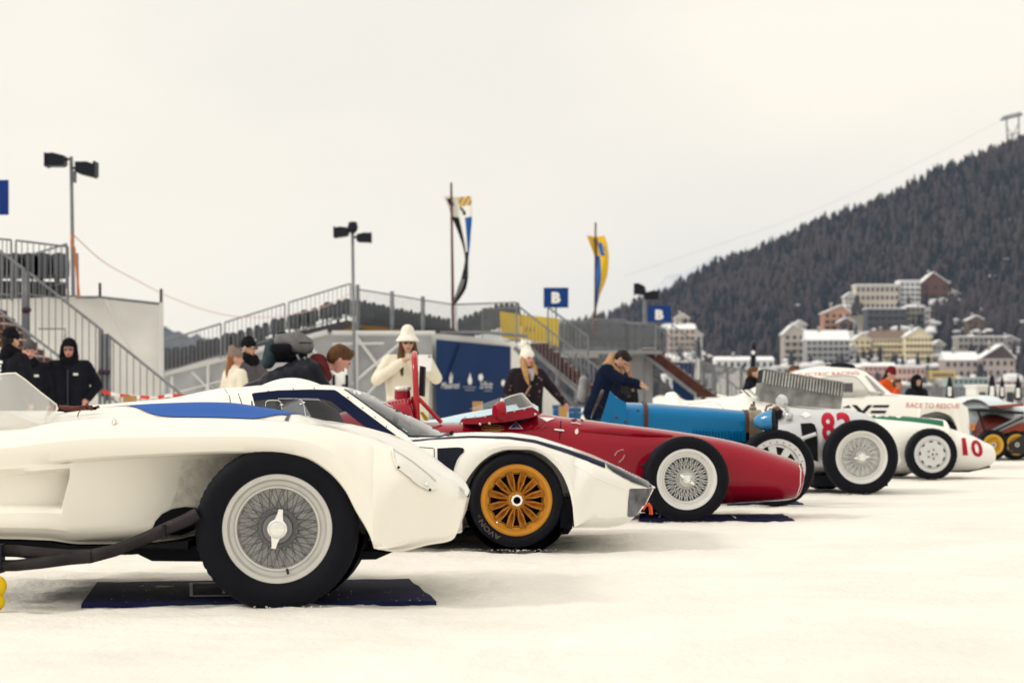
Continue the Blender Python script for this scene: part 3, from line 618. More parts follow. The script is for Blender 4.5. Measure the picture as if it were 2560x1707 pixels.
MB().tube([P(a, b, 12.9) for a, b in zo([(2185, 1030), (2205, 1000), (2232, 990), (2248, 1015), (2252, 1070)], 900, 940, 3.095)], .012, 8).build('hook', mat('orange_paint', (.85, .10, .02), .4), hk)
# ================================================================ single seaters: round-section bodies
def superel(yc, hw, zb, zt, n=13, e=2.3, zmf=.48, et=None):
    zm = lerp(zb, zt, zmf); out = []
    for i in range(n):
        a = -math.pi/2+math.pi*i/(n-1); c, s = math.cos(a), math.sin(a); q = (et or e) if s > 0 else e; r = (abs(c)**q+abs(s)**q)**(-1/q)
        out.append((yc-hw*c*r, zm+(zt-zm if s > 0 else zm-zb)*s*r))
    out[0] = (yc, zb); out[-1] = (yc, zt); return out
Y = 14.12; Yc = Y+.66
car3 = thing('single_seater', 'dark red front engined single seater with wire wheels and white bonnet highlights', 'car', G(1500, Yc))
Z4 = lambda l: zo(l, 1060, 860, 2.352)
Z5 = lambda l: zo(l, 1860, 880, 3.36)
Z4b = lambda l: zo(l, 920, 800, 6.03)
Z5b = lambda l: zo(l, 1220, 820, 6.19)
top3 = crv([(560, 1110), (620, 1095), (700, 1078), (774, 1056), (838, 1036), (920, 1014), (975, 1000), (1020, 992), (1033, 1000), (1045, 1050), (1080, 1056), (1149, 1056), (1250, 1050), (1332, 1036), (1353, 1033), (1400, 1040.7), (1485, 1051), (1570, 1062), (1655, 1072.6), (1740, 1085), (1804, 1096), (1868, 1111), (1910, 1123.6), (1953, 1138.5), (1987, 1151), (1998, 1162), (2002, 1185)], Yc)
bot3 = crv([(560, 1130), (700, 1230), (900, 1262), (1300, 1268), (1700, 1264), (1812, 1259), (1910, 1253), (1978, 1247), (1991, 1238), (1999, 1213), (2002, 1188)], Yc)
hw3 = wcrv([(560, .03), (640, .15), (760, .30), (900, .40), (1050, .44), (1300, .43), (1500, .40), (1700, .37), (1850, .335), (1950, .30), (1985, .27), (1998, .235), (2002, .19)], Yc)
sec3 = lambda x: superel(Yc, hw3(x), bot3(x), top3(x), 25, 2.45, .48, lerp(3.6, 2.5, sstep(XW(1750, Yc), XW(1990, Yc), x)))
b3_ = loft('body', lin(XW(560, Yc), XW(1025, Yc), 44)+lin(XW(1028, Yc), XW(1048, Yc), 8)+lin(XW(1052, Yc), XW(1985, Yc), 90)+lin(XW(1988, Yc), XW(2002, Yc), 9), sec3, red_p, car3, Yc, 40)
t3 = bvh(b3_)
# nose intake
MB().lathe([(.001, 0), (.09, 0)], P(2001, 1187, Yc)+Vector((.004, 0, 0)), (1, 0, 0), 24).build('air_intake', dark_m, car3)
seam('nose_lip', Z4([(2195, 690), (2215, 740), (2212, 830), (2190, 893), (2165, 908), (2000, 922), (1780, 937)]), t3, mat('pale_edge', (.75, .72, .70), .3), car3, .005, 8, .0)
# riveted cockpit side panel
pan = Z4([(205, 470), (222, 438), (330, 428), (440, 405), (560, 385), (635, 368), (660, 385), (690, 412), (640, 430), (480, 458), (330, 470)])
yN = Yc-.44
pm = MB(); pm.prism([P(x, y, yN) for x, y in pan], (0, .012, 0)); cpn = pm.build('cockpit_panel', red_p, car3, 20)
pf = MB(); pf.prism([P(x, y, Yc+.44) for x, y in pan], (0, .012, 0)); pf.build('cockpit_panel', red_p, car3, 20)
MB().prism([P(x, y, yN+.02) for x, y in Z4([(225, 470), (235, 450), (640, 395), (670, 415), (600, 450)])], (0, .84, 0)).build('cockpit_floor', dark_m, car3)
for q in ((240, 432), (298, 428), (360, 423), (480, 405), (530, 392), (590, 380), (628, 368), (222, 467), (330, 470), (385, 466), (655, 412)):
    MB().ball(P(*Z4([q])[0], yN-.003), .010, 1, .5, 1, 8, 6).build('rivet', mat('steel_rivet', (.6, .55, .55), .25, metal=.8), cpn)
# mirror: round pod on a stalk
mi = MB(); mi.lathe([(.001, -.05), (.045, -.045), (.068, -.02), (.075, .01), (.066, .012), (.001, .008)], P(1251, 1028, yN-.09), (.85, .45, 0), 20); mi.tube([P(1252, 1052, yN-.02), P(1250, 1036, yN-.08)], .012, 8); mi.build('mirror', red_p, car3)
# wrap-round screen
V = []; base = Z4([(440, 398), (520, 388), (600, 372), (640, 362), (655, 372)]); tp = Z4([(462, 325), (510, 305), (560, 292), (578, 290), (600, 318)])
dd = [0, .02, .07, .2, .42]
for (bx, by), (tx, ty), d in zip(base, tp, dd):
    for q in range(5): V.append(P(lerp(bx, tx, q/4), lerp(by, ty, q/4), yN+.02+d+.05*q/4))
for (bx, by), (tx, ty), d in list(zip(base, tp, dd))[-2::-1]:
    for q in range(5):
        v = P(lerp(bx, tx, q/4), lerp(by, ty, q/4), yN+.02+d+.05*q/4); v.y = 2*Yc-v.y; V.append(v)
nn = len(V)//5
w3 = mesh_obj('windscreen', V, [(i*5+q, (i+1)*5+q, (i+1)*5+q+1, i*5+q+1) for i in range(nn-1) for q in range(4)], perspex, car3, 60)
rr = MB(); rr.tube([V[i*5+4] for i in range(nn)], .005, 6); rr.tube(V[0:5], .014, 8); rr.tube(V[15:20], .006, 8); rr.tube(V[-5:], .014, 8); rr.build('screen_frame', mat('pale_trim', (.72, .72, .70), .3), w3)
# tail tank: filler cap, flange bolts; roll bar with struts
fc = MB(); fc.lathe([(.001, .075), (.03, .078), (.062, .066), (.066, .05), (.055, .045), (.055, -.03)], P(1006, 990, Yc-.05), (0, 0, 1), 28); fcap = fc.build('filler_cap', mat('polished_cap', (.75, .72, .68), .25, metal=.6), car3)
MB().lathe([(.058, .04), (.060, -.02)], P(1006, 990, Yc-.05), (0, 0, 1), 28).build('filler_neck', red_p, fcap)
for i in range(9):
    h = cast(t3, 958+i*8.0, 1012-i*1.6, .003)
    if h: MB().ball(h, .008, 1, 1, 1, 6, 4).build('rivet', redm_p, car3)
rb = MB(); yl, yr = Yc-.26, Yc+.26
hoop = [P(1043, 1052, yl), P(1041, 1000, yl), P(1038, 930, yl+.02), P(1036, 898, yl+.07), P(1036, 886, yl+.16), P(1036, 884, Yc), P(1036, 886, yr-.16), P(1036, 898, yr-.07), P(1038, 930, yr-.02), P(1041, 1000, yr), P(1043, 1052, yr)]
rb.tube(hoop, .022, 12)
for yy in (yl, yr): rb.tube([P(1041, 990, yy), P(1104, 1056, yy+.02)], .016, 10)
rb.build('roll_bar', mat('red_tube', (.42, .012, .02), .35, coat=.6), car3)
MB().obox(P(1056, 953, Yc), (.018, 0, -.004), (0, .12, 0), (.004, 0, .11)).build('head_pad', blk_m, car3)
MB().prism([P(1028, 992, yl+.03), P(1034, 990, yl+.03), P(1034, 1038, yl+.03), P(1022, 1038, yl+.03)], (0, .46, 0)).build('seat_bulkhead', red_p, car3)
MB().prism([P(*q, yl+.05) for q in Z4b([(780, 1385), (830, 1385), (900, 1470), (900, 1520), (850, 1510)])], (0, .05, 0)).build('seat_belt', mat('yellow_webbing', (.62, .48, .02), .6), car3)
# stickers, louvres, exhaust rib, bonnet seam
stk = decal('triangle_sticker', Z4([(543, 456), (583, 500), (496, 499)]), t3, mat('sticker_white', (.75, .72, .75), .4), car3, .004, 6)
decal('triangle_print', Z4([(543, 464), (573, 496), (508, 496)]), t3, mat('sticker_blue', (.03, .05, .30), .4), car3, .006, 6)
decal('triangle_print', Z4([(540, 470), (556, 488), (545, 496), (534, 482)]), t3, mat('sticker_red', (.6, .05, .09), .4), car3, .008, 6)
ov = mat('gilt_print', (.60, .36, .12), .4)
seam('oval_outline', Z4([(405+66*math.cos(a), 495+19*math.sin(a)) for a in lin(0, 2*math.pi, 26)]), t3, ov, car3, .0022, 6, .003)
for y0_, a0_, a1_ in ((486, 352, 455), (496, 358, 452), (505, 366, 446)): seam('gilt_script', Z4([(lerp(a0_, a1_, i/16), y0_+4*(i/16)+3*(i % 2)) for i in range(17)]), t3, ov, car3, .0024, 6, .003)
for i in range(3):
    x0 = 612+i*40; decal('louvre', Z4([(x0-8, 505), (x0, 503), (x0+28, 484), (x0+22, 476), (x0+4, 490)]), t3, mat('louvre_red', (.42, .03, .04), .4), car3, .008, 8)
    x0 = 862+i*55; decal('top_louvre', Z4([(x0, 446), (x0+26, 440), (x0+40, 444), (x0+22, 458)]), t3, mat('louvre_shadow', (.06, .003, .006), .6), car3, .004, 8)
seam('bonnet_gap', Z4([(808, 425), (803, 480), (797, 558)]), t3, dark_m, car3, .004)
MB().tube([cast(t3, *Z4([q])[0], .008) for q in ((765, 505), (790, 508), (822, 512))], .006, 6).build('bonnet_catch', chrome_m, car3)
decal('white_panel', Z4([(672, 430), (770, 437), (722, 458)]), t3, mat('white_sticker', (.8, .76, .74), .3), car3, .004, 8)
decal('fuel_cap_sticker', Z4([(888, 508), (900, 498), (910, 508), (905, 526), (892, 533), (886, 520)]), t3, mat('cream_sticker', (.75, .65, .60), .3), car3, .006, 6)
rib = [cast(t3, *q, .002) for q in dens(Z4([(905, 505), (1100, 512), (1300, 530), (1460, 542)]), 30)]; rib = [q for q in rib if q]
MB().tube(rib, [.010+.02*math.sin(math.pi*i/(len(rib)-1)) for i in range(len(rib))], 10).build('exhaust_fairing', red_p, car3)
MB().tube([cast(t3, *Z4([q])[0], .010) for q in ((862, 470), (890, 470), (920, 478))], .005, 6).build('bonnet_catch', chrome_m, car3)
for q, m in (((870, 475), 'r'),): pass
MB().tube([P(1571, 1245, Yc-.3), P(1640, 1215, Yc-.45), P(1718, 1200, Y+.1)], .022, 10).build('suspension_arm', blk_m, car3)
MB().tube([P(1560, 1150, Yc-.3), P(1718, 1195, Y+.1)], .016, 10).build('suspension_arm', blk_m, car3)
for l_ in ([(1120, 655), (1135, 632), (1155, 622), (1175, 620)], [(1180, 650), (1170, 672), (1158, 684), (1145, 695)]): MB().tube([P(*q, Yc-.42) for q in Z4(l_)], .0022, 5).build('brake_hose', mat('pale_hose', (.5, .5, .5), .3), car3)
wh3 = wire_wheel(car3, P(1718, 1198, Y), .307, .209, .13, mat('wheel_white_alu', (.74, .74, .72), .35, metal=.2), mat('bright_spokes', (.68, .68, .67), .35, metal=.2), 2, -35, .050, True, 22, True, .0026, .030, mat('dark_drum', (.10, .10, .11), .6))
far_wheel(wh3, car3, 1.32); r3 = copy_tree(wh3, Vector(wh3.location)+Vector((-2.25, 0, 0)), car3); far_wheel(r3, car3, 1.32)
mat_thing([(1596, 1303), (1987, 1302), (1957, 1287), (1600, 1285)], 'navy floor mat under the red single seater', [[(1822, 1288), (1826, 1288), (1842, 1299), (1838, 1299)], [(1650, 1290), (1653, 1290), (1650, 1297), (1647, 1297)]])
# ================================================================ blue vintage racer
Y = 16.26; Yc = Y+.60
car4 = thing('vintage_racer', 'bright blue vintage racing car with leather bonnet straps and riveted alloy wheel', 'car', G(1600, Yc))
blue4 = mat('french_blue_paint', (.001, .155, .37), .45, coat=.8, spec=.02, coatr=.04, cior=1.33); pale4 = mat('blue_tail_sky_sheen', (.42, .62, .72), .25, coat=1.)  # tail: sky reflection on the blue paint put into a paler base colour
strap_m = mat('brown_strap', (.09, .035, .025), .6)
top4 = crv([(1525.6, 977), (1533, 986), (1540.4, 992), (1566, 1006), (1608, 1006.7), (1698, 1013), (1780, 1019), (1857, 1026)], Yc)
hw4 = wcrv([(1525, .34), (1566, .33), (1700, .28), (1857, .215)], Yc)
def sec4(x):
    zt = top4(x); zb = ZW(1106, Yc); hw = hw4(x); zs = lerp(zb, zt, .60)
    return [(Yc, zb), (Yc-hw*.98, zb), (Yc-hw, lerp(zb, zs, .5)), (Yc-hw, zs)]+[(Yc-hw*math.cos(a)**.72, zs+(zt-zs)*math.sin(a)**.72) for a in lin(.10, math.pi/2-.001, 16)]
b4 = loft('bonnet', lin(XW(1525.6, Yc), XW(1566, Yc), 10)+lin(XW(1570, Yc), XW(1857, Yc), 30), sec4, blue4, car4, Yc, 30)
t4 = bvh(b4)
# scuttle side raked back below the cowl, cockpit sides and tail
sc_ = MB(); pl = Z4([(1040, 445), (1095, 276), (1130, 312), (1190, 346), (1190, 470), (1040, 470)])
for yy in (Yc-.335, Yc+.325): sc_ = MB(); sc_.prism([P(x, y, yy) for x, y in pl], (0, .010, 0)); sc_.build('scuttle_side', blue4, car4, 20)
tail_t = crv([(900, 1066), (1000, 1058), (1098, 1046), (1150, 1035), (1220, 1022), (1290, 1011), (1330, 1008), (1345, 1016)], Yc)
def sect(x): 
    return superel(Yc, wt4(x), ZW(1130, Yc), tail_t(x), 13, 2.3)
wt4 = wcrv([(900, .05), (1100, .26), (1345, .36)], Yc)
loft('tail', lin(XW(900, Yc), XW(1345, Yc), 36), sect, pale4, car4, Yc, 40)
MB().prism([P(1345, 1050, Yc-.33), P(1560, 1060, Yc-.33), P(1560, 1120, Yc-.33), P(1345, 1120, Yc-.33)], (0, .66, 0)).build('cockpit', blue4, car4, 20)
V = [P(*q, y_) for y_ in (Yc-.18, Yc+.18) for q in ((1172, 1022), (1255, 992), (1262, 1012), (1200, 1024))]
mesh_obj('aero_screen', V, [(0, 1, 2, 3), (4, 5, 6, 7), (1, 5, 6, 2)], perspex, car4, 0)
for xa_, w_ in ((1609, 10), (1861, 9)):
    V = []
    for x in (XW(xa_-w_/2, Yc), XW(xa_+w_/2, Yc)):
        s_ = sec4(min(x, XW(1856, Yc)))[2:]; s_ = s_+[(2*Yc-y, z) for y, z in s_[-2::-1]]; V += [(x, Yc-(Yc-y)*1.03, z+.006) for y, z in s_]
    n_ = len(V)//2; mesh_obj('bonnet_strap', V, [(i, i+1, n_+i+1, n_+i) for i in range(n_-1)], strap_m, car4, 60)
for i in range(17):
    x0 = 1724+i*7.9; y0 = lerp(1072, 1074, i/16)
    q = [cast(t4, *p, .003) for p in ((x0, y0), (x0, 1104), (x0+5, 1104), (x0+5, y0))]
    if all(q):
        q[2] = q[2]+Vector((0, -.022, 0)); q[3] = q[3]+Vector((0, -.022, 0)); mesh_obj('louvre', q+[q[1]+Vector((.02, .0, 0))], [(0, 1, 2, 3)], blue4, car4, 0)
for q in zo([(1985, 1385), (2110, 1270), (2120, 1450), (2320, 1280)], 1220, 820, 6.19):
    h = cast(t4, *q, .003)
    if h: MB().ball(h, .011, 1, .6, 1, 8, 6).build('rivet', strap_m, car4)
brass = mat('aged_nickel', (.30, .26, .19), .4, metal=.8, vary=.3, vscale=10)
ra = MB(); V = []
xr0, xr1 = XW(1866, Yc), XW(1899, Yc); s_ = sec4(XW(1856, Yc)); s_ = [(y, z) for y, z in s_]+[(2*Yc-y, z) for y, z in s_[-2:0:-1]]
ra.prism([(xr0, y, z+.008) for y, z in s_], (xr1-xr0, 0, 0)); rad_ = ra.build('radiator', brass, car4, 30)
MB().lathe([(.03, 0), (.032, .03), (.02, .045), (.022, .06), (.001, .065)], P(1882, 1028, Yc), (0, 0, 1), 20).build('radiator_cap', brass, rad_)
MB().prism([P(1884, 1022, Yc-.004), P(1882, 1003, Yc-.004), P(1887, 1003, Yc-.004), P(1888, 1022, Yc-.004)], (0, .01, 0)).build('thermometer', blk_m, rad_)
MB().box((xr0-.0, Yc-.20, ZW(1200, Yc)), (xr1-.01, Yc+.20, ZW(1106, Yc))).build('radiator_core', dark_m, rad_)
MB().box((XW(1340, Yc), Yc-.26, ZW(1190, Yc)), (XW(1860, Yc), Yc+.26, ZW(1103, Yc))).build('chassis', dark_m, car4)
hb = MB(); hc = P(1934, 1052, Y+.12); ax = Vector((1, -.28, .05)).normalized()
hb.lathe([(.001, -.165), (.030, -.16), (.062, -.12), (.085, -.06), (.098, 0)], hc, ax, 28); hlp = hb.build('headlamp', mat('lamp_blue_paint', (.03, .22, .46), .3, coat=.8), car4)
MB().lathe([(.098, -.002), (.108, .0), (.108, .018), (.098, .024), (.090, .006), (.001, -.004)], hc, ax, 28).build('lamp_rim', blk_m, hlp)
MB().tube([hc-ax*.07+Vector((0, 0, .085)), hc-ax*.07+Vector((.015, 0, .125)), hc-ax*.03+Vector((.02, 0, .135))], .010, 8).build('lamp_bracket', mat('copper_pipe', (.30, .16, .10), .4, metal=.5), hlp)
sw = MB(); cw_ = P(1493, 1012, Yc); u1 = (P(1506, 977, Yc)-cw_); sw.tube([cw_+u1*math.sin(a)+Vector((0, .17, 0))*math.cos(a) for a in lin(0, 2*math.pi, 28)], .013, 8, False); sw.tube([cw_, P(1520, 1030, Yc)], .012, 8)
for a in (0, 2.1, 4.2): sw.tube([cw_, cw_+u1*math.sin(a)+Vector((0, .17, 0))*math.cos(a)], .006, 6)
sw.build('steering_wheel', mat('dark_wood_rim', (.05, .03, .022), .4), car4)
def alloy_wheel(car, c, R, Rr, wd, m, bolts=0, spokes=8, holes=0, hubm=None):
    w = node('wheel', c, car); c = Vector(c); tyre(R, Rr, wd, c, w, n=96); e = wd*.08; A = lambda r, t, y: c+Vector((r*math.cos(t), y, r*math.sin(t)))
    ring([(Rr+.006, e+.01), (Rr+.004, e), (Rr-.006, e-.003), (Rr-.036, e+.004), (Rr-.040, e+.016), (Rr-.046, e+.03), (Rr-.03, wd*.9)], c, m, 'rim', w, 64)
    if bolts:
        for k in range(bolts):
            t = 2*math.pi*k/bolts; MB().ball(A(Rr-.02, t, e-.002), .0055, 1, 1, 1, 6, 4).build('bolt', blk_m, w)
    if spokes:
        for k in range(spokes):
            t = 2*math.pi*k/spokes+.2; p0 = A(.05, t, .02); p1 = A(Rr-.04, t, .035); s = Vector((-math.sin(t), 0, math.cos(t)))
            MB().prism([p0-s*.022, p0+s*.022, p1+s*.034, p1-s*.034], (0, .02, 0)).build('spoke', m, w, 20)
        MB().lathe([(.001, .06), (Rr*.74, .06)], c, (0, 1, 0), 32).build('backing', blk_m, w)
        MB().lathe([(.001, -.015), (.03, -.012), (.055, .0), (.06, .03)], c, (0, 1, 0), 24).build('hub', m, w)
    if holes:
        MB().lathe([(.001, .0), (.022, .0), (.03, .012), (.07, .018), (Rr*.60, .004), (Rr*.72, .010), (Rr*.84, .03)], c, (0, 1, 0), 48).build('disc', m, w)
        for k in range(holes):
            t = 2*math.pi*k/holes+.3; s = Vector((-math.sin(t), 0, math.cos(t))); d = Vector((math.cos(t), 0, math.sin(t))); p = A(Rr*.70, t, .004)
            MB().prism([p+s*.020-d*.009, p+s*.020+d*.007, p-s*.020+d*.007, p-s*.020-d*.009], (0, .02, 0)).build('slot', dark_m, w)
        for k in range(5): t = 2*math.pi*k/5; MB().lathe([(.001, -.002), (.009, 0), (.010, .02)], A(.052, t, .004), (0, 1, 0), 6).build('wheel_nut', blk_m, w)
        MB().lathe([(.001, -.006), (.012, -.002), (.014, .01)], c, (0, 1, 0), 12).build('hub', blk_m, w)
    w.rotation_euler = (0, 0, YAW); return w
wh4 = alloy_wheel(car4, P(1943, 1170, Y), .317, .235, .12, mat('pale_alloy', (.70, .70, .70), .4, metal=.2), 24, 8)
far_wheel(wh4, car4, 1.2); r4 = copy_tree(wh4, Vector(wh4.location)+Vector((-2.4, 0, 0)), car4); far_wheel(r4, car4, 1.2)
MB().tube([P(1890, 1160, Yc), P(1943, 1172, Y+.06)], .03, 10).build('front_axle', blk_m, car4)
mat_thing([(1818, 1262), (2010, 1261), (1985, 1252), (1825, 1252)], 'navy floor mat under the blue vintage racer', [[(1850, 1254), (1853, 1254), (1862, 1259), (1859, 1259)]])
# ================================================================ silver single seater number 83
Y = 18.64; Yc = Y+.68
car5 = thing('single_seater', 'silver front engined single seater with red number on its flank', 'car', G(2050, Yc))
top5 = crv([(1500, 1075), (1700, 1060), (1800, 1050), (1930, 1034), (1958, 1024), (1988, 1020), (2038, 1023), (2098, 1023), (2143, 1029), (2172, 1041), (2190, 1058), (2215, 1085), (2235, 1115), (2243, 1150)], Yc)
bot5 = crv([(1500, 1100), (1700, 1180), (1900, 1186), (2050, 1187), (2150, 1186), (2215, 1180), (2235, 1165), (2243, 1152)], Yc)
hw5 = wcrv([(1500, .05), (1700, .38), (1930, .47), (2040, .47), (2143, .44), (2200, .38), (2230, .30), (2243, .20)], Yc)
b5 = loft('body', lin(XW(1500, Yc), XW(1930, Yc), 30)+lin(XW(1935, Yc), XW(2215, Yc), 50)+lin(XW(2218, Yc), XW(2243, Yc), 10), lambda x: superel(Yc, hw5(x), bot5(x), top5(x), 19, 3.0), silver_p, car5, Yc, 40)
t5 = bvh(b5)
decal('side_opening', Z5([(475, 600), (560, 596), (590, 608), (608, 650), (616, 720), (622, 920), (560, 900), (510, 760), (485, 690)]), t5, dark_m, car5, .004)
seam('opening_lip', Z5([(470, 598), (560, 592), (596, 606), (614, 650), (622, 720), (628, 925)]), t5, silver_p, car5, .008, 6, .0)
MB().tube([cast(t5, *Z5([(478, 728)])[0], .02), cast(t5, *Z5([(600, 690)])[0], .05)], .02, 10).build('suspension_arm', silver_p, car5)
text_decal('race_number', '8', Z5([(636, 508), (760, 508), (772, 757), (664, 757)]), t5, text_red, car5, .005, .035)
text_decal('race_number', '3', Z5([(770, 508), (890, 508), (905, 757), (790, 757)]), t5, text_red, car5, .005, .035)
decal('diamond_sticker', Z5([(518, 505), (566, 532), (520, 560), (470, 530)]), t5, text_white, car5, .005)
mm = MB(); mm.lathe([(.001, -.05), (.05, -.04), (.065, 0), (.06, .012), (.001, .012)], P(1956, 1002, Yc-.45), (.7, .6, .2), 20); mm.tube([P(1962, 1010, Yc-.45), P(1970, 1030, Yc-.42)], .018, 8); mm.ball(P(1972, 1038, Yc-.42), .045, 1, 1, .9); mm.build('mirror', silver_p, car5)
MB().prism([P(*q, Yc-.36) for q in Z5([(230, 540), (300, 470), (330, 495), (300, 600), (270, 640)])], (0, .7, 0)).build('cockpit_edge', blk_m, car5)
MB().tube([P(*q, Yc-.38) for q in Z5([(238, 540), (255, 470), (275, 462), (295, 480)])], .018, 8).build('intake_pipe', mat('copper_pipe', (.30, .16, .10), .4, metal=.5), car5)
wh5 = wire_wheel(car5, P(2155, 1143, Y), .355, .240, .13, mat('wheel_white_alu', (.74, .74, .72), .35, metal=.2), mat('bright_spokes', (.68, .68, .67), .35, metal=.2), 2, 5, .055, True, 18, True, .003, .036)
far_wheel(wh5, car5, 1.32); r5 = copy_tree(wh5, Vector(wh5.location)+Vector((-2.2, 0, 0)), car5); far_wheel(r5, car5, 1.32)
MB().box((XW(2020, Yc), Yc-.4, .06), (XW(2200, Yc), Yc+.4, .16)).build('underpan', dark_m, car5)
# ================================================================ white single seater number 10 with green stripe
Y = 22.43; Yc = Y+.62
car6 = thing('single_seater', 'small white single seater with green stripe and red number on its nose', 'car', G(2200, Yc))
top6 = crv([(1655, 1010), (1659, 998), (1666, 982), (1684, 979), (1703, 996), (1720, 1001), (1787, 995), (1857, 988), (1900, 1000), (1960, 1012), (2100, 1026), (2181, 1036), (2260, 1041), (2340, 1046), (2358, 1049), (2366, 1066), (2395, 1077), (2425, 1087), (2455, 1102), (2479, 1115), (2486, 1133)], Yc)
bot6 = crv([(1655, 1015), (1670, 1060), (1750, 1150), (1900, 1180), (2200, 1184), (2378, 1178), (2419, 1176), (2467, 1165), (2483, 1152), (2486, 1136)], Yc)
hw6 = wcrv([(1655, .05), (1700, .28), (1850, .44), (2100, .45), (2250, .42), (2360, .40), (2420, .33), (2460, .25), (2480, .17), (2486, .08)], Yc)
b6 = loft('body', lin(XW(1655, Yc), XW(1720, Yc), 14)+lin(XW(1726, Yc), XW(2340, Yc), 60)+lin(XW(2345, Yc), XW(2486, Yc), 34), lambda x: superel(Yc, hw6(x), bot6(x), top6(x), 17, 2.4), white2_p, car6, Yc, 40)
t6 = bvh(b6)
decal('green_stripe', Z5([(1060, 522), (1200, 530), (1400, 546), (1560, 562), (1672, 578), (1678, 625), (1560, 604), (1400, 584), (1200, 566), (1080, 555)]), t6, mat('green_print', (.0, .13, .06), .5, spec=.2), car6, .005)
text_decal('race_number', '1', Z5([(1826, 722), (1860, 722), (1882, 866), (1838, 866)]), t6, text_red, car6, .005, .03)
text_decal('race_number', '0', Z5([(1898, 738), (1985, 738), (2016, 880), (1918, 880)]), t6, text_red, car6, .005, .03)
MB().tube([P(2370, 1178, Yc-.1), P(2420, 1178, Yc-.1), P(2475, 1166, Yc-.1)], .012, 6).build('front_splitter', blk_m, car6)
V = []
for i in range(9):
    a = math.pi*i/8; cx_ = Yc-.30*math.cos(a)
    V += [(XW(1905-18*(1-math.sin(a)), Yc), cx_, ZW(1000, Yc)), (XW(1875-18*(1-math.sin(a)), Yc), cx_, ZW(974, Yc))]
mesh_obj('windscreen', V, [(2*i, 2*i+2, 2*i+3, 2*i+1) for i in range(8)], glass('greenish_perspex', (.85, .92, .88), 1., (.75, .82, .78), .4), car6, 60)
seam('cockpit_seam', [(1720, 1010), (1780, 1004), (1800, 1012), (1815, 1030)], t6, mat('grey_seam', (.3, .3, .3), .5), car6, .004)
wh6 = alloy_wheel(car6, P(2331.7, 1135, Y), .293, .204, .14, mat('silver_wheel', (.66, .66, .66), .4, metal=.25), 0, 0, 9)
far_wheel(wh6, car6, 1.25); r6 = copy_tree(wh6, Vector(wh6.location)+Vector((-2.2, 0, 0)), car6); far_wheel(r6, car6, 1.25)
# ribbed grey cover propped over the cockpit of the white single seater
Yb = 22.9; lc = thing('louvred_cover', 'weathered grey metal box cover with a row of upright ribs, tilted above the silver car', 'engine cover', P(2000, 1030, Yb))
gm = mat('weathered_zinc', (.24, .24, .24), .55, metal=.2, vary=.5, vscale=7)
A_, B_, C_, D_ = Z5([(165, 145), (838, 258), (815, 478), (130, 425)]); F_, G_ = Z5([(148, 258), (828, 370)])
MB().prism([P(*q, Yb) for q in (F_, G_, C_, D_)], (0, .5, 0)).build('panel', gm, lc, 20)
MB().prism([P(*q, Yb+.04) for q in (A_, B_, G_, F_)], (0, .46, 0)).build('louvre_backing', dark_m, lc, 20)
for i in range(26):
    u = (i+.5)/26; a = (lerp(A_[0], B_[0], u), lerp(A_[1], B_[1], u)); b = (lerp(F_[0], G_[0], u), lerp(F_[1], G_[1], u)); h = 2.2
    MB().prism([P(a[0]-h, a[1], Yb-.02), P(a[0]+h, a[1], Yb-.02), P(b[0]+h, b[1], Yb-.02), P(b[0]-h, b[1], Yb-.02)], (0, .05, 0)).build('rib', mat('rib_zinc', (.42, .42, .41), .5, vary=.4, vscale=5), lc, 20)
MB().tube([P(*A_, Yb-.02), P(*B_, Yb-.02)], .012, 6).build('edge_rail', gm, lc)
# ================================================================ white coupe with writing
Y = 26.0; Yc = Y+.85
car7 = thing('vintage_coupe', 'white rounded vintage coupe with red and black lettering and a black roof scoop', 'car', G(2200, Yc))
top7 = crv([(1700, 1030), (1780, 1010), (1860, 981), (1899, 963), (1979, 931), (2009, 922), (2053, 916), (2113, 918.7), (2146, 924.6), (2161, 934), (2196, 966), (2214, 983), (2277, 988.6), (2336, 992.5), (2396, 999), (2418, 1008), (2428, 1022)], Yc)
belt7 = crv([(1700, 1050), (1860, 1005), (2000, 998), (2110, 995), (2214, 990), (2300, 996), (2380, 1003), (2420, 1016), (2436, 1046), (2440, 1070)], Y+.05)
edge7 = crv([(1700, 1150), (2296, 1150), (2300, 1044), (2318, 1034), (2342, 1029), (2362, 1033), (2378, 1041), (2390, 1060), (2397, 1085), (2400, 1150)], Y)
k7 = wcrv([(1700, .2), (1860, .55), (1979, .8), (2053, .95), (2146, .9), (2196, .5), (2214, .12), (2440, .1)], Yc)
wf7 = wcrv([(1700, .6), (1800, .95), (2340, 1), (2400, .97), (2425, .88), (2440, .6)], Y)
def sec7(x):
    zt, zl = top7(min(x, XW(2428, Yc))), belt7(x); zb = ZW(1150, Y); a0, a1 = XW(2298, Y), XW(2398, Y); ins = .3 if a0 < x < a1 else 0
    ze = edge7(x); ze = min(ze, zl-.02); zt = max(zt, zl+.004) if x < XW(2420, Y) else zl+.004; cab = max(0, zt-zl); q = min(1, cab/.2)
    p = [(Yc, zb), (Y+.1+ins, zb)]+[(Y+ins, lerp(zb+.01, ze-.005, t)) for t in lin(0, 1, 5)]+[(Y, ze+.003), (Y-.03, lerp(ze, zl, .5)), (Y-.01, lerp(ze, zl, .8)), (Y+.06, zl)]
    p += [(Y+.06+.20*q, zl+.01*q), (Y+.22, lerp(zl, zt, .12+.1*q)), (Y+.28, lerp(zl, zt, .5)), (Y+.34, lerp(zl, zt, .78)), (Y+.46, lerp(zl, zt, .94)), (Y+.62, lerp(zl, zt, .99)), (Yc, zt)]
    w_ = wf7(x); return [(Yc-(Yc-y)*w_, z) for y, z in p]
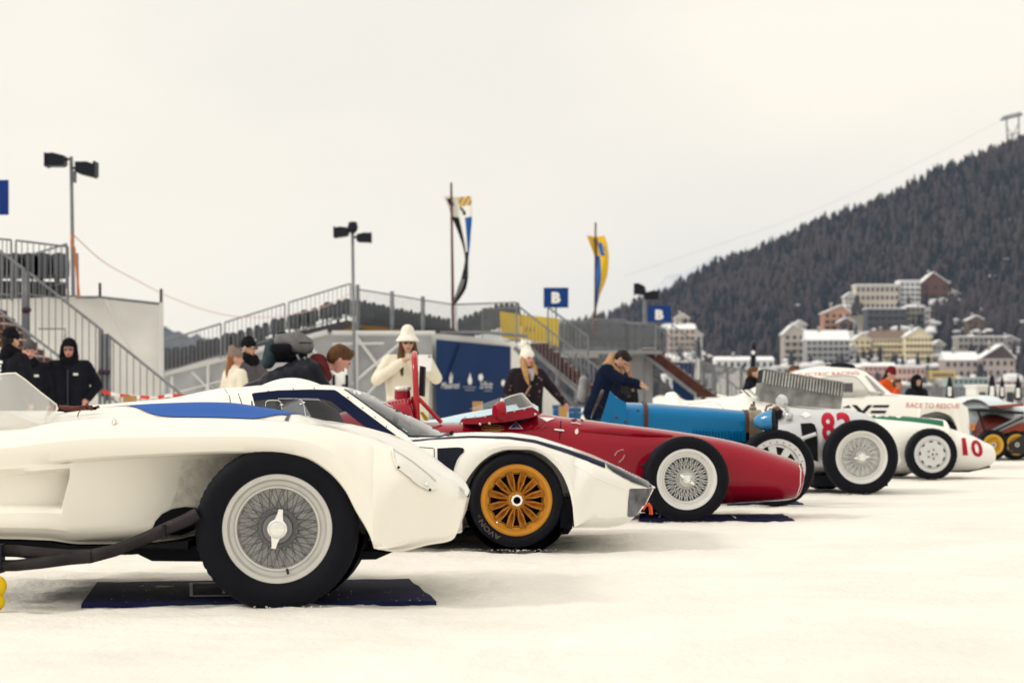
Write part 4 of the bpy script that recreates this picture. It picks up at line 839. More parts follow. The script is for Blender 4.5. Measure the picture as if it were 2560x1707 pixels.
b7 = loft('body', lin(XW(1700, Y), XW(2290, Y), 60)+lin(XW(2296, Y), XW(2402, Y), 40)+lin(XW(2405, Y), XW(2440, Y), 14), sec7, white2_p, car7, Yc, 35)
t7 = bvh(b7)
decal('side_window', Z5([(650, 222), (720, 208), (840, 203), (930, 212), (965, 240), (1075, 368), (830, 372), (650, 378)]), t7, mat('milky_window', (.62, .61, .57), .2, coat=.8), car7, .006)
seam('window_frame', Z5([(640, 380), (642, 222), (720, 202), (840, 197), (935, 206), (972, 236), (1085, 372)]), t7, silver_p, car7, .008, 6, .003)
decal('windscreen', Z5([(1012, 195), (1035, 205), (1130, 295), (1185, 345), (1140, 355), (1090, 300)]), t7, mat('pale_glass', (.30, .30, .31), .1, coat=.6), car7, .008)
seam('belt_trim', Z5([(830, 385), (1000, 378), (1180, 358), (1300, 372)]), t7, silver_p, car7, .012, 8, .0)
text_decal('lettering', 'RACE TO RESCUE', Z5([(1366, 425), (1812, 435), (1806, 472), (1360, 468)]), t7, mat('pale_red_print', (.62, .16, .14), .5), car7, .006)
text_decal('lettering', 'ELECTRIC RACING', Z5([(455, 178), (958, 160), (968, 188), (445, 208)]), t7, mat('pale_red_print', (.62, .16, .14), .5), car7, .006)
nb = mat('black_print', (.012, .013, .03), .5)
decal('logo_stroke', Z5([(905, 445), (945, 445), (995, 492), (1040, 445), (1082, 445), (1010, 515), (972, 515)]), t7, nb, car7, .006)
for q in ([(1090, 445), (1222, 445), (1210, 467), (1078, 467)], [(1070, 490), (1198, 490), (1185, 514), (1058, 514)], [(820, 470), (880, 445), (900, 470), (880, 470)]): decal('logo_stroke', Z5(q), t7, nb, car7, .006)
MB().prism([P(*q, Yc-.25) for q in Z5([(720, 126), (745, 95), (850, 92), (925, 108), (940, 130)])], (0, .5, 0)).build('roof_scoop', blk_m, car7, 20)
MB().box((XW(2112, Y), Y+.02, ZW(980, Y)), (XW(2133, Y), Y+.12, ZW(957, Y))).build('window_opening', mat('grey_trim', (.10, .10, .11), .4), car7)
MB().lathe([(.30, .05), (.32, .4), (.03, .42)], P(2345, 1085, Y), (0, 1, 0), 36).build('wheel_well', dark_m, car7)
MB().ball(P(2432, 1067, Y+.12), .05, .6, .6, 1).build('indicator', mat('amber_lens', (.6, .2, .03), .3), car7)
wh7 = alloy_wheel(car7, P(2345, 1104, Y+.05), .32, .2, .15, silver_p, 0, 0, 9); far_wheel(wh7, car7, 1.4); r7 = copy_tree(wh7, Vector(wh7.location)+Vector((-2.4, 0, 0)), car7); far_wheel(r7, car7, 1.4)
# ================================================================ pale blue car beyond, orange winged racer
Y = 31.0; Yc = Y+.8
car8 = thing('sports_car', 'pale blue and white open sports car half hidden behind the white coupe', 'car', G(2430, Yc))
top8 = crv([(2150, 1040), (2250, 1015), (2381, 1003), (2400, 992), (2440, 987), (2475, 989), (2494, 1000), (2560, 1012), (2600, 1040)], Yc)
loft('body', lin(XW(2150, Yc), XW(2600, Yc), 50), lambda x: superel(Yc, .78*sstep(XW(2120, Yc), XW(2260, Yc), x)*(1-.6*sstep(XW(2560, Yc), XW(2601, Yc), x))+.02, ZW(1095, Yc), top8(x), 13, 3), mat('ice_blue_paint', (.62, .70, .76), .3, coat=.8), car8, Yc, 40)
fnd = MB(); V = []
for i in range(17):
    a = math.pi*i/16; px = 2432-42*math.cos(a); pz = 1025-28*math.sin(a)
    for y_ in (Y-.02, Y+.12, Y+.25): V.append(P(px, pz-(3 if y_ == Y+.12 else 0), y_))
mesh_obj('front_wing', V, [(i*3+j, (i+1)*3+j, (i+1)*3+j+1, i*3+j+1) for i in range(16) for j in range(2)], white2_p, car8, 60)
for wx in (2432, 2250): w8 = alloy_wheel(car8, (XW(wx, Y), Y+.02, .31), .31, .2, .16, silver_p, 0, 8); far_wheel(w8, car8, 1.4)
Y = 30.3; Yc = Y+.75
car9 = thing('winged_racer', 'orange and black winged racing car with a gold wheel at the right edge', 'car', G(2530, Yc))
org = mat('orange_body_paint', (.26, .042, .018), .4, coat=.3); brn = mat('rust_brown_paint', (.12, .02, .016), .4, coat=.3)
top9 = crv([(2436, 1066), (2450, 1040), (2480, 1034), (2500, 1040), (2540, 1050), (2620, 1060), (2760, 1085)], Yc)
b9 = loft('body', lin(XW(2436, Yc), XW(2760, Yc), 40), lambda x: superel(Yc, .45, ZW(1120, Yc), top9(x), 13, 3), brn, car9, Yc, 40)
MB().prism([P(*q, Yc-.5) for q in Z5([(2140, 640), (2352, 600), (2352, 660), (2180, 680)])], (0, 1.0, 0)).build('side_panel', org, car9, 20)
MB().prism([P(*q, Yc-.55) for q in Z5([(2120, 400+50), (2352, 432), (2352, 452), (2130, 468)])], (0, 1.1, 0)).build('nose_panel', org, car9, 20)
MB().prism([P(*q, Yc-.6) for q in Z5([(1925, 478), (2000, 470), (2352, 500), (2352, 522), (2000, 500)])], (0, 1.2, 0)).build('wing', blk_m, car9, 20)
MB().prism([P(*q, Yc-.62) for q in Z5([(2000, 690), (2352, 520), (2352, 575), (2120, 680), (2060, 710)])], (0, .03, 0)).build('wing_end_plate', mat('grey_composite', (.28, .29, .31), .35), car9, 20)
MB().tube([P(*q, Yc-.6) for q in Z5([(1965, 490), (1990, 560), (2030, 700)])], .02, 8).build('wing_strut', blk_m, car9)
MB().tube([P(*q, Yc-.63) for q in Z5([(2020, 705), (2352, 545)])], .014, 8).build('wing_strut', blk_m, car9)
MB().prism([P(*q, Yc-.5) for q in Z5([(2150, 820), (2352, 690), (2420, 700), (2420, 860), (2200, 850)])], (0, 1.0, 0)).build('side_pod', mat('dark_bronze', (.04, .035, .035), .35), car9, 20)
wh9 = gold_wheel(car9, P(2484, 1112, Y), .23, .155, .2, False, mat('yellow_gold_paint', (.72, .42, .06), .4)); wh9.scale = (1, 1, 1); far_wheel(wh9, car9, 1.4); r9 = copy_tree(wh9, Vector(wh9.location)+Vector((.42, .25, -.0)), car9)
# ================================================================ grandstands, rails, banners, lamps, flags
seat_m = mat('grey_seat_shell', (.085, .092, .105), .6, vary=.15, vscale=3); tarp_m = mat('white_tarpaulin', (.72, .715, .69), .6, vary=.08, vscale=1.2, bump=.3, bscale=2.5)
mesh_m = mat('grey_scrim', (.42, .43, .45), .7, vary=.25, vscale=.7, bump=.3, bscale=2); truss_m = mat('pale_truss', (.62, .62, .62), .5); step_m = mat('brown_step', (.10, .035, .025), .7, vary=.3, vscale=3)
flood_m = mat('floodlight_black', (.012, .014, .022), .45); deckm = mat('dark_deck', (.07, .072, .078), .7)
def seat_mesh():
    m = MB(); w = .22; pts = [(-w, 0), (-w*1.02, .28), (-w*.92, .40), (-w*.6, .47), (0, .50), (w*.6, .47), (w*.92, .40), (w*1.02, .28), (w, 0)]
    m.prism([(x, 0, z) for x, z in pts], (0, .05, 0)); m.prism([(-w, 0, .0), (w, 0, .0), (w*.9, 0, -.06), (-w*.9, 0, -.06)], (0, -.36, 0)); m.box((-.04, -.2, -.42), (.04, -.1, -.05))
    return m
_sm = None
def seat(par, p, sc=1., rz=0., sx=1.):
    global _sm
    if _sm is None:
        o = seat_mesh().build('seat', seat_m); _sm = o.data; COL.objects.unlink(o); bpy.data.objects.remove(o)
    o = bpy.data.objects.new('seat', _sm); o.location = Vector(p)-W0[par.name]; o.scale = (sc*sx, sc, sc); o.rotation_euler = (0, 0, rz); link(o, par); return o
def rail(par, a, b, drop, n, r=.012, R=.022, posts=True, mid=False, dropb=None, m=None):
    a = Vector(a); b = Vector(b); dropb = drop if dropb is None else dropb; k = MB(); k.tube([a, b], R, 8)
    k.tube([a-Vector((0, 0, drop)), b-Vector((0, 0, dropb))], R*.8, 6)
    for i in range(n+1):
        t = i/n; p = a.lerp(b, t); d = lerp(drop, dropb, t); e = i in (0, n) and posts
        k.tube([p, p-Vector((0, 0, d+(.12 if e else 0)))], R if e else r, 6)
    return k.build('railing', m or galv_m, par, 40)
def lamp_post(label, base, top, r, lamps, extra=()):
    t = thing('floodlight_post', label, 'floodlight', base, 'floodlights on the stands')
    MB().tube([base, top], [r, r*.85], 10).build('pole', galv_m, t)
    for (x0, x1, y0, y1, tilt) in lamps:
        Yl = top.y; c = P((x0+x1)/2, (y0+y1)/2, Yl); hx = XW(x1, Yl)-XW(x0, Yl); hz = ZW(y0, Yl)-ZW(y1, Yl); sg = 1 if c.x > top.x else -1
        poly = [(-.5, -.30), (-.35, -.5+.08), (.5, -.5), (.5, .42), (.1, .5), (-.5, .34)]
        q = [c+Vector((sg*u*hx, -.16, v*hz+tilt*u*hz)) for u, v in poly]; l = MB(); l.prism(q, (0, .34, 0)); l.obox(c+Vector((sg*.5*hx, .02, 0)), (.02, 0, 0), (0, .2, 0), (0, 0, hz*.5)); fl = l.build('lamp_head', flood_m, t, 25)
        MB().tube([Vector((top.x, top.y, c.z+.03)), c-Vector((sg*hx*.4, 0, 0))], r*.6, 8).build('bracket', flood_m, t)
    for e in extra: e(t)
    return t
# ---- left stand
YL = 41.
gl = thing('grandstand', 'left hand grandstand with grey seats, stair rail and white tarpaulin wall', 'grandstand', G(150, YL))
MB().prism([P(-60, 738, YL+.3), P(195, 738, YL+.3), P(195, 752, YL+.3), P(-60, 752, YL+.3)], (0, 3, 0)).build('deck', deckm, gl, 20)
for x in (-30, 5, 37, 71, 107, 147): seat(gl, P(x, 690, YL+1.2), 1.0)
MB().prism([P(-60, 700, YL+1.5), P(160, 705, YL+1.5), P(160, 738, YL+1.5), P(-60, 738, YL+1.5)], (0, .2, 0)).build('seat_row_board', deckm, gl, 20)
rail(gl, P(-60, 592, YL), P(28, 600, YL), 1.13, 8, .011); rail(gl, P(40, 601, YL), P(170, 617, YL), 1.08, 9, .011)
rail(gl, P(80, 636, YL+2.5), P(166, 610, YL+.2), .8, 6, .009)
for x in (168, 183, 193): MB().tube([P(x, 618+(x-168)*.6, YL), P(x+2, 740, YL)], .028, 8).build('corner_post', galv_m, gl)
rail(gl, P(-40, 597, YL-2), P(61, 674, YL-2), 1.18, 7, .011, .026); rail(gl, P(72, 682, YL-2), P(256, 826, YL-2), 1.18, 11, .011, .026); rail(gl, P(267, 835, YL-2), P(451, 984, YL-2), 1.18, 11, .011, .026)
rail(gl, P(-40, 748, YL-3.2), P(160, 900, YL-3.2), .85, 12, .010, .026)
for x, y in ((58, 676), (65, 680), (250, 824), (262, 834), (274, 842)): MB().tube([P(x, y, YL-2.05), P(x, y+190, YL-2.05)], .035, 8).build('stair_post', galv_m, gl)
for x, y in ((62, 775), (70, 775), (252, 930), (268, 930)): MB().ball(P(x, y, YL-2.1), .07, 1, .8, .8, 8, 6).build('clamp', mat('purple_clamp', (.05, .025, .05), .5), gl)
for i in range(12):
    a = P(-70+i*19, 772+i*20, YL-2.6); MB().box((a.x, YL-2.9, a.z-.13), (a.x+.46, YL-1.7, a.z)).build('step', step_m, gl, 0)
    MB().box((a.x-.02, YL-2.86, a.z+.003), (a.x+.40, YL-1.7, a.z+.03)).build('step_snow', snow_m, gl, 0)
tw = MB(); top = [(150, 742), (195, 742), (250, 748), (330, 752), (403, 760)]
V = []
for i, (x, y) in enumerate(top):
    for j in range(9): V.append(P(x, lerp(y, 1060, j/8), YL+.2+.06*math.sin(i*2.1+j*.9)))
V2 = [P(-80, lerp(752, 1060, j/8), YL+.25) for j in range(9)]
V = V2+V; tarp = mesh_obj('tarpaulin', V, [(i*9+j, i*9+j+1, (i+1)*9+j+1, (i+1)*9+j) for i in range(5) for j in range(8)], tarp_m, gl, 60)
MB().tube([P(190, 743, YL), P(250, 743, YL), P(403, 760, YL)], .03, 8).build('tarp_rail', galv_m, gl); MB().tube([P(403, 724, YL), P(405, 1060, YL)], .045, 8).build('tarp_post', truss_m, gl)
MB().tube([P(250, 707, YL), P(250, 744, YL)], .028, 8).build('tarp_post', flood_m, gl); MB().tube([P(403, 722, YL-.02), P(403, 756, YL-.02)], .03, 8).build('tarp_post', flood_m, gl)
MB().tube([P(262, 748, YL-.05), P(330, 880, YL-.05)], .022, 6).build('guy', truss_m, gl)
MB().tube([P(96, 822, YL-.4), P(163, 822, YL-.4), P(163, 860, YL-.4)], .02, 6).build('rear_frame', galv_m, gl)
lamp_post('tall floodlight post with two black lamps on the left hand stand', P(183, 740, YL-.3), P(178, 392, YL-.3), .042, [(117, 164, 384, 418, .1), (191, 239, 405, 441, -.25)],
  [lambda t: MB().box((XW(180, YL-.5), YL-.55, ZW(456, YL-.5)), (XW(189, YL-.5), YL-.4, ZW(428, YL-.5))).build('control_box', mat('grey_box', (.12, .125, .14), .5), t),
   lambda t: MB().tube([P(181, 585, YL-.36), P(178, 604, YL-.4), P(186, 620, YL-.36), P(192, 680, YL-.4), P(198, 742, YL-.36)], .025, 6).build('orange_strap', mat('orange_strap', (.55, .16, .05), .6), t)])
def cable(name, label, pts, r, m, cat='rope'):
    o = MB().tube(pts, r, 6).build(name, m); return tag(o, label, cat)
def catmull(pts, n=10):
    out = []; p = [Vector(q) for q in pts]; p = [p[0]*2-p[1]]+p+[p[-1]*2-p[-2]]
    for i in range(1, len(p)-2):
        for k_ in range(n):
            t = k_/n; out.append(.5*((2*p[i])+(-p[i-1]+p[i+1])*t+(2*p[i-1]-5*p[i]+4*p[i+1]-p[i+2])*t*t+(-p[i-1]+3*p[i]-3*p[i+1]+p[i+2])*t**3))
    return out+[p[-2]]
cable('rope', 'pale red rope sagging between the left floodlight and the middle stand', catmull([P(182, 586, YL-.3), P(260, 655, 44), P(350, 705, 48), P(430, 745, 52), P(520, 777, 56), P(600, 792, 58), P(700, 790, 60), P(800, 770, 60), P(872, 735, 60)]), .012, mat('pink_rope', (.62, .40, .36), .7))
sb = thing('sign_board', 'plain blue sign board cut by the left edge of the picture', 'sign', P(-20, 540, 40))
MB().box((XW(-60, 40), 40, ZW(537, 40)), (XW(20.5, 40), 40.05, ZW(450, 40))).build('board', mat('sign_blue', (.008, .035, .20), .5, vary=.2, vscale=1.5), sb, 0); MB().tube([P(-40, 460, 40.08), P(-40, 740, 40.08)], .03, 8).build('pole', galv_m, sb)
# ---- middle stand
YM = 61.
gm_ = thing('grandstand', 'middle grandstand with rows of grey seats behind a climbing handrail', 'grandstand', G(800, YM))
MB().prism([P(409, 905, YM), P(870, 800, YM), P(895, 806, YM), P(1140, 824, YM), P(1140, 832, YM), P(819, 832, YM), P(409, 936, YM)], (0, 6, 0)).build('deck', deckm, gm_, 20)
MB().prism([P(890, 812, YM-.05), P(1010, 822, YM-.05), P(1010, 830, YM-.05), P(840, 830, YM-.05)], (0, .05, 0)).build('board', mat('ochre_board', (.22, .12, .03), .7), gm_, 20)
rail(gm_, P(409, 852, YM-.6), P(552, 809, YM-.6), .95, 14, .010, .03, dropb=.95); rail(gm_, P(562, 806, YM-.6), P(712, 759, YM-.6), .95, 14, .010, .026); rail(gm_, P(722, 756, YM-.6), P(876, 709, YM-.6), .95, 14, .010, .026)
Z7 = lambda l: zo(l, 380, 520, 2.735)
for q in ((40, 1020), (105, 1015), (165, 1010), (230, 1010), (330, 960), (395, 960), (510, 915), (565, 915), (745, 880), (840, 815), (985, 780), (1040, 757), (1090, 765), (1200, 703), (1270, 712), (1330, 680), (1380, 690)): 
    x, y = Z7([q])[0]
    seat(gm_, P(x, y+14, YM+.4), .92, 0, .72)
for i in range(22):
    x = 418+i*20.5; y = lerp(906, 776, i/21); seat(gm_, P(x, y+6, YM+1.6), .82, 0, .66)
for i in range(20):
    x = 900+i*11.6; y = 752+i*2.3
    seat(gm_, P(x, y+34-(i % 2)*3, YM+1.6+i*.25), .90, 0, .42); seat(gm_, P(x+5, y+52, YM+1.0+i*.25), .80, 0, .45)
for i in range(12):
    x = 1150+i*13.; y = lerp(812, 776, min(1, i/8)); seat(gm_, P(x, y+14-(i % 2)*3, YM+9), .9, 0, .46); seat(gm_, P(x+6, y+36, YM+8), .85, 0, .46)
rail(gm_, P(894, 723, YM-.3), P(980, 737, YM+1), 1.15, 12, .009, .022); rail(gm_, P(980, 737, YM+1), P(1057, 750, YM+2.2), 1.08, 12, .009, .022); rail(gm_, P(1057, 750, YM+2.2), P(1132, 761, YM+3.4), 1.04, 12, .009, .022)
for x, y0, y1 in ((894, 712, 826), (980, 728, 830), (1057, 741, 832)): MB().tube([P(x, y0, YM-.1), P(x, y1, YM-.1)], .06, 8).build('rail_post', galv_m, gm_)
rail(gm_, P(1140, 761, YM+2), P(1290, 756, YM+2), 1.2, 22, .010, .024); rail(gm_, P(1206, 772, YM+6), P(1290, 770, YM+6), 1.1, 12, .014, .026)
MB().tube([P(1100, 832, YM-.05), P(1220, 831, YM), P(1320, 840, YM)], .05, 8).build('deck_rail', galv_m, gm_)
# scrim wall with its frame showing through
V = []; tp = [(409, 936), (520, 906), (640, 874), (760, 843), (830, 830), (960, 829), (1088, 831)]
for i, (x, y) in enumerate(tp):
    for j in range(7): V.append(P(x, lerp(y, 1062, j/6), YM-.2+.10*math.sin(i*1.7+j*1.3)))
mesh_obj('scrim', V, [(i*7+j, i*7+j+1, (i+1)*7+j+1, (i+1)*7+j) for i in range(len(tp)-1) for j in range(6)], mesh_m, gm_, 60)
for a, b, r in (((409, 934), (819, 830), .09), ((830, 832), (1088, 833), .08), ((830, 860), (960, 858), .04), ((890, 840), (1010, 1000), .05), ((1010, 850), (880, 960), .045), ((960, 940), (860, 1050), .04), ((760, 850), (870, 970), .05), ((890, 838), (890, 1040), .07), ((1008, 840), (1008, 1040), .05), ((520, 910), (520, 1050), .05), ((640, 880), (560, 1040), .04), ((480, 930), (560, 1010), .04), ((430, 940), (430, 1050), .04), ((409, 990), (560, 950), .03), ((600, 1000), (900, 1000), .03)):
    MB().tube([P(*a, YM-.40), P(*b, YM-.40)], r, 6).build('truss', truss_m, gm_)
# front wall, turned to the right, with the blue banner
yb0, yb1 = YM-1.2, YM+2.0
V = []; tp = [(1080, 832), (1090, 834), (1140, 838), (1190, 842), (1240, 848), (1290, 858), (1312, 866)]
for i, (x, y) in enumerate(tp):
    for j in range(7): V.append(P(x, lerp(y, 1062, j/6), lerp(yb0, yb1, i/6)+.03*math.sin(i*2.2+j)))
mesh_obj('front_tarpaulin', V, [(i*7+j, i*7+j+1, (i+1)*7+j+1, (i+1)*7+j) for i in range(6) for j in range(6)], tarp_m, gm_, 60)
bn = thing('sponsor_banner', 'large navy banner with white sponsor logos on the middle stand', 'banner', G(1180, YM)); bm_ = mat('banner_blue', (.012, .036, .115), .7, vary=.15, vscale=1.)
def yban(px): return lerp(yb0, yb1, (px-1080)/232)-.30
V = []; nb_ = 13
for i in range(nb_):
    x = lerp(1090, 1277, i/(nb_-1))
    for j in range(7): V.append(P(x, lerp(lerp(848, 866, i/(nb_-1)), 1062, j/6), yban(x)+.015*math.sin(i*1.1+j*.5)))
n0 = len(V); V += [v+Vector((0, .04, 0)) for v in V]
F = [(i*7+j, i*7+j+1, (i+1)*7+j+1, (i+1)*7+j) for i in range(nb_-1) for j in range(6)]; F += [tuple(n0+q for q in f) for f in F]
mesh_obj('cloth', V, F, bm_, bn, 60)
def bq(px, py): return P(px, py, yban(px)-.05)
def bpoly(name, pts): mesh_obj(name, [bq(*p) for p in pts], [tuple(range(len(pts)))], text_white, bn, 0)
MB().tube([bq(1148, 862), bq(1118, 948)], .035, 6).build('fold', mat('fold_navy', (.008, .02, .07), .7), bn)
for pts in ([(1126, 955), (1128, 955), (1128.6, 940), (1127, 924), (1125.4, 940)], [(1122.5, 945), (1124.5, 955), (1126, 955), (1124, 942), (1121, 931)], [(1131.5, 945), (1129.5, 955), (1128, 955), (1130, 942), (1133, 931)]): bpoly('trident', pts)
bpoly('trident', [(1122, 954), (1132, 954), (1128.5, 958), (1125.5, 958)])
def btext(s, x0, x1, y0, y1, bold=.0, shear=.3):
    V, F = text_mesh(s, 9, bold, shear); mesh_obj('banner_lettering', [bq(lerp(x0, x1, u), lerp(y1, y0, v)) for u, v in V], F, text_white, bn, 0)
btext('Maserati', 1103, 1149, 955, 971)
bpoly('flame_emblem', [(1169, 950), (1173, 940), (1174.5, 931), (1178, 942), (1180.5, 952), (1178, 961), (1172, 961)])
btext('St.Moritz', 1200, 1232, 952, 971, .0, .4)
bpoly('sun_emblem', [(1202+6*math.cos(a), 943+9*math.sin(a)) for a in lin(0, 5.9, 14)])
mesh_obj('small_print', [bq(*p) for p in ((1158, 966), (1190, 967), (1190, 969), (1158, 968))], [(0, 1, 2, 3)], mat('faint_print', (.35, .4, .5), .6), bn, 0)
mesh_obj('small_print', [bq(*p) for p in ((1162, 973), (1186, 974), (1186, 976), (1162, 975))], [(0, 1, 2, 3)], mat('faint_print', (.35, .4, .5), .6), bn, 0)
mesh_obj('small_print', [bq(*p) for p in ((1210, 975), (1230, 976), (1230, 978), (1210, 977))], [(0, 1, 2, 3)], mat('faint_print', (.35, .4, .5), .6), bn, 0)
bpoly('round_emblem', [(1258+5*math.cos(a), 957+8*math.sin(a)) for a in lin(0, 5.9, 14)])
# yellow banner behind rails
yb = thing('yellow_banner', 'yellow banner hung behind the rails at the top of the stairs', 'banner', P(1322, 862, YM+4)); ym = mat('banner_yellow', (.62, .44, .05), .6, vary=.1, vscale=1)
MB().prism([P(*q, YM+4) for q in ((1250, 778), (1300, 786), (1300, 856), (1252, 842))], (0, .04, 0)).build('cloth', ym, yb, 0)
MB().prism([P(*q, YM+4.3) for q in ((1303, 786), (1396, 796), (1396, 866), (1303, 846))], (0, .04, 0)).build('cloth', ym, yb, 0)
for x0_ in (1313, 1323, 1333): MB().prism([P(*q, YM+3.95) for q in ((x0_, 829), (x0_+3, 829), (x0_+6, 816), (x0_+3, 816))], (0, .02, 0)).build('faded_print', mat('dull_print', (.2, .14, .04), .6), yb, 0)
# stairs
def stairs(label, x0, y0, x1, y1, n, Ys, wpx, rails):
    t = thing('staircase', label, 'stairs', G(x1, Ys))
    for i in range(n):
        u = i/(n-1); a = P(lerp(x0, x1, u), lerp(y0, y1, u), Ys); MB().box((a.x, Ys-.1, a.z-.17), (a.x+wpx*Ys/FP, Ys+1.6, a.z)).build('step', step_m, t, 0)
        MB().box((a.x+.05, Ys+.02, a.z+.003), (a.x+wpx*Ys/FP-.1, Ys+1.55, a.z+.04)).build('step_snow', snow_m, t, 0)
    MB().tube([P(x0-12, y0+2, Ys-.2), P(x1-12, y1+4, Ys-.2)], .07, 8).build('stringer', galv_m, t)
    MB().tube([P(x0-40, y0+10, Ys+1.7), P(x1-30, y1+30, Ys+1.7)], .07, 8).build('stringer', galv_m, t)
    for a, b, d, k_, dy in rails: rail(t, P(*a, Ys+dy), P(*b, Ys+dy), d, k_, .012, .028)
    return t
stairs('brown staircase with steel rails beside the navy banner', 1326, 858, 1470, 985, 12, 58., 46, [((1292, 762), (1400, 846), 1.0, 12, -.3), ((1400, 846), (1610, 1008), 1.0, 20, -.3), ((1370, 768), (1470, 842), 1.0, 10, 1.6)])
stairs('far brown staircase with steel rails left of the white racer tail', 1606, 872, 1750, 982, 11, 74., 42, [((1640, 815), (1760, 905), .9, 12, -.3), ((1760, 905), (1880, 996), .9, 12, -.3), ((1680, 812), (1740, 855), .9, 8, 1.6)])
fs = thing('grandstand', 'far grandstand platform with steel railing behind the stairs', 'grandstand', G(1540, 72))
for a, b in (((1380, 800), (1470, 803)), ((1470, 798), (1566, 800)), ((1566, 808), (1640, 812))): rail(fs, P(*a, 73), P(*b, 73), 1.05, 16, .010, .026)
rail(fs, P(1400, 806, 78), P(1680, 806, 78), 1.1, 46, .009, .022)
MB().prism([P(1380, 876, 73), P(1650, 876, 73), P(1650, 884, 73), P(1380, 884, 73)], (0, 6, 0)).build('deck', mat('grey_deck', (.28, .29, .3), .6), fs, 20)
for i in range(14): seat(fs, P(1385+i*18, 852, 84+i*.3), 1.2)
for x in (1392, 1440, 1500, 1560, 1612): MB().tube([P(x, 880, 74), P(x, 1062, 74)], .06, 8).build('deck_post', galv_m, fs)
for a, b in (((1440, 890), (1500, 1040)), ((1500, 890), (1610, 1040)), ((1560, 900), (1450, 1040))): MB().tube([P(*a, 74.3), P(*b, 74.3)], .05, 6).build('brace', galv_m, fs)
V = []
for i in range(7):
    for j in range(5): V.append(P(1500+i*22, lerp(888, 1060, j/4), 75+.15*math.sin(i*2+j)))
mesh_obj('tarpaulin', V, [(i*5+j, i*5+j+1, (i+1)*5+j+1, (i+1)*5+j) for i in range(6) for j in range(4)], mesh_m, fs, 60)
MB().prism([P(1332, 920, 66), P(1400, 985, 66), P(1400, 1062, 66), P(1332, 1062, 66)], (0, .1, 0)).build('snowy_panel', tarp_m, fs, 0)
nb2 = thing('navy_banner', 'navy banner with white edge under the far staircase', 'banner', G(1708, 79))
MB().box((XW(1682, 79), 79, ZW(1060, 79)), (XW(1736, 79), 79.05, ZW(906, 79))).build('cloth', bm_, nb2, 0); MB().box((XW(1738, 79), 79, ZW(1060, 79)), (XW(1748, 79), 79.05, ZW(896, 79))).build('white_edge', tarp_m, nb2, 0)
# floodlights, signs
lamp_post('floodlight post with two black lamps in the middle of the picture', G(888, YM-1.5), P(881, 562, YM-1.5), .055, [(836, 872, 567, 594, -.1), (892, 927, 582, 607, .05)],
  [lambda t: MB().lathe([(.001, .16), (.12, .14), (.16, 0), (.13, -.12), (.05, -.2)], P(882, 567, YM-1.6), (0, 0, 1), 12).build('lamp_cap', flood_m, t)])
lamp_post('short floodlight post above the right hand B sign', P(1612, 810, 80), P(1611, 722, 80), .09, [(1586, 1612, 709, 738, .2), (1611, 1644, 727, 751, .1)])
def bsign(label, x0, x1, y0, y1, Ys, base):
    t = thing('sign_board', label, 'sign', P((x0+x1)/2, base, Ys)); MB().box((XW(x0, Ys), Ys, ZW(y1, Ys)), (XW(x1, Ys), Ys+.06, ZW(y0, Ys))).build('board', mat('sign_board_blue', (.006, .045, .215), .5), t, 0)
    w = x1-x0; h = y1-y0; text_flat('letter', 'B', P(x0+w*.32, y0+h*.78, Ys-.012), (XW(w*.36+CX, Ys), 0, 0), (0, 0, h*.56*Ys/FP), text_white, t, .06)
    MB().tube([P((x0+x1)/2, y1-4, Ys+.1), P((x0+x1)/2, base, Ys+.1)], .03, 8).build('pole', galv_m, t)
bsign('blue sign board with a white B above the stairs', 1359, 1421, 719, 769, 66, 850); bsign('blue sign board with a white B beside the floodlight, right of the yellow flag', 1620, 1677, 764, 809, 78, 880)
# flags
def flag(label, pole0, pole1, rows, mats, cell, Yf):
    t = thing('flag', label, 'flag', pole0, 'flags on the stands'); MB().tube([pole0, pole1], [.05, .035], 8).build('pole', mat('brown_pole', (.12, .05, .04), .6), t)
    ys_ = [r[0] for r in rows]; fl = pchip(ys_, [r[1] for r in rows]); fr = pchip(ys_, [r[2] for r in rows]); n, k_ = 48, 14; V = []; F = []; MI = []
    for i in range(n+1):
        y = lerp(ys_[0], ys_[-1], i/n)
        for j in range(k_+1):
            u = j/k_; x, yy = zo([(lerp(fl(y), fr(y), u), y+8*math.sin(u*3))], 940, 440, 2.529)[0]; V.append(P(x, yy, Yf+.35*math.sin(u*4+i*.12)*(.4+.6*i/n)))
    for i in range(n):
        for j in range(k_): F.append((i*(k_+1)+j, i*(k_+1)+j+1, (i+1)*(k_+1)+j+1, (i+1)*(k_+1)+j)); MI.append(cell(lerp(ys_[0], ys_[-1], (i+.5)/n), (j+.5)/k_))
    o = mesh_obj('cloth', V, F, mats, t, 60)
    for p, q in zip(o.data.polygons, MI): p.material_index = q
    sol = o.modifiers.new('thickness', 'SOLIDIFY'); sol.thickness = .01
    return t
fw, fb, fbl, fy, fg = mat('flag_white', (.74, .73, .70), .8), mat('flag_black', (.012, .013, .018), .8), mat('flag_blue', (.012, .10, .33), .8), mat('flag_yellow', (.70, .43, .02), .8), mat('flag_grey', (.20, .20, .20), .8)
def c1(y, u):
    if y < 255:
        if 140 < y < 188 and .06 < u < .30: return 1
        if y < 185 and u > .52: return 3 if (int(y/11)+int(u*14)) % 3 else 2
        if 188 < y < 235 and .50 < u < .68 and abs((y-210)/25*.09-(u-.59)) < .07: return 1
        return 0
    if y > 640 and u < .55: return 4
    return 1 if u < (.36 if y < 470 else .9) else (0 if u < .62 else 2) if y < 560 else 1
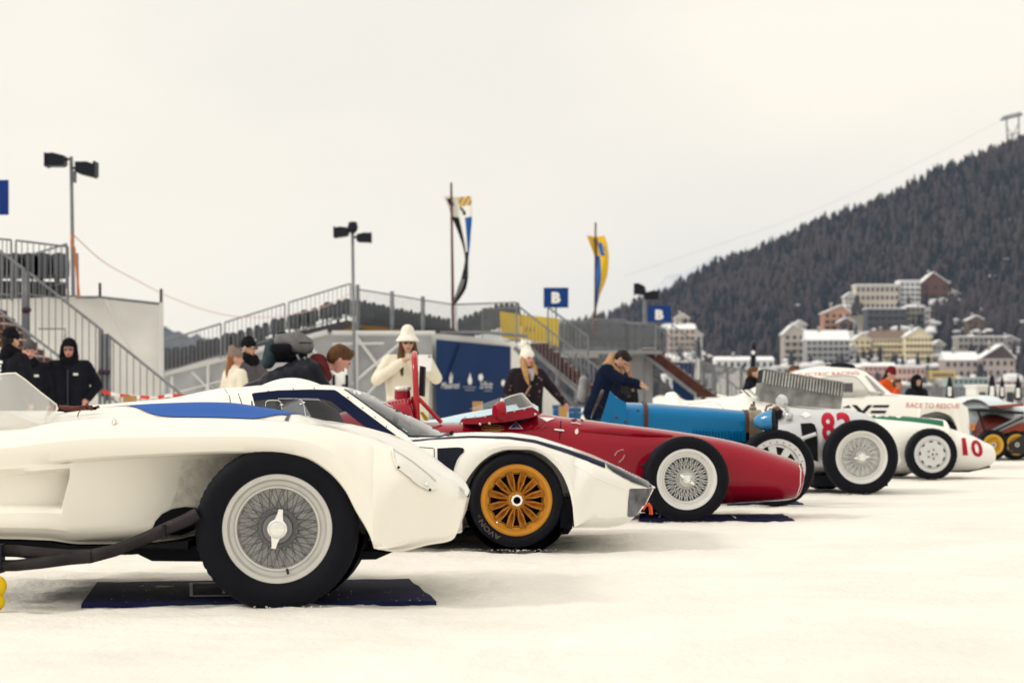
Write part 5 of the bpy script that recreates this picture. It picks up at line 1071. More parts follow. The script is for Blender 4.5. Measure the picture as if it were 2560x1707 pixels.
flag('long flag of black, white and blue bands with a crest', P(1133, 832, YM+1), P(1128, 457, YM+1), [(125, 425, 600), (190, 455, 605), (260, 480, 607), (360, 520, 600), (460, 552, 592), (520, 562, 585), (620, 545, 582), (700, 520, 570), (770, 498, 530), (820, 482, 492)], [fw, fb, fbl, fy, fg], c1, YM+.9)
def c2(y, u):
    if y < 500:
        du = u-.62; dy = (y-450)/100
        if 398 < y < 430 and .25 < u < .75 and (int(y/7)+int(u*10)) % 2: return 1
        return 1 if abs(du) < .16+.05*math.sin(y*.3) and 425 < y < 498 else 0
    return 1 if u < .42 else 0
flag('long yellow flag with a dark blue figure and stripe', P(1488, 830, 76), P(1489, 556, 76), [(375, 1332, 1445), (450, 1360, 1465), (520, 1383, 1470), (600, 1392, 1465), (680, 1395, 1445), (760, 1393, 1412), (830, 1388, 1396)], [fy, fbl], c2, 75.9)
# ---- tape, posts, small things behind the cars
tape = thing('barrier_tape', 'red and white barrier tape strung behind the cars at left', 'tape', G(350, 27)); tw_, tr_ = mat('tape_white', (.8, .78, .75), .5), mat('tape_red', (.70, .05, .03), .5)
tp = catmull([P(255, 978, 27), P(300, 988, 27), P(350, 992, 27), P(395, 993, 27), P(432, 988, 27), P(520, 996, 27)], 4)
for i in range(len(tp)-1):
    a, b = tp[i], tp[i+1]; h = Vector((0, .01*math.sin(i), .022)); mesh_obj('tape_band', [a-h, b-h, b+h, a+h], [(0, 1, 2, 3)], tr_ if (i//2) % 2 == 0 else tw_, tape, 0)
def wpost(label, x0, x1, y0, Yp):
    o = MB().box((XW(x0, Yp), Yp, 0), (XW(x1, Yp), Yp+.1, ZW(y0, Yp))).build('wooden_post', wood_m, None, 0, G((x0+x1)/2, Yp)); return tag(o, label, 'post', 'square wooden barrier posts')
wpost('square wooden post behind the blue bonnet stripe', 308, 338, 989, 24); wpost('square wooden post behind the windscreen of the red single seater', 1181, 1207, 1003, 22.5); wpost('wooden post under the pink gloves of the woman in the pompom hat', 1397, 1419, 1015, 28.3)
wb = thing('notice_board', 'white notice sheet on a dark stand beside the bent man', 'notice', G(850, 24)); MB().box((XW(834, 24), 24, ZW(990, 24)), (XW(867, 24), 24.02, ZW(908, 24))).build('sheet', text_white, wb, 0)
for x in (834, 867): MB().tube([P(x, 937, 23.98), P(x, 1100, 23.98)], .018, 8).build('leg', blk_m, wb)
MB().box((XW(855, 24), 23.98, ZW(966, 24)), (XW(865, 24), 24.0, ZW(961, 24))).build('clip', blk_m, wb, 0)
for i, (x0, x1, y0, y1, Yb_) in enumerate(((1383, 1400, 1012, 1042, 34), (1422, 1452, 1020, 1045, 35))):
    t = thing('crate', ('small blue crate left of the wooden post', 'wide blue crate right of the wooden post')[i], 'crate', G((x0+x1)/2, Yb_), 'blue crates on the snow'); cbm = mat('blue_crate', (.02, .10, .24), .5)
    MB().box((XW(x0, Yb_), Yb_, 0), (XW(x1, Yb_), Yb_+.4, ZW(y0, Yb_)-.08)).build('box', cbm, t, 0); MB().box((XW(x0-1, Yb_), Yb_-.02, ZW(y0, Yb_)-.076), (XW(x1+1, Yb_), Yb_+.42, ZW(y0, Yb_))).build('lid', cbm, t, 0)
# ================================================================ people: each body one continuous skin
def blob(name, prims, mats, parent=None, origin=None, voxel=.011, smooth=3, xf=None):
    """prims: ('c', a, b, ra, rb, mat) tapered capsule or ('e', centre, (rx,ry,rz), mat); merged to one surface, coloured by the nearest prim"""
    m = MB()
    for p in prims:
        if p[0] == 'c':
            a, b = Vector(p[1]), Vector(p[2]); m.tube([a, b], [p[3], p[4]], 12); m.ball(a, p[3], 1, 1, 1, 12, 8); m.ball(b, p[4], 1, 1, 1, 12, 8)
        else: m.ball(p[1], 1, *p[2], 16, 12)
    me = bpy.data.meshes.new(name); me.from_pydata(m.V, [], m.F); o = bpy.data.objects.new(name, me); COL.objects.link(o)
    r = o.modifiers.new('r', 'REMESH'); r.mode = 'VOXEL'; r.voxel_size = voxel; s = o.modifiers.new('s', 'SMOOTH'); s.factor = .5; s.iterations = smooth
    dg = bpy.context.evaluated_depsgraph_get(); ev = bpy.data.meshes.new_from_object(o.evaluated_get(dg)); bpy.data.objects.remove(o)
    n = len(ev.vertices); co = np.empty(n*3); ev.vertices.foreach_get('co', co); co = co.reshape(-1, 3); nf = len(ev.polygons); cen = np.empty(nf*3); ev.polygons.foreach_get('center', cen); cen = cen.reshape(-1, 3)
    best = np.full(nf, 9.); mi = np.zeros(nf, int)
    for p in prims:
        if p[0] == 'c':
            a = np.array(p[1]); b = np.array(p[2]); ab = b-a; t = np.clip(((cen-a)@ab)/max(1e-9, ab@ab), 0, 1); d = np.linalg.norm(cen-(a+t[:, None]*ab), axis=1)-(p[3]+(p[4]-p[3])*t); k = p[5]
        else:
            rr = np.array(p[2]); d = (np.linalg.norm((cen-np.array(p[1]))/rr, axis=1)-1)*rr.min(); k = p[3]
        u = d < best; best[u] = d[u]; mi[u] = k
    M4 = xf if xf is not None else Matrix.Identity(4); W = [M4 @ Vector(c) for c in co]
    F = [tuple(p.vertices) for p in ev.polygons]; bpy.data.meshes.remove(ev)
    ob = mesh_obj(name, W, F, mats, parent, 0, origin); ob.data.shade_smooth(); ob.data.polygons.foreach_set('material_index', mi.astype(np.int32)); ob.data.update(); return ob
hairs = {k: mat('hair_'+k, c, .55, vary=.35, vscale=40, stretch=(1, 1, .15), bump=.5, bscale=90) for k, c in dict(brown=(.10, .045, .02), dark=(.018, .013, .011), blonde=(.42, .25, .10), ginger=(.27, .10, .035)).items()}
shoe_m = mat('dark_boot', (.02, .018, .016), .6); trous = mat('dark_trousers', (.014, .015, .022), .85, vary=.3, vscale=8); lip_m = mat('lips', (.36, .12, .11), .5); eye_m = mat('eyes', (.02, .015, .012), .3)
def cloth(name, c, v=.2, b=.6, s=9): return mat(name, c, .9, vary=v, vscale=s, bump=b, bscale=26, spec=.1)
def person(label, px, Y, h, face, coat, legs=None, lean=0., bulk=1., head=(0, 0), armL=None, armR=None, skin=None, glove=None, hem=.44, hat=None, hair=None, glasses=None, side=0., extra=None, headoff=(0, 0, 0), voxel=.011, puff=False):
    base = G(px, Y); k = h/1.75; X4 = Matrix.Translation(base) @ Matrix.Rotation(rad(face), 4, 'Z') @ Matrix.Scale(k, 4)
    H = Vector((0, 0, .93)); RL = Matrix.Rotation(rad(lean), 4, 'X') @ Matrix.Rotation(rad(side), 4, 'Y')
    U = lambda x, y, z: tuple(H+(RL @ (Vector((x, y, z))-H)))
    skin = skin or skin_m; ms = [coat, legs or trous, skin, shoe_m, lip_m, eye_m, glove or skin]; B = bulk; pr = []
    for s in (-1, 1):
        pr += [('c', (s*.10, 0, .90), (s*.105, -.015, .50), .095, .066, 1), ('c', (s*.105, -.015, .50), (s*.105, .03, .10), .066, .050, 1), ('e', (s*.11, -.05, .05), (.05, .135, .05), 3)]
        pr += [('c', U(s*.085*B, 0, hem*1.75), U(s*.10*B, 0, .98), .135*B, .125*B, 0), ('c', U(s*.10*B, 0, .98), U(s*.115*B, .01, 1.30), .125*B, .135*B, 0), ('c', U(s*.06, .0, 1.42), U(s*.185*B, .01, 1.385), .07, .085*B, 0)]
    pr.append(('c', U(0, .01, 1.1), U(0, .02, 1.40), .13*B, .10*B, 0))
    pr.append(('c', U(0, .015, 1.40), U(0, .0, 1.52), .062, .055, 2)); pr.append(('c', U(0, .02, 1.42), U(0, .015, 1.475), .085, .075, 0))
    hc = Vector(U(headoff[0], headoff[1]-.01, headoff[2]+1.615)); HR = RL @ Matrix.Rotation(rad(head[0]), 4, 'Z') @ Matrix.Rotation(rad(head[1]), 4, 'X')
    HD = lambda x, y, z: tuple(hc+(HR @ Vector((x, y, z))))
    def he(x, y, z, r, m): pr.append(('c', HD(x, y, z), HD(x, y+.001, z), r, r, m))
    pr += [('c', HD(0, .025, .035), HD(0, -.015, .035), .088, .085, 2), ('c', HD(0, -.02, -.01), HD(0, -.035, -.075), .072, .044, 2), ('c', HD(0, -.098, .012), HD(0, -.112, -.022), .010, .014, 2), ('c', HD(-.02, -.093, -.058), HD(.02, -.093, -.058), .009, .009, 4)]
    for s in (-1, 1):
        he(s*.033, -.092, .018, .011, 5); pr.append(('c', HD(s*.020, -.096, .036), HD(s*.048, -.088, .036), .008, .008, 2 if hat else 5)); pr.append(('c', HD(s*.085, .01, .0), HD(s*.088, .012, .03), .016, .018, 2))
    for s, arm in ((-1, armL), (1, armR)):
        sh = Vector(U(s*.20*B, .01, 1.375)); el, ha = arm if arm else ((s*.29*B, .03, 1.10), (s*.27*B, -.03, .86))
        el = Vector(el); ha = Vector(ha); d = (ha-el).normalized(); ww = .058*B
        pr += [('c', tuple(sh), tuple(el), .080*B, .064*B, 0), ('c', tuple(el), tuple(ha-d*.02), .064*B, .050*B, 0)]
        pm = ha+d*.05; pr.append(('c', tuple(ha), tuple(pm), .030, .036, 6)); sd = d.cross(Vector((0, 0, 1)) if abs(d.z) < .8 else Vector((0, 1, 0))).normalized(); dn = sd.cross(d).normalized()
        if dn.z > 0: dn = -dn
        for q, (o_, l_) in enumerate(((-.027, .062), (-.009, .074), (.009, .070), (.027, .052))):
            p0 = pm+sd*o_+d*.02; p1 = p0+d*l_*.55+dn*.008; p2 = p1+d*l_*.35+dn*l_*.45; pr += [('c', tuple(p0), tuple(p1), .0115, .011, 6), ('c', tuple(p1), tuple(p2), .011, .0095, 6)]
        t0 = ha+d*.03+sd*.03*s; pr.append(('c', tuple(t0), tuple(t0+d*.045+sd*.028*s+dn*.012), .013, .011, 6))
    if puff:
        for z in (1.0, 1.1, 1.2, 1.3): pr += [('c', U(-.12*B, 0, z), U(.12*B, 0, z), .150*B, .150*B, 0)]
    ob = blob('person', pr, ms, None, base, voxel, 3, X4); tag(ob, label, 'person')
    W = lambda x, y, z: HD(x, y, z)
    if hair:
        kind, m = hair; hp = []
        hp += [('c', W(0, .035, .055), W(0, -.005, .062), .094, .088, 0), ('c', W(0, .06, .0), W(0, .06, .03), .075, .08, 0)]
        if kind == 'short': hp += [('c', W(-.03, -.05, .105), W(.045, -.06, .112), .034, .038, 0), ('c', W(.06, -.03, .085), W(.07, .03, .02), .03, .03, 0), ('c', W(-.06, -.03, .085), W(-.07, .03, .02), .03, .03, 0)]
        if kind == 'long':
            for s in (-1, 1): hp += [('c', W(s*.075, .02, .02), W(s*.088, -.03, -.12), .036, .046, 0), ('c', W(s*.088, -.03, -.12), W(s*.10, -.10, -.27), .050, .044, 0), ('c', W(s*.10, -.10, -.27), W(s*.08, -.14, -.40), .044, .016, 0), ('c', W(s*.06, -.06, -.15), W(s*.06, -.10, -.33), .024, .012, 0)]
            hp += [('c', W(0, .07, -.02), W(0, .10, -.25), .08, .05, 0)]
        if kind == 'back': hp += [('c', W(0, .07, -.03), W(.0, .11, -.2), .062, .055, 0), ('c', W(0, .11, -.2), W(.0, .115, -.36), .052, .02, 0)]
        blob('hair', hp, [m], ob, base, .011, 2, X4)
    if hat:
        kind, m = hat
        if kind == 'beanie': hp = [('c', W(0, .03, .075), W(0, -.012, .075), .100, .098, 0), ('c', W(0, .04, .11), W(0, .005, .13), .082, .074, 0)]
        if kind == 'slouch': hp = [('c', W(0, .03, .07), W(0, -.012, .075), .101, .099, 0), ('c', W(0, .04, .12), W(0, .06, .17), .085, .06, 0)]
        if kind == 'pom': hp = [('c', W(0, .03, .06), W(0, -.012, .065), .103, .100, 0), ('c', W(0, .03, .11), W(0, .03, .155), .092, .078, 0), ('c', W(-.045, .05, .225), W(-.045, .05, .23), .058, .058, 0)]
        if kind == 'bucket':
            hp = [('c', W(0, .01, .10), W(0, .01, .17), .100, .085, 0)]
            for q in range(34): a = 2*math.pi*q/34; hp.append(('c', W(.10*math.cos(a), .01+.10*math.sin(a), .09), W(.14*math.cos(a), .01+.145*math.sin(a), .042), .018, .013, 0))
        if kind == 'hood': hp = [('c', W(0, .05, .06), W(0, .005, .09), .118, .105, 0), ('c', W(0, .07, -.06), W(0, .06, .05), .110, .118, 0)]+[('c', W(s*.085, -.03, .07), W(s*.10, -.02, -.10), .035, .045, 0) for s in (-1, 1)]+[('c', W(-.06, -.045, .135), W(.06, -.045, .135), .028, .028, 0), ('c', W(-.05, -.06, -.14), W(.05, -.06, -.14), .055, .055, 0)]
        blob('hat' if kind != 'hood' else 'hood', hp, [m], ob, base, .010, 2, X4)
        if kind == 'hood': blob('cap_peak', [('c', W(-.05, -.09, .085), W(.05, -.09, .085), .022, .022, 0), ('c', W(-.04, -.13, .075), W(.04, -.13, .075), .012, .012, 0)], [m], ob, base, .010, 1, X4)
    if glasses:
        g = MB(); T = lambda x, y, z: X4 @ Vector(W(x, y, z))
        for s in (-1, 1):
            c = [T(s*.036+.027*math.cos(a), -.108, .016+.021*math.sin(a)) for a in lin(0, 5.65, 10)]; d = T(0, .008, 0)-T(0, 0, 0); g.prism(c, d); g.tube([T(s*.062, -.10, .02), T(s*.086, .0, .02)], .004*k, 6)
        g.tube([T(-.012, -.11, .02), T(.012, -.11, .02)], .005, 6); g.build('glasses', glasses, ob)
    if extra: extra(ob, base, X4, U, W)
    return ob
black_j, blackc = cloth('black_softshell', (.010, .011, .017), .3), cloth('black_knit', (.007, .007, .010), .3, .8)
cream_c, white_k = cloth('cream_wool_coat', (.74, .68, .56), .08, .9), cloth('white_knit', (.80, .76, .67), .06, .9); shades = mat('dark_lenses', (.006, .006, .008), .1, coat=1.)
def patch(o_, base, X4, pts, m, name): mesh_obj(name, [X4 @ Vector(p) for p in pts], [tuple(range(len(pts)))], m, o_, 0)
def collar(m, r=.10):
    return lambda o, base, X4, U, W: blob('scarf', [('c', U(-.05, -.02, 1.455), U(.05, -.02, 1.455), r*.9, r*.9, 0), ('c', U(0, .05, 1.47), U(0, .03, 1.48), r, r, 0)], [m], o, base, .012, 2, X4)
def jk(o, base, X4, U, W):
    collar(blackc, .105)(o, base, X4, U, W)
    patch(o, base, X4, [U(.08, -.168, 1.26), U(.145, -.160, 1.26), U(.145, -.160, 1.29), U(.08, -.168, 1.29)], text_white, 'chest_badge')
    MB().tube([X4 @ Vector(U(0, -.152, 1.34)), X4 @ Vector(U(0, -.165, 1.1)), X4 @ Vector(U(0, -.16, .82))], .008, 6).build('zip', mat('zip_grey', (.06, .06, .07), .4), o)
def backprint(o, base, X4, U, W):
    collar(blackc, .11)(o, base, X4, U, W)
    for q, wd_ in enumerate((.075, .03, .025, .03, .025, .03, .06)): z = 1.34-q*.052; patch(o, base, X4, [U(.02-wd_/2, .168, z), U(.02+wd_/2, .168, z), U(.02+wd_/2, .168, z+.034), U(.02-wd_/2, .168, z+.034)], text_white, 'back_lettering')
person('man in black beanie and jacket with white writing, seen from behind at far left', 27, 26.2, 1.80, 150, black_j, bulk=1.12, hat=('beanie', blackc), hair=('short', hairs['dark']), head=(-12, 0), extra=backprint)
person('man in a grey beanie and black jacket with chest badge, between two others', 74, 28.6, 1.72, 8, black_j, bulk=1.12, hat=('beanie', cloth('grey_beanie', (.085, .075, .08), .2)), extra=jk, skin=skinp_m, head=(8, 0))
person('man with black hood up and hands in jacket pockets, right of the left trio', 173, 28.8, 1.755, 5, black_j, bulk=1.22, hat=('hood', blackc), armL=((-.40, .04, 1.12), (-.27, -.10, .92)), armR=((.40, .04, 1.12), (.27, -.10, .92)), extra=jk, glasses=mat('clear_glasses', (.10, .09, .09), .2), skin=skinp_m)
person('woman in a taupe beanie and cream coat with ginger hair, seen from behind', 588, 28.2, 1.60, 128, cream_c, bulk=1.06, hat=('slouch', cloth('taupe_knit', (.23, .17, .145), .15)), hair=('back', hairs['ginger']), head=(-25, 0))
person('man in a black beanie, sunglasses and grey coat beside the cream coat', 622, 29.0, 1.78, 48, cloth('grey_coat', (.095, .09, .10), .15), bulk=1.14, hat=('beanie', blackc), glasses=shades, extra=collar(blackc, .12), head=(12, 0))
# bent man with the large backpack
puffer = mat('black_puffer_nylon', (.010, .011, .018), .42, vary=.3, vscale=7, bump=.5, bscale=12)
Yq = 19.3
bent = person('man in a black padded jacket bending forward to the right', 676, Yq, 1.80, 90, puffer, lean=66, bulk=1.18, head=(14, -30), hair=('short', hairs['brown']), headoff=(0, .02, .03), skin=skinp_m, puff=True,
  armL=((-.22, -.55, .92), (-.10, -.72, .72)), armR=((.22, -.50, .90), (.12, -.70, .70)), extra=lambda o, base, X4, U, W: blob('hood', [('c', U(-.07, .0, 1.44), U(.07, .0, 1.44), .10, .10, 0), ('c', U(-.05, .07, 1.45), U(.05, .07, 1.45), .09, .09, 0), ('c', U(0, -.06, 1.40), U(0, -.07, 1.46), .08, .07, 0)], [cloth('maroon_fleece', (.12, .022, .026), .2)], o, base, .012, 2, X4))
bk = thing('backpack', 'large grey and dark teal backpack on the back of the bent man', 'backpack', P(720, 905, Yq))
sc = Yq/FP; bp = lambda x, y, r, dy=0.: P(540+x/6.918, 820+(y+55)/6.918, Yq+dy)
g1 = cloth('grey_pack_fabric', (.165, .16, .165), .25, .9, 14); g2 = cloth('teal_pack_fabric', (.035, .055, .066), .25, .7); 
def cap(x0, y0, x1, y1, r0, r1, dy=0., k=0): return ('c', tuple(bp(x0, y0, 0, dy)), tuple(bp(x1, y1, 0, dy)), r0*sc, r1*sc, k)
blob('main_bag', [cap(900, 540, 1000, 290, 17, 24, -.04), cap(900, 540, 1000, 290, 17, 24, .16), cap(1000, 290, 1200, 230, 24, 24, .05), cap(860, 600, 900, 500, 8, 14, .05), cap(1000, 320, 1420, 330, 20, 18, .08)], [g2], bk, None, .012, 3)
blob('top_lid', [cap(1120, 170, 1400, 185, 19, 27, -.08), cap(1400, 185, 1540, 240, 27, 23, -.08), cap(1120, 170, 1400, 185, 19, 27, .14), cap(1400, 185, 1540, 240, 27, 23, .14), cap(1480, 300, 1600, 300, 15, 13, -.06), cap(1090, 140, 1300, 110, 9, 12, 0.)], [g1], bk, None, .012, 3)
blob('side_pocket', [cap(1010, 300, 1230, 290, 13, 12, -.17), cap(1040, 350, 1240, 350, 11, 9, -.16), cap(1020, 400, 1500, 400, 14, 13, -.06), cap(1000, 450, 1450, 450, 14, 14, -.02)], [cloth('black_pack_fabric', (.008, .009, .013), .3)], bk, None, .012, 3)
MB().tube([bp(1440, 205, 0, -.25), bp(1540, 200, 0, -.25), bp(1650, 205, 0, -.22)], .008, 6).build('zip', blk_m, bk)
for a in ([(1400, 400), (1420, 450), (1450, 500)], [(1530, 440), (1560, 540), (1560, 640)]): MB().tube([bp(*q, 0, -.22) for q in a], .012, 6).build('strap', mat('grey_webbing', (.2, .2, .2), .7), bk)
MB().tube([bp(*q, 0, -.05) for q in ((1060, 90), (1090, 40), (1180, 25), (1250, 60))], .014, 6).build('grab_loop', blk_m, bk)
# woman in white hat taking a picture
def hatw(o, base, X4, U, W): pass
person('woman in a cream bucket hat, sunglasses and cream fur coat holding up a phone', 1019, 25.3, 1.74, 8, cream_c, bulk=1.22, hat=('bucket', white_k), hair=('long', hairs['brown']), glasses=shades, hem=.36,
  armL=((-.40, -.10, 1.16), (-.10, -.34, 1.38)), armR=((.36, -.08, 1.18), (.13, -.36, 1.34)))
phn = thing('phone', 'phone held up by the woman in the cream hat', 'phone', P(1028, 905, 24.85)); MB().box((XW(1024, 24.85), 24.84, ZW(897, 24.85)), (XW(1042, 24.85), 24.855, ZW(883, 24.85))).build('phone_body', mat('pale_phone', (.5, .45, .42), .3), phn, 0)
wc = thing('white_folder', 'white folder with a black clip beside the red roll bar', 'folder', P(1063, 926, 24.7)); MB().prism([P(*q, 24.7) for q in ((1044, 887), (1080, 887), (1077, 928), (1046, 928))], (0, .02, 0)).build('sheet', text_white, wc, 0); MB().prism([P(*q, 24.68) for q in ((1070, 890), (1077, 890), (1076, 893), (1072, 893))], (0, .02, 0)).build('clip', blk_m, wc, 0)
# woman in pompom hat
flor = mat('dark_floral_coat', (.016, .010, .016), .8, vary=.0); ft = flor.node_tree; fb_ = ft.nodes['Principled BSDF']; fv = ft.nodes.new('ShaderNodeTexVoronoi'); fv.inputs['Scale'].default_value = 11; fcr = ft.nodes.new('ShaderNodeValToRGB'); fcr.color_ramp.elements[0].color = (.22, .14, .13, 1); fcr.color_ramp.elements[1].color = (.014, .009, .014, 1); fcr.color_ramp.elements[0].position = .12; fcr.color_ramp.elements[1].position = .26
ftc = ft.nodes.new('ShaderNodeTexCoord'); ft.links.new(ftc.outputs['Object'], fv.inputs[0]); ft.links.new(fv.outputs[0], fcr.inputs[0]); ft.links.new(fcr.outputs[0], fb_.inputs['Base Color'])
def scarfbag(o, base, X4, U, W):
    blob('scarf', [('c', U(-.04, -.04, 1.41), U(.05, -.04, 1.41), .065, .065, 0), ('c', U(.04, -.09, 1.40), U(.02, -.13, 1.30), .045, .03, 0)], [cloth('lilac_scarf', (.42, .36, .42), .2)], o, base, .012, 2, X4)
    MB().tube([X4 @ Vector(U(-.02, -.19, 1.2)), X4 @ Vector(U(-.10, -.20, 1.08)), X4 @ Vector(U(-.2, -.18, .95))], .013, 6).build('bag_strap', mat('tan_strap', (.30, .18, .14), .6), o)
person('woman in a white pompom hat with long blonde hair and dark floral coat', 1318, 29.0, 1.63, 22, flor, bulk=1.12, hat=('pom', white_k), hair=('long', hairs['blonde']), head=(14, 0), glove=cloth('pink_glove', (.55, .24, .27), .15), extra=scarfbag, skin=skinp_m, armL=((-.33, .04, 1.12), (-.26, -.12, .92)), armR=((.44, -.02, 1.12), (.58, -.12, .93)))
# man in navy parka photographing downwards
navyc = cloth('navy_parka', (.004, .009, .028), .25)
def furhood(o, base, X4, U, W):
    blob('fur_hood', [('c', U(-.09, .06, 1.45), U(.09, .06, 1.45), .09, .09, 0), ('c', U(-.10, .0, 1.43), U(-.07, -.10, 1.42), .07, .05, 0), ('c', U(.10, .0, 1.43), U(.07, -.10, 1.42), .07, .05, 0), ('c', U(0, .09, 1.48), U(0, .10, 1.56), .085, .07, 0)], [cloth('tan_fur', (.46, .27, .15), .25, 1., 20)], o, base, .012, 2, X4)
person('man in a navy parka with tan fur hood bending over a camera', 1505, 30.2, 1.76, 62, navyc, lean=24, bulk=1.2, hem=.40, head=(8, 34), headoff=(0, -.05, -.02), hair=('short', hairs['dark']), extra=furhood, armL=((-.18, -.44, 1.20), (-.06, -.62, 1.16)), armR=((.34, -.26, 1.16), (.22, -.55, 1.12)))
gp = thing('backpack', 'light grey backpack worn by the man in the navy parka', 'backpack', P(1456, 1005, 30.4)); blob('bag', [('c', tuple(P(1459, 950, 30.3)), tuple(P(1456, 992, 30.3)), .07, .085, 0), ('c', tuple(P(1459, 950, 30.55)), tuple(P(1456, 992, 30.55)), .07, .085, 0)], [cloth('light_grey_fabric', (.27, .27, .28), .2)], gp, None, .012, 3)
cm = thing('camera', 'black camera in the hands of the man in the navy parka', 'camera', P(1566, 980, 29.8)); c_ = P(1566, 976, 29.8); cmb = MB(); cmb.obox(c_, (.07, 0, -.02), (0, .04, 0), (.01, 0, .05)); cmb.lathe([(.001, .1), (.034, .1), (.036, 0)], c_, (.4, -.3, -.9), 16); cmb.obox(c_+Vector((0, 0, .055)), (.03, 0, 0), (0, .025, 0), (0, 0, .015)); cmb.build('camera_body', blk_m, cm, 30)
person('person in a tan hood half hidden behind the man in the navy parka', 1560, 31.6, 1.52, 40, black_j, hair=('long', hairs['blonde']), hat=('hood', cloth('tan_hood', (.33, .20, .12), .2)), bulk=1.05)
person('person with short brown hair and black coat left of the ribbed grey cover', 1883, 33.0, 1.46, 60, black_j, hair=('short', hairs['brown']), bulk=1.15, extra=collar(blackc, .12), head=(20, 0))
person('person whose brown hair shows above the ribbed grey cover', 1984, 34.0, 1.50, 40, black_j, hair=('short', hairs['brown']))
orj = cloth('orange_jacket', (.62, .085, .015), .15)
person('person in an orange jacket and dark red beanie behind the white coupe', 2203, 38.0, 1.56, 62, orj, lean=14, bulk=1.2, hat=('beanie', cloth('dark_red_beanie', (.14, .014, .018), .2)), hair=('back', hairs['dark']), head=(0, 8), headoff=(0, -.03, 0))
person('small person with brown hair in an orange top next to the orange jacket', 2243, 37.0, 1.32, 70, orj, hair=('short', hairs['brown']), armL=((-.2, -.3, 1.2), (-.05, -.4, 1.45)))
person('person in a black hooded coat right of the orange jacket', 2292, 36.5, 1.36, 30, black_j, hat=('hood', blackc), bulk=1.15)
# ================================================================ mountainside, town, far hills
Yb_, Yr_ = 860., 1380.
ridge = pchip([XW(p, Yr_) for p in (900, 1300, 1420, 1500, 1560, 1620, 1680, 1740, 1800, 1860, 1920, 1980, 2040, 2100, 2160, 2220, 2280, 2340, 2400, 2460, 2500, 2560, 2760, 3200)],
              [ZW(p-16, Yr_) for p in (1000, 930, 860, 838, 810, 780, 755, 722, 696, 680, 655, 632, 600, 572, 550, 522, 500, 474, 450, 428, 408, 382, 310, 240)])
def hillz(x, y):
    t = min(max((y-Yb_)/(Yr_-Yb_), 0), 1.3); h = ridge(x*(Yr_/max(y, Yb_))**.35); g = t**.92 if t < 1 else 1-(t-1)*.6
    return max(-2, h*g+(vnoise(np.array(x*.02), np.array(y*.02), 11)-.5)*10*min(1, t*3))
hxs = lin(XW(1000, Yr_), XW(3300, Yr_), 110); hys = lin(Yb_-10, Yr_+140, 50)
V = [(x, y, float(hillz(x, y))) for y in hys for x in hxs]; n_ = len(hxs)
hillm = bpy.data.materials.new('forest_floor'); hillm.use_nodes = True; t_ = hillm.node_tree; b_ = t_.nodes['Principled BSDF']; b_.inputs['Roughness'].default_value = .9
tcn = t_.nodes.new('ShaderNodeTexCoord'); n1 = t_.nodes.new('ShaderNodeTexNoise'); n1.inputs['Scale'].default_value = .035; n1.inputs['Detail'].default_value = 6; r1 = t_.nodes.new('ShaderNodeValToRGB')
r1.color_ramp.elements[0].position = .50; r1.color_ramp.elements[1].position = .60; r1.color_ramp.elements[0].color = (.04, .042, .056, 1); r1.color_ramp.elements[1].color = (.30, .31, .35, 1)
t_.links.new(tcn.outputs['Object'], n1.inputs[0]); t_.links.new(n1.outputs[0], r1.inputs[0]); t_.links.new(r1.outputs[0], b_.inputs['Base Color'])
hill = mesh_obj('mountainside', V, [(i*n_+j, i*n_+j+1, (i+1)*n_+j+1, (i+1)*n_+j) for i in range(len(hys)-1) for j in range(n_-1)], hillm, None, 60); hill['kind'] = 'structure'
# forest: thousands of larches and spruces that read as one mass
tree_ms = [mat('larch_bare', (.042, .043, .060), .95, vary=.35, vscale=.09), mat('spruce_dark', (.011, .016, .030), .95, vary=.3, vscale=.09), mat('larch_brown', (.066, .056, .064), .95, vary=.3, vscale=.09)]
def conifer(seed, tiers, rw, ragged):
    r = random.Random(seed); V = []; F = []; k_ = 9
    for t in range(tiers):
        z0 = .12+.80*t/tiers; z1 = min(1.0, z0+.9/tiers+.14); w = rw*(1-z0)**(.75 if rw < .25 else .5)*(.85+.3*r.random()); b = len(V); V.append((0, 0, z1))
        for i in range(k_):
            a = 2*math.pi*i/k_+t*.7; q = w*(1 if i % 2 == 0 else .55)*(1-ragged*r.random()); V.append((q*math.cos(a), q*math.sin(a), z0-.05*r.random()))
        F += [(b, b+1+i, b+1+(i+1) % k_) for i in range(k_)]
    b = len(V); V += [(.012, 0, 0), (-.006, .01, 0), (-.006, -.01, 0), (0, 0, .9)]; F += [(b, b+1, b+3), (b+1, b+2, b+3), (b+2, b, b+3)]
    return np.array(V), np.array(F)
protos = [[conifer(s+10*k_, 6, w, rg) for s in range(3)] for k_, (w, rg) in enumerate(((.27, .5), (.22, .3), (.29, .5)))]
bld = []   # clearings: photo boxes kept free for houses
def cleared(px, py):
    for (x0, x1, y0, y1) in ((1660, 1760, 815, 890), (1950, 2130, 815, 910), (2050, 2135, 765, 840), (2135, 2312, 700, 905), (2300, 2378, 700, 745), (2310, 2345, 820, 905), (2355, 2545, 845, 940), (2170, 2330, 890, 960)):
        if x0 < px < x1 and y0 < py < y1: return True
    return False
HOUSES = []
acc = {0: ([], [], 0), 1: ([], [], 0), 2: ([], [], 0)}; store = [[[], [], 0] for _ in range(3)]
rt = random.Random(5); cnt = 0
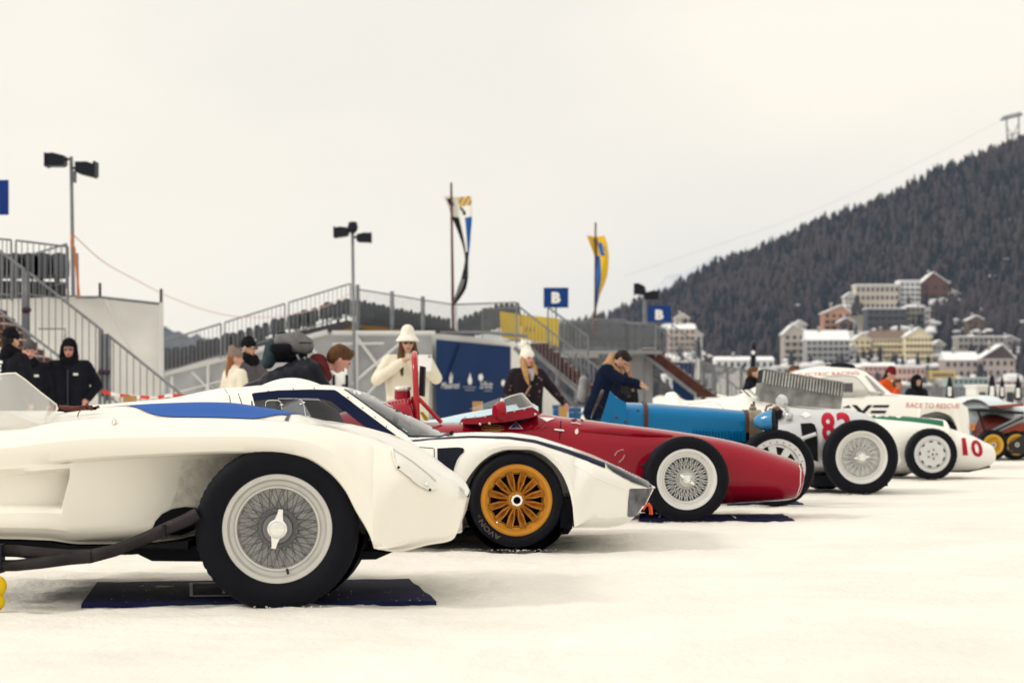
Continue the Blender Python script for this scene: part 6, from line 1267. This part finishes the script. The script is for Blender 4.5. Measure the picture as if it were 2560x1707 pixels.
for q in range(15000):
    y = lerp(Yb_+6, Yr_+40, rt.random()**.9); px = rt.uniform(1330, 2680); x = XW(px, y); z = float(hillz(x, y)); ppx, ppy = PX((x, y, z+6))
    cl_ = cleared(ppx, ppy)
    if z < 1 or (cl_ and rt.random() < .72): continue
    if ppy > 800 and ppx > 2150 and rt.random() < .45: continue
    k_ = rt.choices((0, 1, 2), (5, 4, 3))[0] if vnoise(np.array(x*.012), np.array(y*.012), 5) < .55 else rt.choices((0, 1, 2), (5, 1, 5))[0]
    PV, PF = protos[k_][rt.randrange(3)]; h = rt.uniform(8.5, 14.5)*(.8 if k_ == 0 else 1)*(.5 if cl_ else 1); a = rt.random()*6.28; c, s = math.cos(a), math.sin(a)
    W_ = np.stack([(PV[:, 0]*c-PV[:, 1]*s)*h+x, (PV[:, 0]*s+PV[:, 1]*c)*h+y, PV[:, 2]*h+z-1], 1); st_ = store[k_]
    st_[0].append(W_); st_[1].append(PF+st_[2]); st_[2] += len(PV); cnt += 1
# ---- far ranges
def range_(name, pts, Yf, m, dx=0):
    xs_ = lin(XW(pts[0][0], Yf), XW(pts[-1][0], Yf), 160); f = pchip([XW(p[0], Yf) for p in pts], [ZW(p[1], Yf) for p in pts]); V = []
    for x in xs_:
        j = (rt.random()-.5)*dx; z = f(x)+j; V += [(x, Yf-Yf*.25, -5), (x, Yf-Yf*.12, z*.55), (x, Yf, z), (x, Yf+Yf*.3, -5)]
    o = mesh_obj(name, V, [(i*4+j, (i+1)*4+j, (i+1)*4+j+1, i*4+j+1) for i in range(159) for j in range(3)], m, None, 30); o['kind'] = 'structure'; return o
range_('wooded_hill', [(-400, 860), (0, 842), (250, 832), (410, 822), (480, 838), (560, 850), (640, 862), (760, 880), (900, 900), (1200, 930), (1420, 960)], 2000, mat('far_wood', (.085, .092, .108), .95, vary=.3, vscale=.02), 6)
range_('snow_peak', [(1200, 1000), (1450, 905), (1560, 820), (1610, 760), (1640, 720), (1670, 690), (1700, 684), (1730, 672), (1790, 640), (1900, 660), (2100, 760)], 3000, mat('peak_snow', (.58, .61, .68), .9, vary=.25, vscale=.0066, detail=8), 4)
# ---- town
wmats = {}
def wallm(c): return mat('wall_%d_%d_%d' % tuple(int(v*100) for v in c), c, .85, vary=.08, vscale=.1)
win_m = mat('dark_window', (.045, .05, .06), .3); roofsnow = mat('roof_snow', (.80, .80, .82), .8); _win = {}
def house(label, x0, x1, y0, y1, Yh, c, fl, nw, roof='flat', rh=10, depth=12, trim=None, rc=None, side=0, balc=False):
    a = P(x0, y1, Yh); b = P(x1, y0, Yh); t = thing('building', label, 'building', (a.x, Yh, a.z), 'houses of the town below the wood'); w_, h_ = b.x-a.x, b.z-a.z; u = Yh/FP
    HOUSES.append((x0, x1, y1, Yh)); gz = min(a.z, float(hillz((a.x+b.x)/2, Yh)))-6
    MB().box((a.x, Yh, gz), (b.x, Yh+depth, b.z)).build('wall', wallm(c), t, 0)
    r = rh*u; e = 1.5*u
    if roof == 'flat':
        MB().box((a.x-e, Yh-e, b.z), (b.x+e, Yh+depth+e, b.z+r*.5)).build('roof', roofsnow, t, 0)
    elif roof == 'gable':     # ridge runs away from the viewer: gable end in front
        m = (a.x+b.x)/2+side*w_*.25; MB().prism([(a.x, Yh, b.z), (b.x, Yh, b.z), (m, Yh, b.z+r)], (0, depth, 0)).build('gable', wallm(rc or c), t, 0)
        for q in ((a.x-e*2, m), (b.x+e*2, m)):
            z0 = b.z-e; MB().prism([(q[0], Yh-e*2, z0), (q[1], Yh-e*2, b.z+r+.1), (q[1], Yh-e*2, b.z+r+e+.3), (q[0], Yh-e*2, z0+e+.2)], (0, depth+e*4, 0)).build('roof', roofsnow, t, 0)
    else:                     # eaves towards the viewer
        m = Yh+depth/2; MB().prism([(a.x-e, Yh-e, b.z), (a.x-e, Yh+depth+e, b.z), (a.x-e, m, b.z+r)], (w_+2*e, 0, 0)).build('roof', wallm(rc) if rc else roofsnow, t, 0)
    ww, hh = w_/nw*.48, h_/fl*.48; key = (round(ww, 1), round(hh, 1))
    if key not in _win:
        o = MB().box((-key[0]/2, -.15, -key[1]/2), (key[0]/2, .1, key[1]/2)).build('window', win_m, None, 0); _win[key] = o.data; COL.objects.unlink(o); bpy.data.objects.remove(o)
    for i in range(nw):
        for j in range(fl):
            o = bpy.data.objects.new('window', _win[key]); o.location = Vector((a.x+w_*(i+.5)/nw, Yh-.02, a.z+h_*(j+.52)/fl))-W0[t.name]; link(o, t)
    if roof != 'flat' and w_ > 6:
        cx_ = a.x+w_*.3; MB().box((cx_, Yh+depth*.4, b.z), (cx_+.9, Yh+depth*.4+.9, b.z+r+1.2)).build('chimney', wallm((.30, .27, .25)), t, 0); MB().box((cx_-.1, Yh+depth*.4-.1, b.z+r+1.2), (cx_+1., Yh+depth*.4+1., b.z+r+1.5)).build('chimney_snow', roofsnow, t, 0)
    if balc or fl >= 4:
        for j in range(1, fl): MB().box((a.x-.2, Yh-1.1, a.z+h_*j/fl-.5), (b.x+.2, Yh-.01, a.z+h_*j/fl-.05)).build('balcony', wallm([min(1, v*1.15) for v in c]), t, 0)
    return t
TN = 866
house('pale pink house left of the wood behind the right hand B sign', 1672, 1738, 822, 885, 850, (.50, .42, .38), 4, 5, 'eaves', 14)
house('small white house with snowy roof right of the pale pink one', 1722, 1756, 838, 890, 856, (.62, .60, .58), 3, 2, 'gable', 14)
house('beige house with snowy roof at the left end of the town', 1960, 2030, 835, 905, TN+20, (.46, .42, .38), 4, 4, 'gable', 22, side=-.8)
house('long grey block of flats with regular windows and snowy roof', 2016, 2124, 850, 910, TN, (.36, .365, .38), 4, 8, 'eaves', 26)
house('orange brown tall house with snowy roof above the grey flats', 2060, 2126, 782, 842, TN+70, (.46, .26, .18), 4, 4, 'gable', 18, side=.6)
house('long cream hotel with three storeys near the edge of the wood', 2140, 2248, 714, 775, TN+150, (.60, .54, .47), 3, 9, 'flat', 8)
house('white glazed tower beside the cream hotel', 2250, 2300, 706, 768, TN+152, (.66, .67, .68), 5, 4, 'flat', 12)
house('dark red chalet with snowy gable on the right of the white tower', 2304, 2372, 708, 752, TN+160, (.14, .07, .06), 2, 3, 'gable', 26, side=-.3)
house('dark grey modern block with long balconies', 2168, 2264, 772, 822, TN+95, (.10, .105, .12), 3, 6, 'flat', 6, balc=True)
house('olive grey block beside the dark modern block', 2266, 2312, 768, 826, TN+98, (.24, .23, .20), 4, 4, 'flat', 5)
house('yellow hotel with brown roof, main wing', 2180, 2262, 846, 902, TN+25, (.74, .65, .45), 4, 9, 'eaves', 22, rc=(.20, .14, .11))
house('yellow hotel, gabled right wing', 2264, 2330, 842, 905, TN+18, (.76, .67, .47), 4, 7, 'gable', 22)
house('narrow yellow house left of the yellow hotel', 2136, 2176, 850, 904, TN+22, (.70, .61, .42), 4, 3, 'gable', 16)
house('grey beige block near the right edge', 2396, 2510, 842, 892, TN+40, (.34, .33, .31), 3, 9, 'flat', 6, balc=True)
house('dark gabled house with a big snowy roof at the right edge', 2452, 2538, 896, 945, TN-20, (.42, .36, .34), 2, 5, 'gable', 34, rc=(.07, .055, .055), side=.5)
house('low house with snowy roof left of the dark gabled house', 2362, 2446, 900, 945, TN-16, (.44, .37, .35), 2, 5, 'eaves', 22)
house('pink terrace of low houses, left half', 2160, 2240, 915, 960, TN-30, (.58, .38, .35), 3, 7, 'eaves', 10)
house('pink terrace of low houses, right half', 2244, 2312, 918, 962, TN-34, (.60, .41, .37), 2, 6, 'flat', 12)
house('pale teal building low at the right', 2372, 2470, 945, 1000, TN-60, (.30, .40, .39), 3, 8, 'flat', 4)
house('pale pink building low at the right edge', 2474, 2600, 952, 1000, TN-62, (.50, .38, .36), 3, 9, 'flat', 5)
house('long white hall with snowy roof beside the town', 1790, 1935, 900, 945, TN-90, (.62, .63, .65), 2, 9, 'eaves', 10)
house('grey hall with flat roof in front of the town', 1940, 2075, 918, 962, TN-110, (.45, .46, .48), 2, 8, 'flat', 9)
house('low grey hall behind the roof of the white coupe', 2080, 2330, 962, 1005, TN-130, (.28, .30, .32), 2, 11, 'flat', 6)
house('low white building behind the far stairs', 1660, 1790, 940, 1000, TN-150, (.56, .57, .60), 2, 8, 'flat', 12)
for lb, x0, x1, y0, y1, dY, c, rf in (('small white chalet above the beige house', 1985, 2015, 812, 832, 45, (.6, .58, .55), 'gable'), ('brown chalet right of the orange house', 2098, 2134, 805, 835, 60, (.2, .13, .1), 'gable'), ('small pale house left of the cream hotel', 2112, 2140, 742, 765, 150, (.62, .6, .58), 'gable'),
    ('white house under the white glazed tower', 2285, 2325, 775, 805, 110, (.64, .63, .62), 'gable'), ('small grey house right of the gabled yellow wing', 2334, 2362, 862, 892, 30, (.4, .4, .41), 'gable'), ('pale chalet right of the red chalet', 2372, 2404, 738, 760, 165, (.5, .46, .42), 'gable'),
    ('brown wooden house above the grey beige block', 2420, 2462, 800, 828, 80, (.16, .11, .09), 'gable'), ('low white house left of the pink terrace', 2118, 2156, 918, 950, -25, (.6, .58, .56), 'eaves'), ('small cream house above the pale pink house', 1688, 1722, 795, 815, 30, (.55, .5, .42), 'gable'), ('grey house in the trees above the dark gabled house', 2500, 2548, 850, 885, 60, (.33, .32, .33), 'gable'),
    ('white house between the grey flats and the yellow houses', 2122, 2142, 872, 905, 12, (.6, .6, .6), 'gable')):
    house(lb, x0, x1, y0, y1, TN+dY, c, 2, 3, rf, 10, 8)
for (hx0, hx1, hy1, hY) in HOUSES:
    for q in range(max(2, int((hx1-hx0)/22))):
        px = rt.uniform(hx0-8, hx1+8); y = hY-rt.uniform(4, 14); h = rt.uniform(5, 10); x = XW(px, y); z = ZW(hy1+rt.uniform(2, 9), y); k_ = rt.choices((0, 1, 2), (4, 3, 3))[0]
        PV, PF = protos[k_][rt.randrange(3)]; st_ = store[k_]; st_[0].append(np.stack([PV[:, 0]*h*1.3+x, PV[:, 1]*h*1.3+y, PV[:, 2]*h+z-2], 1)); st_[1].append(PF+st_[2]); st_[2] += len(PV)
for k_ in range(3):
    me = bpy.data.meshes.new('forest'); Va = np.concatenate(store[k_][0]); Fa = np.concatenate(store[k_][1])
    me.vertices.add(len(Va)); me.vertices.foreach_set('co', Va.ravel()); me.loops.add(Fa.size); me.loops.foreach_set('vertex_index', Fa.ravel()); me.polygons.add(len(Fa)); me.polygons.foreach_set('loop_start', np.arange(0, Fa.size, 3)); me.update(calc_edges=True); me.validate()
    me.materials.append(tree_ms[k_]); o = link(bpy.data.objects.new('forest', me)); tag(o, ('bare grey brown larches covering the mountainside', 'dark evergreen spruces among the larches on the mountainside', 'warmer brown larches covering the mountainside')[k_], 'forest', None, 'stuff')
sm_ = MB()
for (hx0, hx1, hy1, hY) in HOUSES:
    for q in range(9): c = P(rt.uniform(hx0-15, hx1+15), hy1+rt.uniform(-4, 14), hY-rt.uniform(2, 9)); sm_.ball(c, rt.uniform(.8, 2.3), rt.uniform(1.2, 2.4), 1, rt.uniform(.5, .8), 10, 6)
for q in range(120):
    y = rt.uniform(Yb_+15, Yb_+230); px = rt.uniform(1960, 2560) if rt.random() < .45 else rt.uniform(2330, 2580); x = XW(px, y); sm_.ball((x, y, float(hillz(x, y))+rt.uniform(1, 7)), rt.uniform(.5, 1.3), rt.uniform(1., 2.6), 1, rt.uniform(.4, .9), 8, 5)
tag(sm_.build('snow_heaps', roofsnow, None, 60), 'heaps of cleared snow lying between the houses of the town', 'snow', None, 'stuff')
yo = thing('yellow_signboard', 'yellow sign board over the teal building at right', 'sign', P(2358, 948, 300)); MB().box((XW(2325, 300), 300, ZW(946, 300)), (XW(2390, 300), 300.3, ZW(926, 300))).build('board', mat('board_yellow', (.50, .38, .16), .6), yo, 0)
MB().box((XW(2331, 300), 299.9, ZW(941, 300)), (XW(2384, 300), 299.98, ZW(933, 300))).build('print', mat('board_grey', (.16, .13, .10), .6), yo, 0)
for x in (2335, 2380): MB().tube([P(x, 946, 300.15), G(x, 300.15)], .25, 6).build('leg', galv_m, yo)
# snow banks at the shore
for i, (x0, x1, y0, Yk, hgt) in enumerate(((1760, 2010, 905, 700, 8), (1500, 1800, 985, 300, 5), (1990, 2350, 990, 320, 3), (2340, 2700, 990, 420, 5))):
    V = []; n2 = 40
    for k2 in range(n2+1):
        x = lerp(XW(x0, Yk), XW(x1, Yk), k2/n2); e = math.sin(math.pi*k2/n2)**.5; z = ZW(y0, Yk)*e*(.75+.25*float(vnoise(np.array(k2*.35), np.array(i*3.), 8)))
        V += [(x, Yk-hgt*2, -.3), (x, Yk-hgt*.5, z*.75), (x, Yk, z), (x, Yk+hgt*3, -.3)]
    o = mesh_obj('snow_bank', V, [(k2*4+j, (k2+1)*4+j, (k2+1)*4+j+1, k2*4+j+1) for k2 in range(n2) for j in range(3)], snow_m, None, 60); o['kind'] = 'structure'
# cable car pylon and its cable
py_ = thing('cable_pylon', 'lattice cableway pylon standing on the mountain crest at the right edge', 'pylon', P(2535, 400, 1390)); Yp = 1390
for x0, x1 in ((2516, 2520), (2547, 2546)): MB().tube([P(x0, 292, Yp), P(x1, 390, Yp)], .55, 6).build('leg', mat('pylon_steel', (.20, .21, .25), .6), py_)
for a, b, r in (((2502, 300), (2556, 286), 1.0), ((2506, 293), (2552, 281), .5), ((2519, 340), (2546, 332), .4), ((2518, 320), (2546, 356), .3), ((2546, 310), (2519, 362), .3)): MB().tube([P(*a, Yp), P(*b, Yp)], r, 6).build('cross_arm', mat('pylon_steel', (.20, .21, .25), .6), py_)
cable('cableway_cable', 'thin cable climbing from the town to the crest pylon', catmull([P(2505, 300, 1385), P(2300, 405, 1330), P(2050, 520, 1250), P(1800, 610, 1160), P(1560, 690, 1060)]), .07, mat('cable_grey', (.45, .45, .47), .6), 'cable')
# ---- things between the cars and the town
def parasol(label, px, y0, y1, Yp, wpx):
    t = thing('closed_parasol', label, 'parasol', G(px, Yp), 'closed black parasols'); h0 = ZW(y1, Yp); h1 = ZW(y0, Yp); r = wpx*Yp/FP/2; c = G(px, Yp)
    MB().tube([c, c+Vector((0, 0, h1+.1))], .03, 8).build('pole', galv_m, t); pr = []
    n2 = 14; V = []; F = []
    for i in range(9):
        u = i/8; rr_ = r*(.25+.75*u**.7)*(1 if u < .9 else .8)
        for k2 in range(n2): a = 2*math.pi*k2/n2; q = rr_*(1 if k2 % 2 else .7); V.append(c+Vector((q*math.cos(a), q*math.sin(a), lerp(h1, h0, u))))
    F = [(i*n2+k2, i*n2+(k2+1) % n2, (i+1)*n2+(k2+1) % n2, (i+1)*n2+k2) for i in range(8) for k2 in range(n2)]
    MB().add(V, F).build('folded_cloth', mat('parasol_black', (.012, .013, .025), .8), t, 60)
    for k2 in range(3): a = P(px-wpx*.2, lerp(y0, y1, .62+.13*k2), Yp-r*1.02); MB().box((a.x, a.y-.02, a.z), (a.x+r*.8, a.y, a.z+.10)).build('print', text_white, t, 0)
for lb, px, y0, y1, wpx in (('black folded parasol with white print right of the white coupe', 2374, 942, 996, 22), ('black folded parasol, the widest of the group at right', 2480, 938, 996, 26), ('black folded parasol just right of the widest one', 2505, 944, 996, 18), ('black folded parasol nearest the right edge', 2545, 944, 1000, 22)): parasol(lb, px, y0, y1, 60, wpx)
fp = thing('black_flag', 'tall narrow black flag with a white disc above the white single seater', 'flag', G(1880, 90)); MB().tube([G(1880, 90), P(1884, 858, 90)], .06, 8).build('pole', blk_m, fp)
MB().prism([P(*q, 89.9) for q in ((1878, 960), (1876, 900), (1880, 862), (1886, 855), (1891, 866), (1890, 910), (1886, 960))], (0, .08, 0)).build('cloth', mat('parasol_black', (.012, .013, .025), .8), fp, 20); MB().lathe([(.001, 0), (.09, 0)], P(1883, 881, 89.85), (0, 1, 0), 14).build('white_disc', text_white, fp)
fn = thing('crowd_fence', 'steel crowd fence in front of the town at right', 'fence', G(2400, 70))
for i in range(9): rail(fn, P(2230+i*40, 968, 70), P(2268+i*40, 968, 70), .85, 12, .018, .03)
fn2 = thing('crowd_fence', 'steel crowd fence at the foot of the far stairs', 'fence', G(1800, 76))
for i in range(4): rail(fn2, P(1752+i*34, 905+i*6, 78), P(1784+i*34, 911+i*6, 78), 1.1, 12, .016, .03)
for i, (x0, x1, y0, c) in enumerate(((2440, 2470, 966, (.75, .74, .70)), (2508, 2540, 966, (.75, .74, .70)))):
    t = thing('market_hut', ('small white hut left of the pair at right', 'small white hut right of the pair at right')[i], 'hut', G(x0, 66), 'small white huts'); MB().box((XW(x0, 66), 66, 0), (XW(x1, 66), 67.5, ZW(y0, 66))).build('wall', wallm(c), t, 0); MB().box((XW(x0+8, 66), 65.97, ZW(1010, 66)), (XW(x1-6, 66), 65.99, ZW(y0+14, 66))).build('opening', win_m, t, 0); MB().box((XW(x0-3, 66), 65.8, ZW(y0, 66)), (XW(x1+3, 66), 67.6, ZW(y0-5, 66))).build('roof', roofsnow, t, 0)

# ---- winter air between here and the mountain
hz = MB().box((-2600, -45, -8), (2600, 4000, 330)); hzo = hz.build('haze', None, None, 0); hzo.data.materials.clear(); hm = bpy.data.materials.new('winter_haze'); hm.use_nodes = True; ht = hm.node_tree; ht.nodes.clear()
hv = ht.nodes.new('ShaderNodeVolumePrincipled'); hv.inputs['Density'].default_value = .00005; hv.inputs['Color'].default_value = (.62, .76, 1., 1); ho = ht.nodes.new('ShaderNodeOutputMaterial'); ht.links.new(hv.outputs[0], ho.inputs['Volume'])
hzo.data.materials.append(hm); hzo['kind'] = 'stuff'
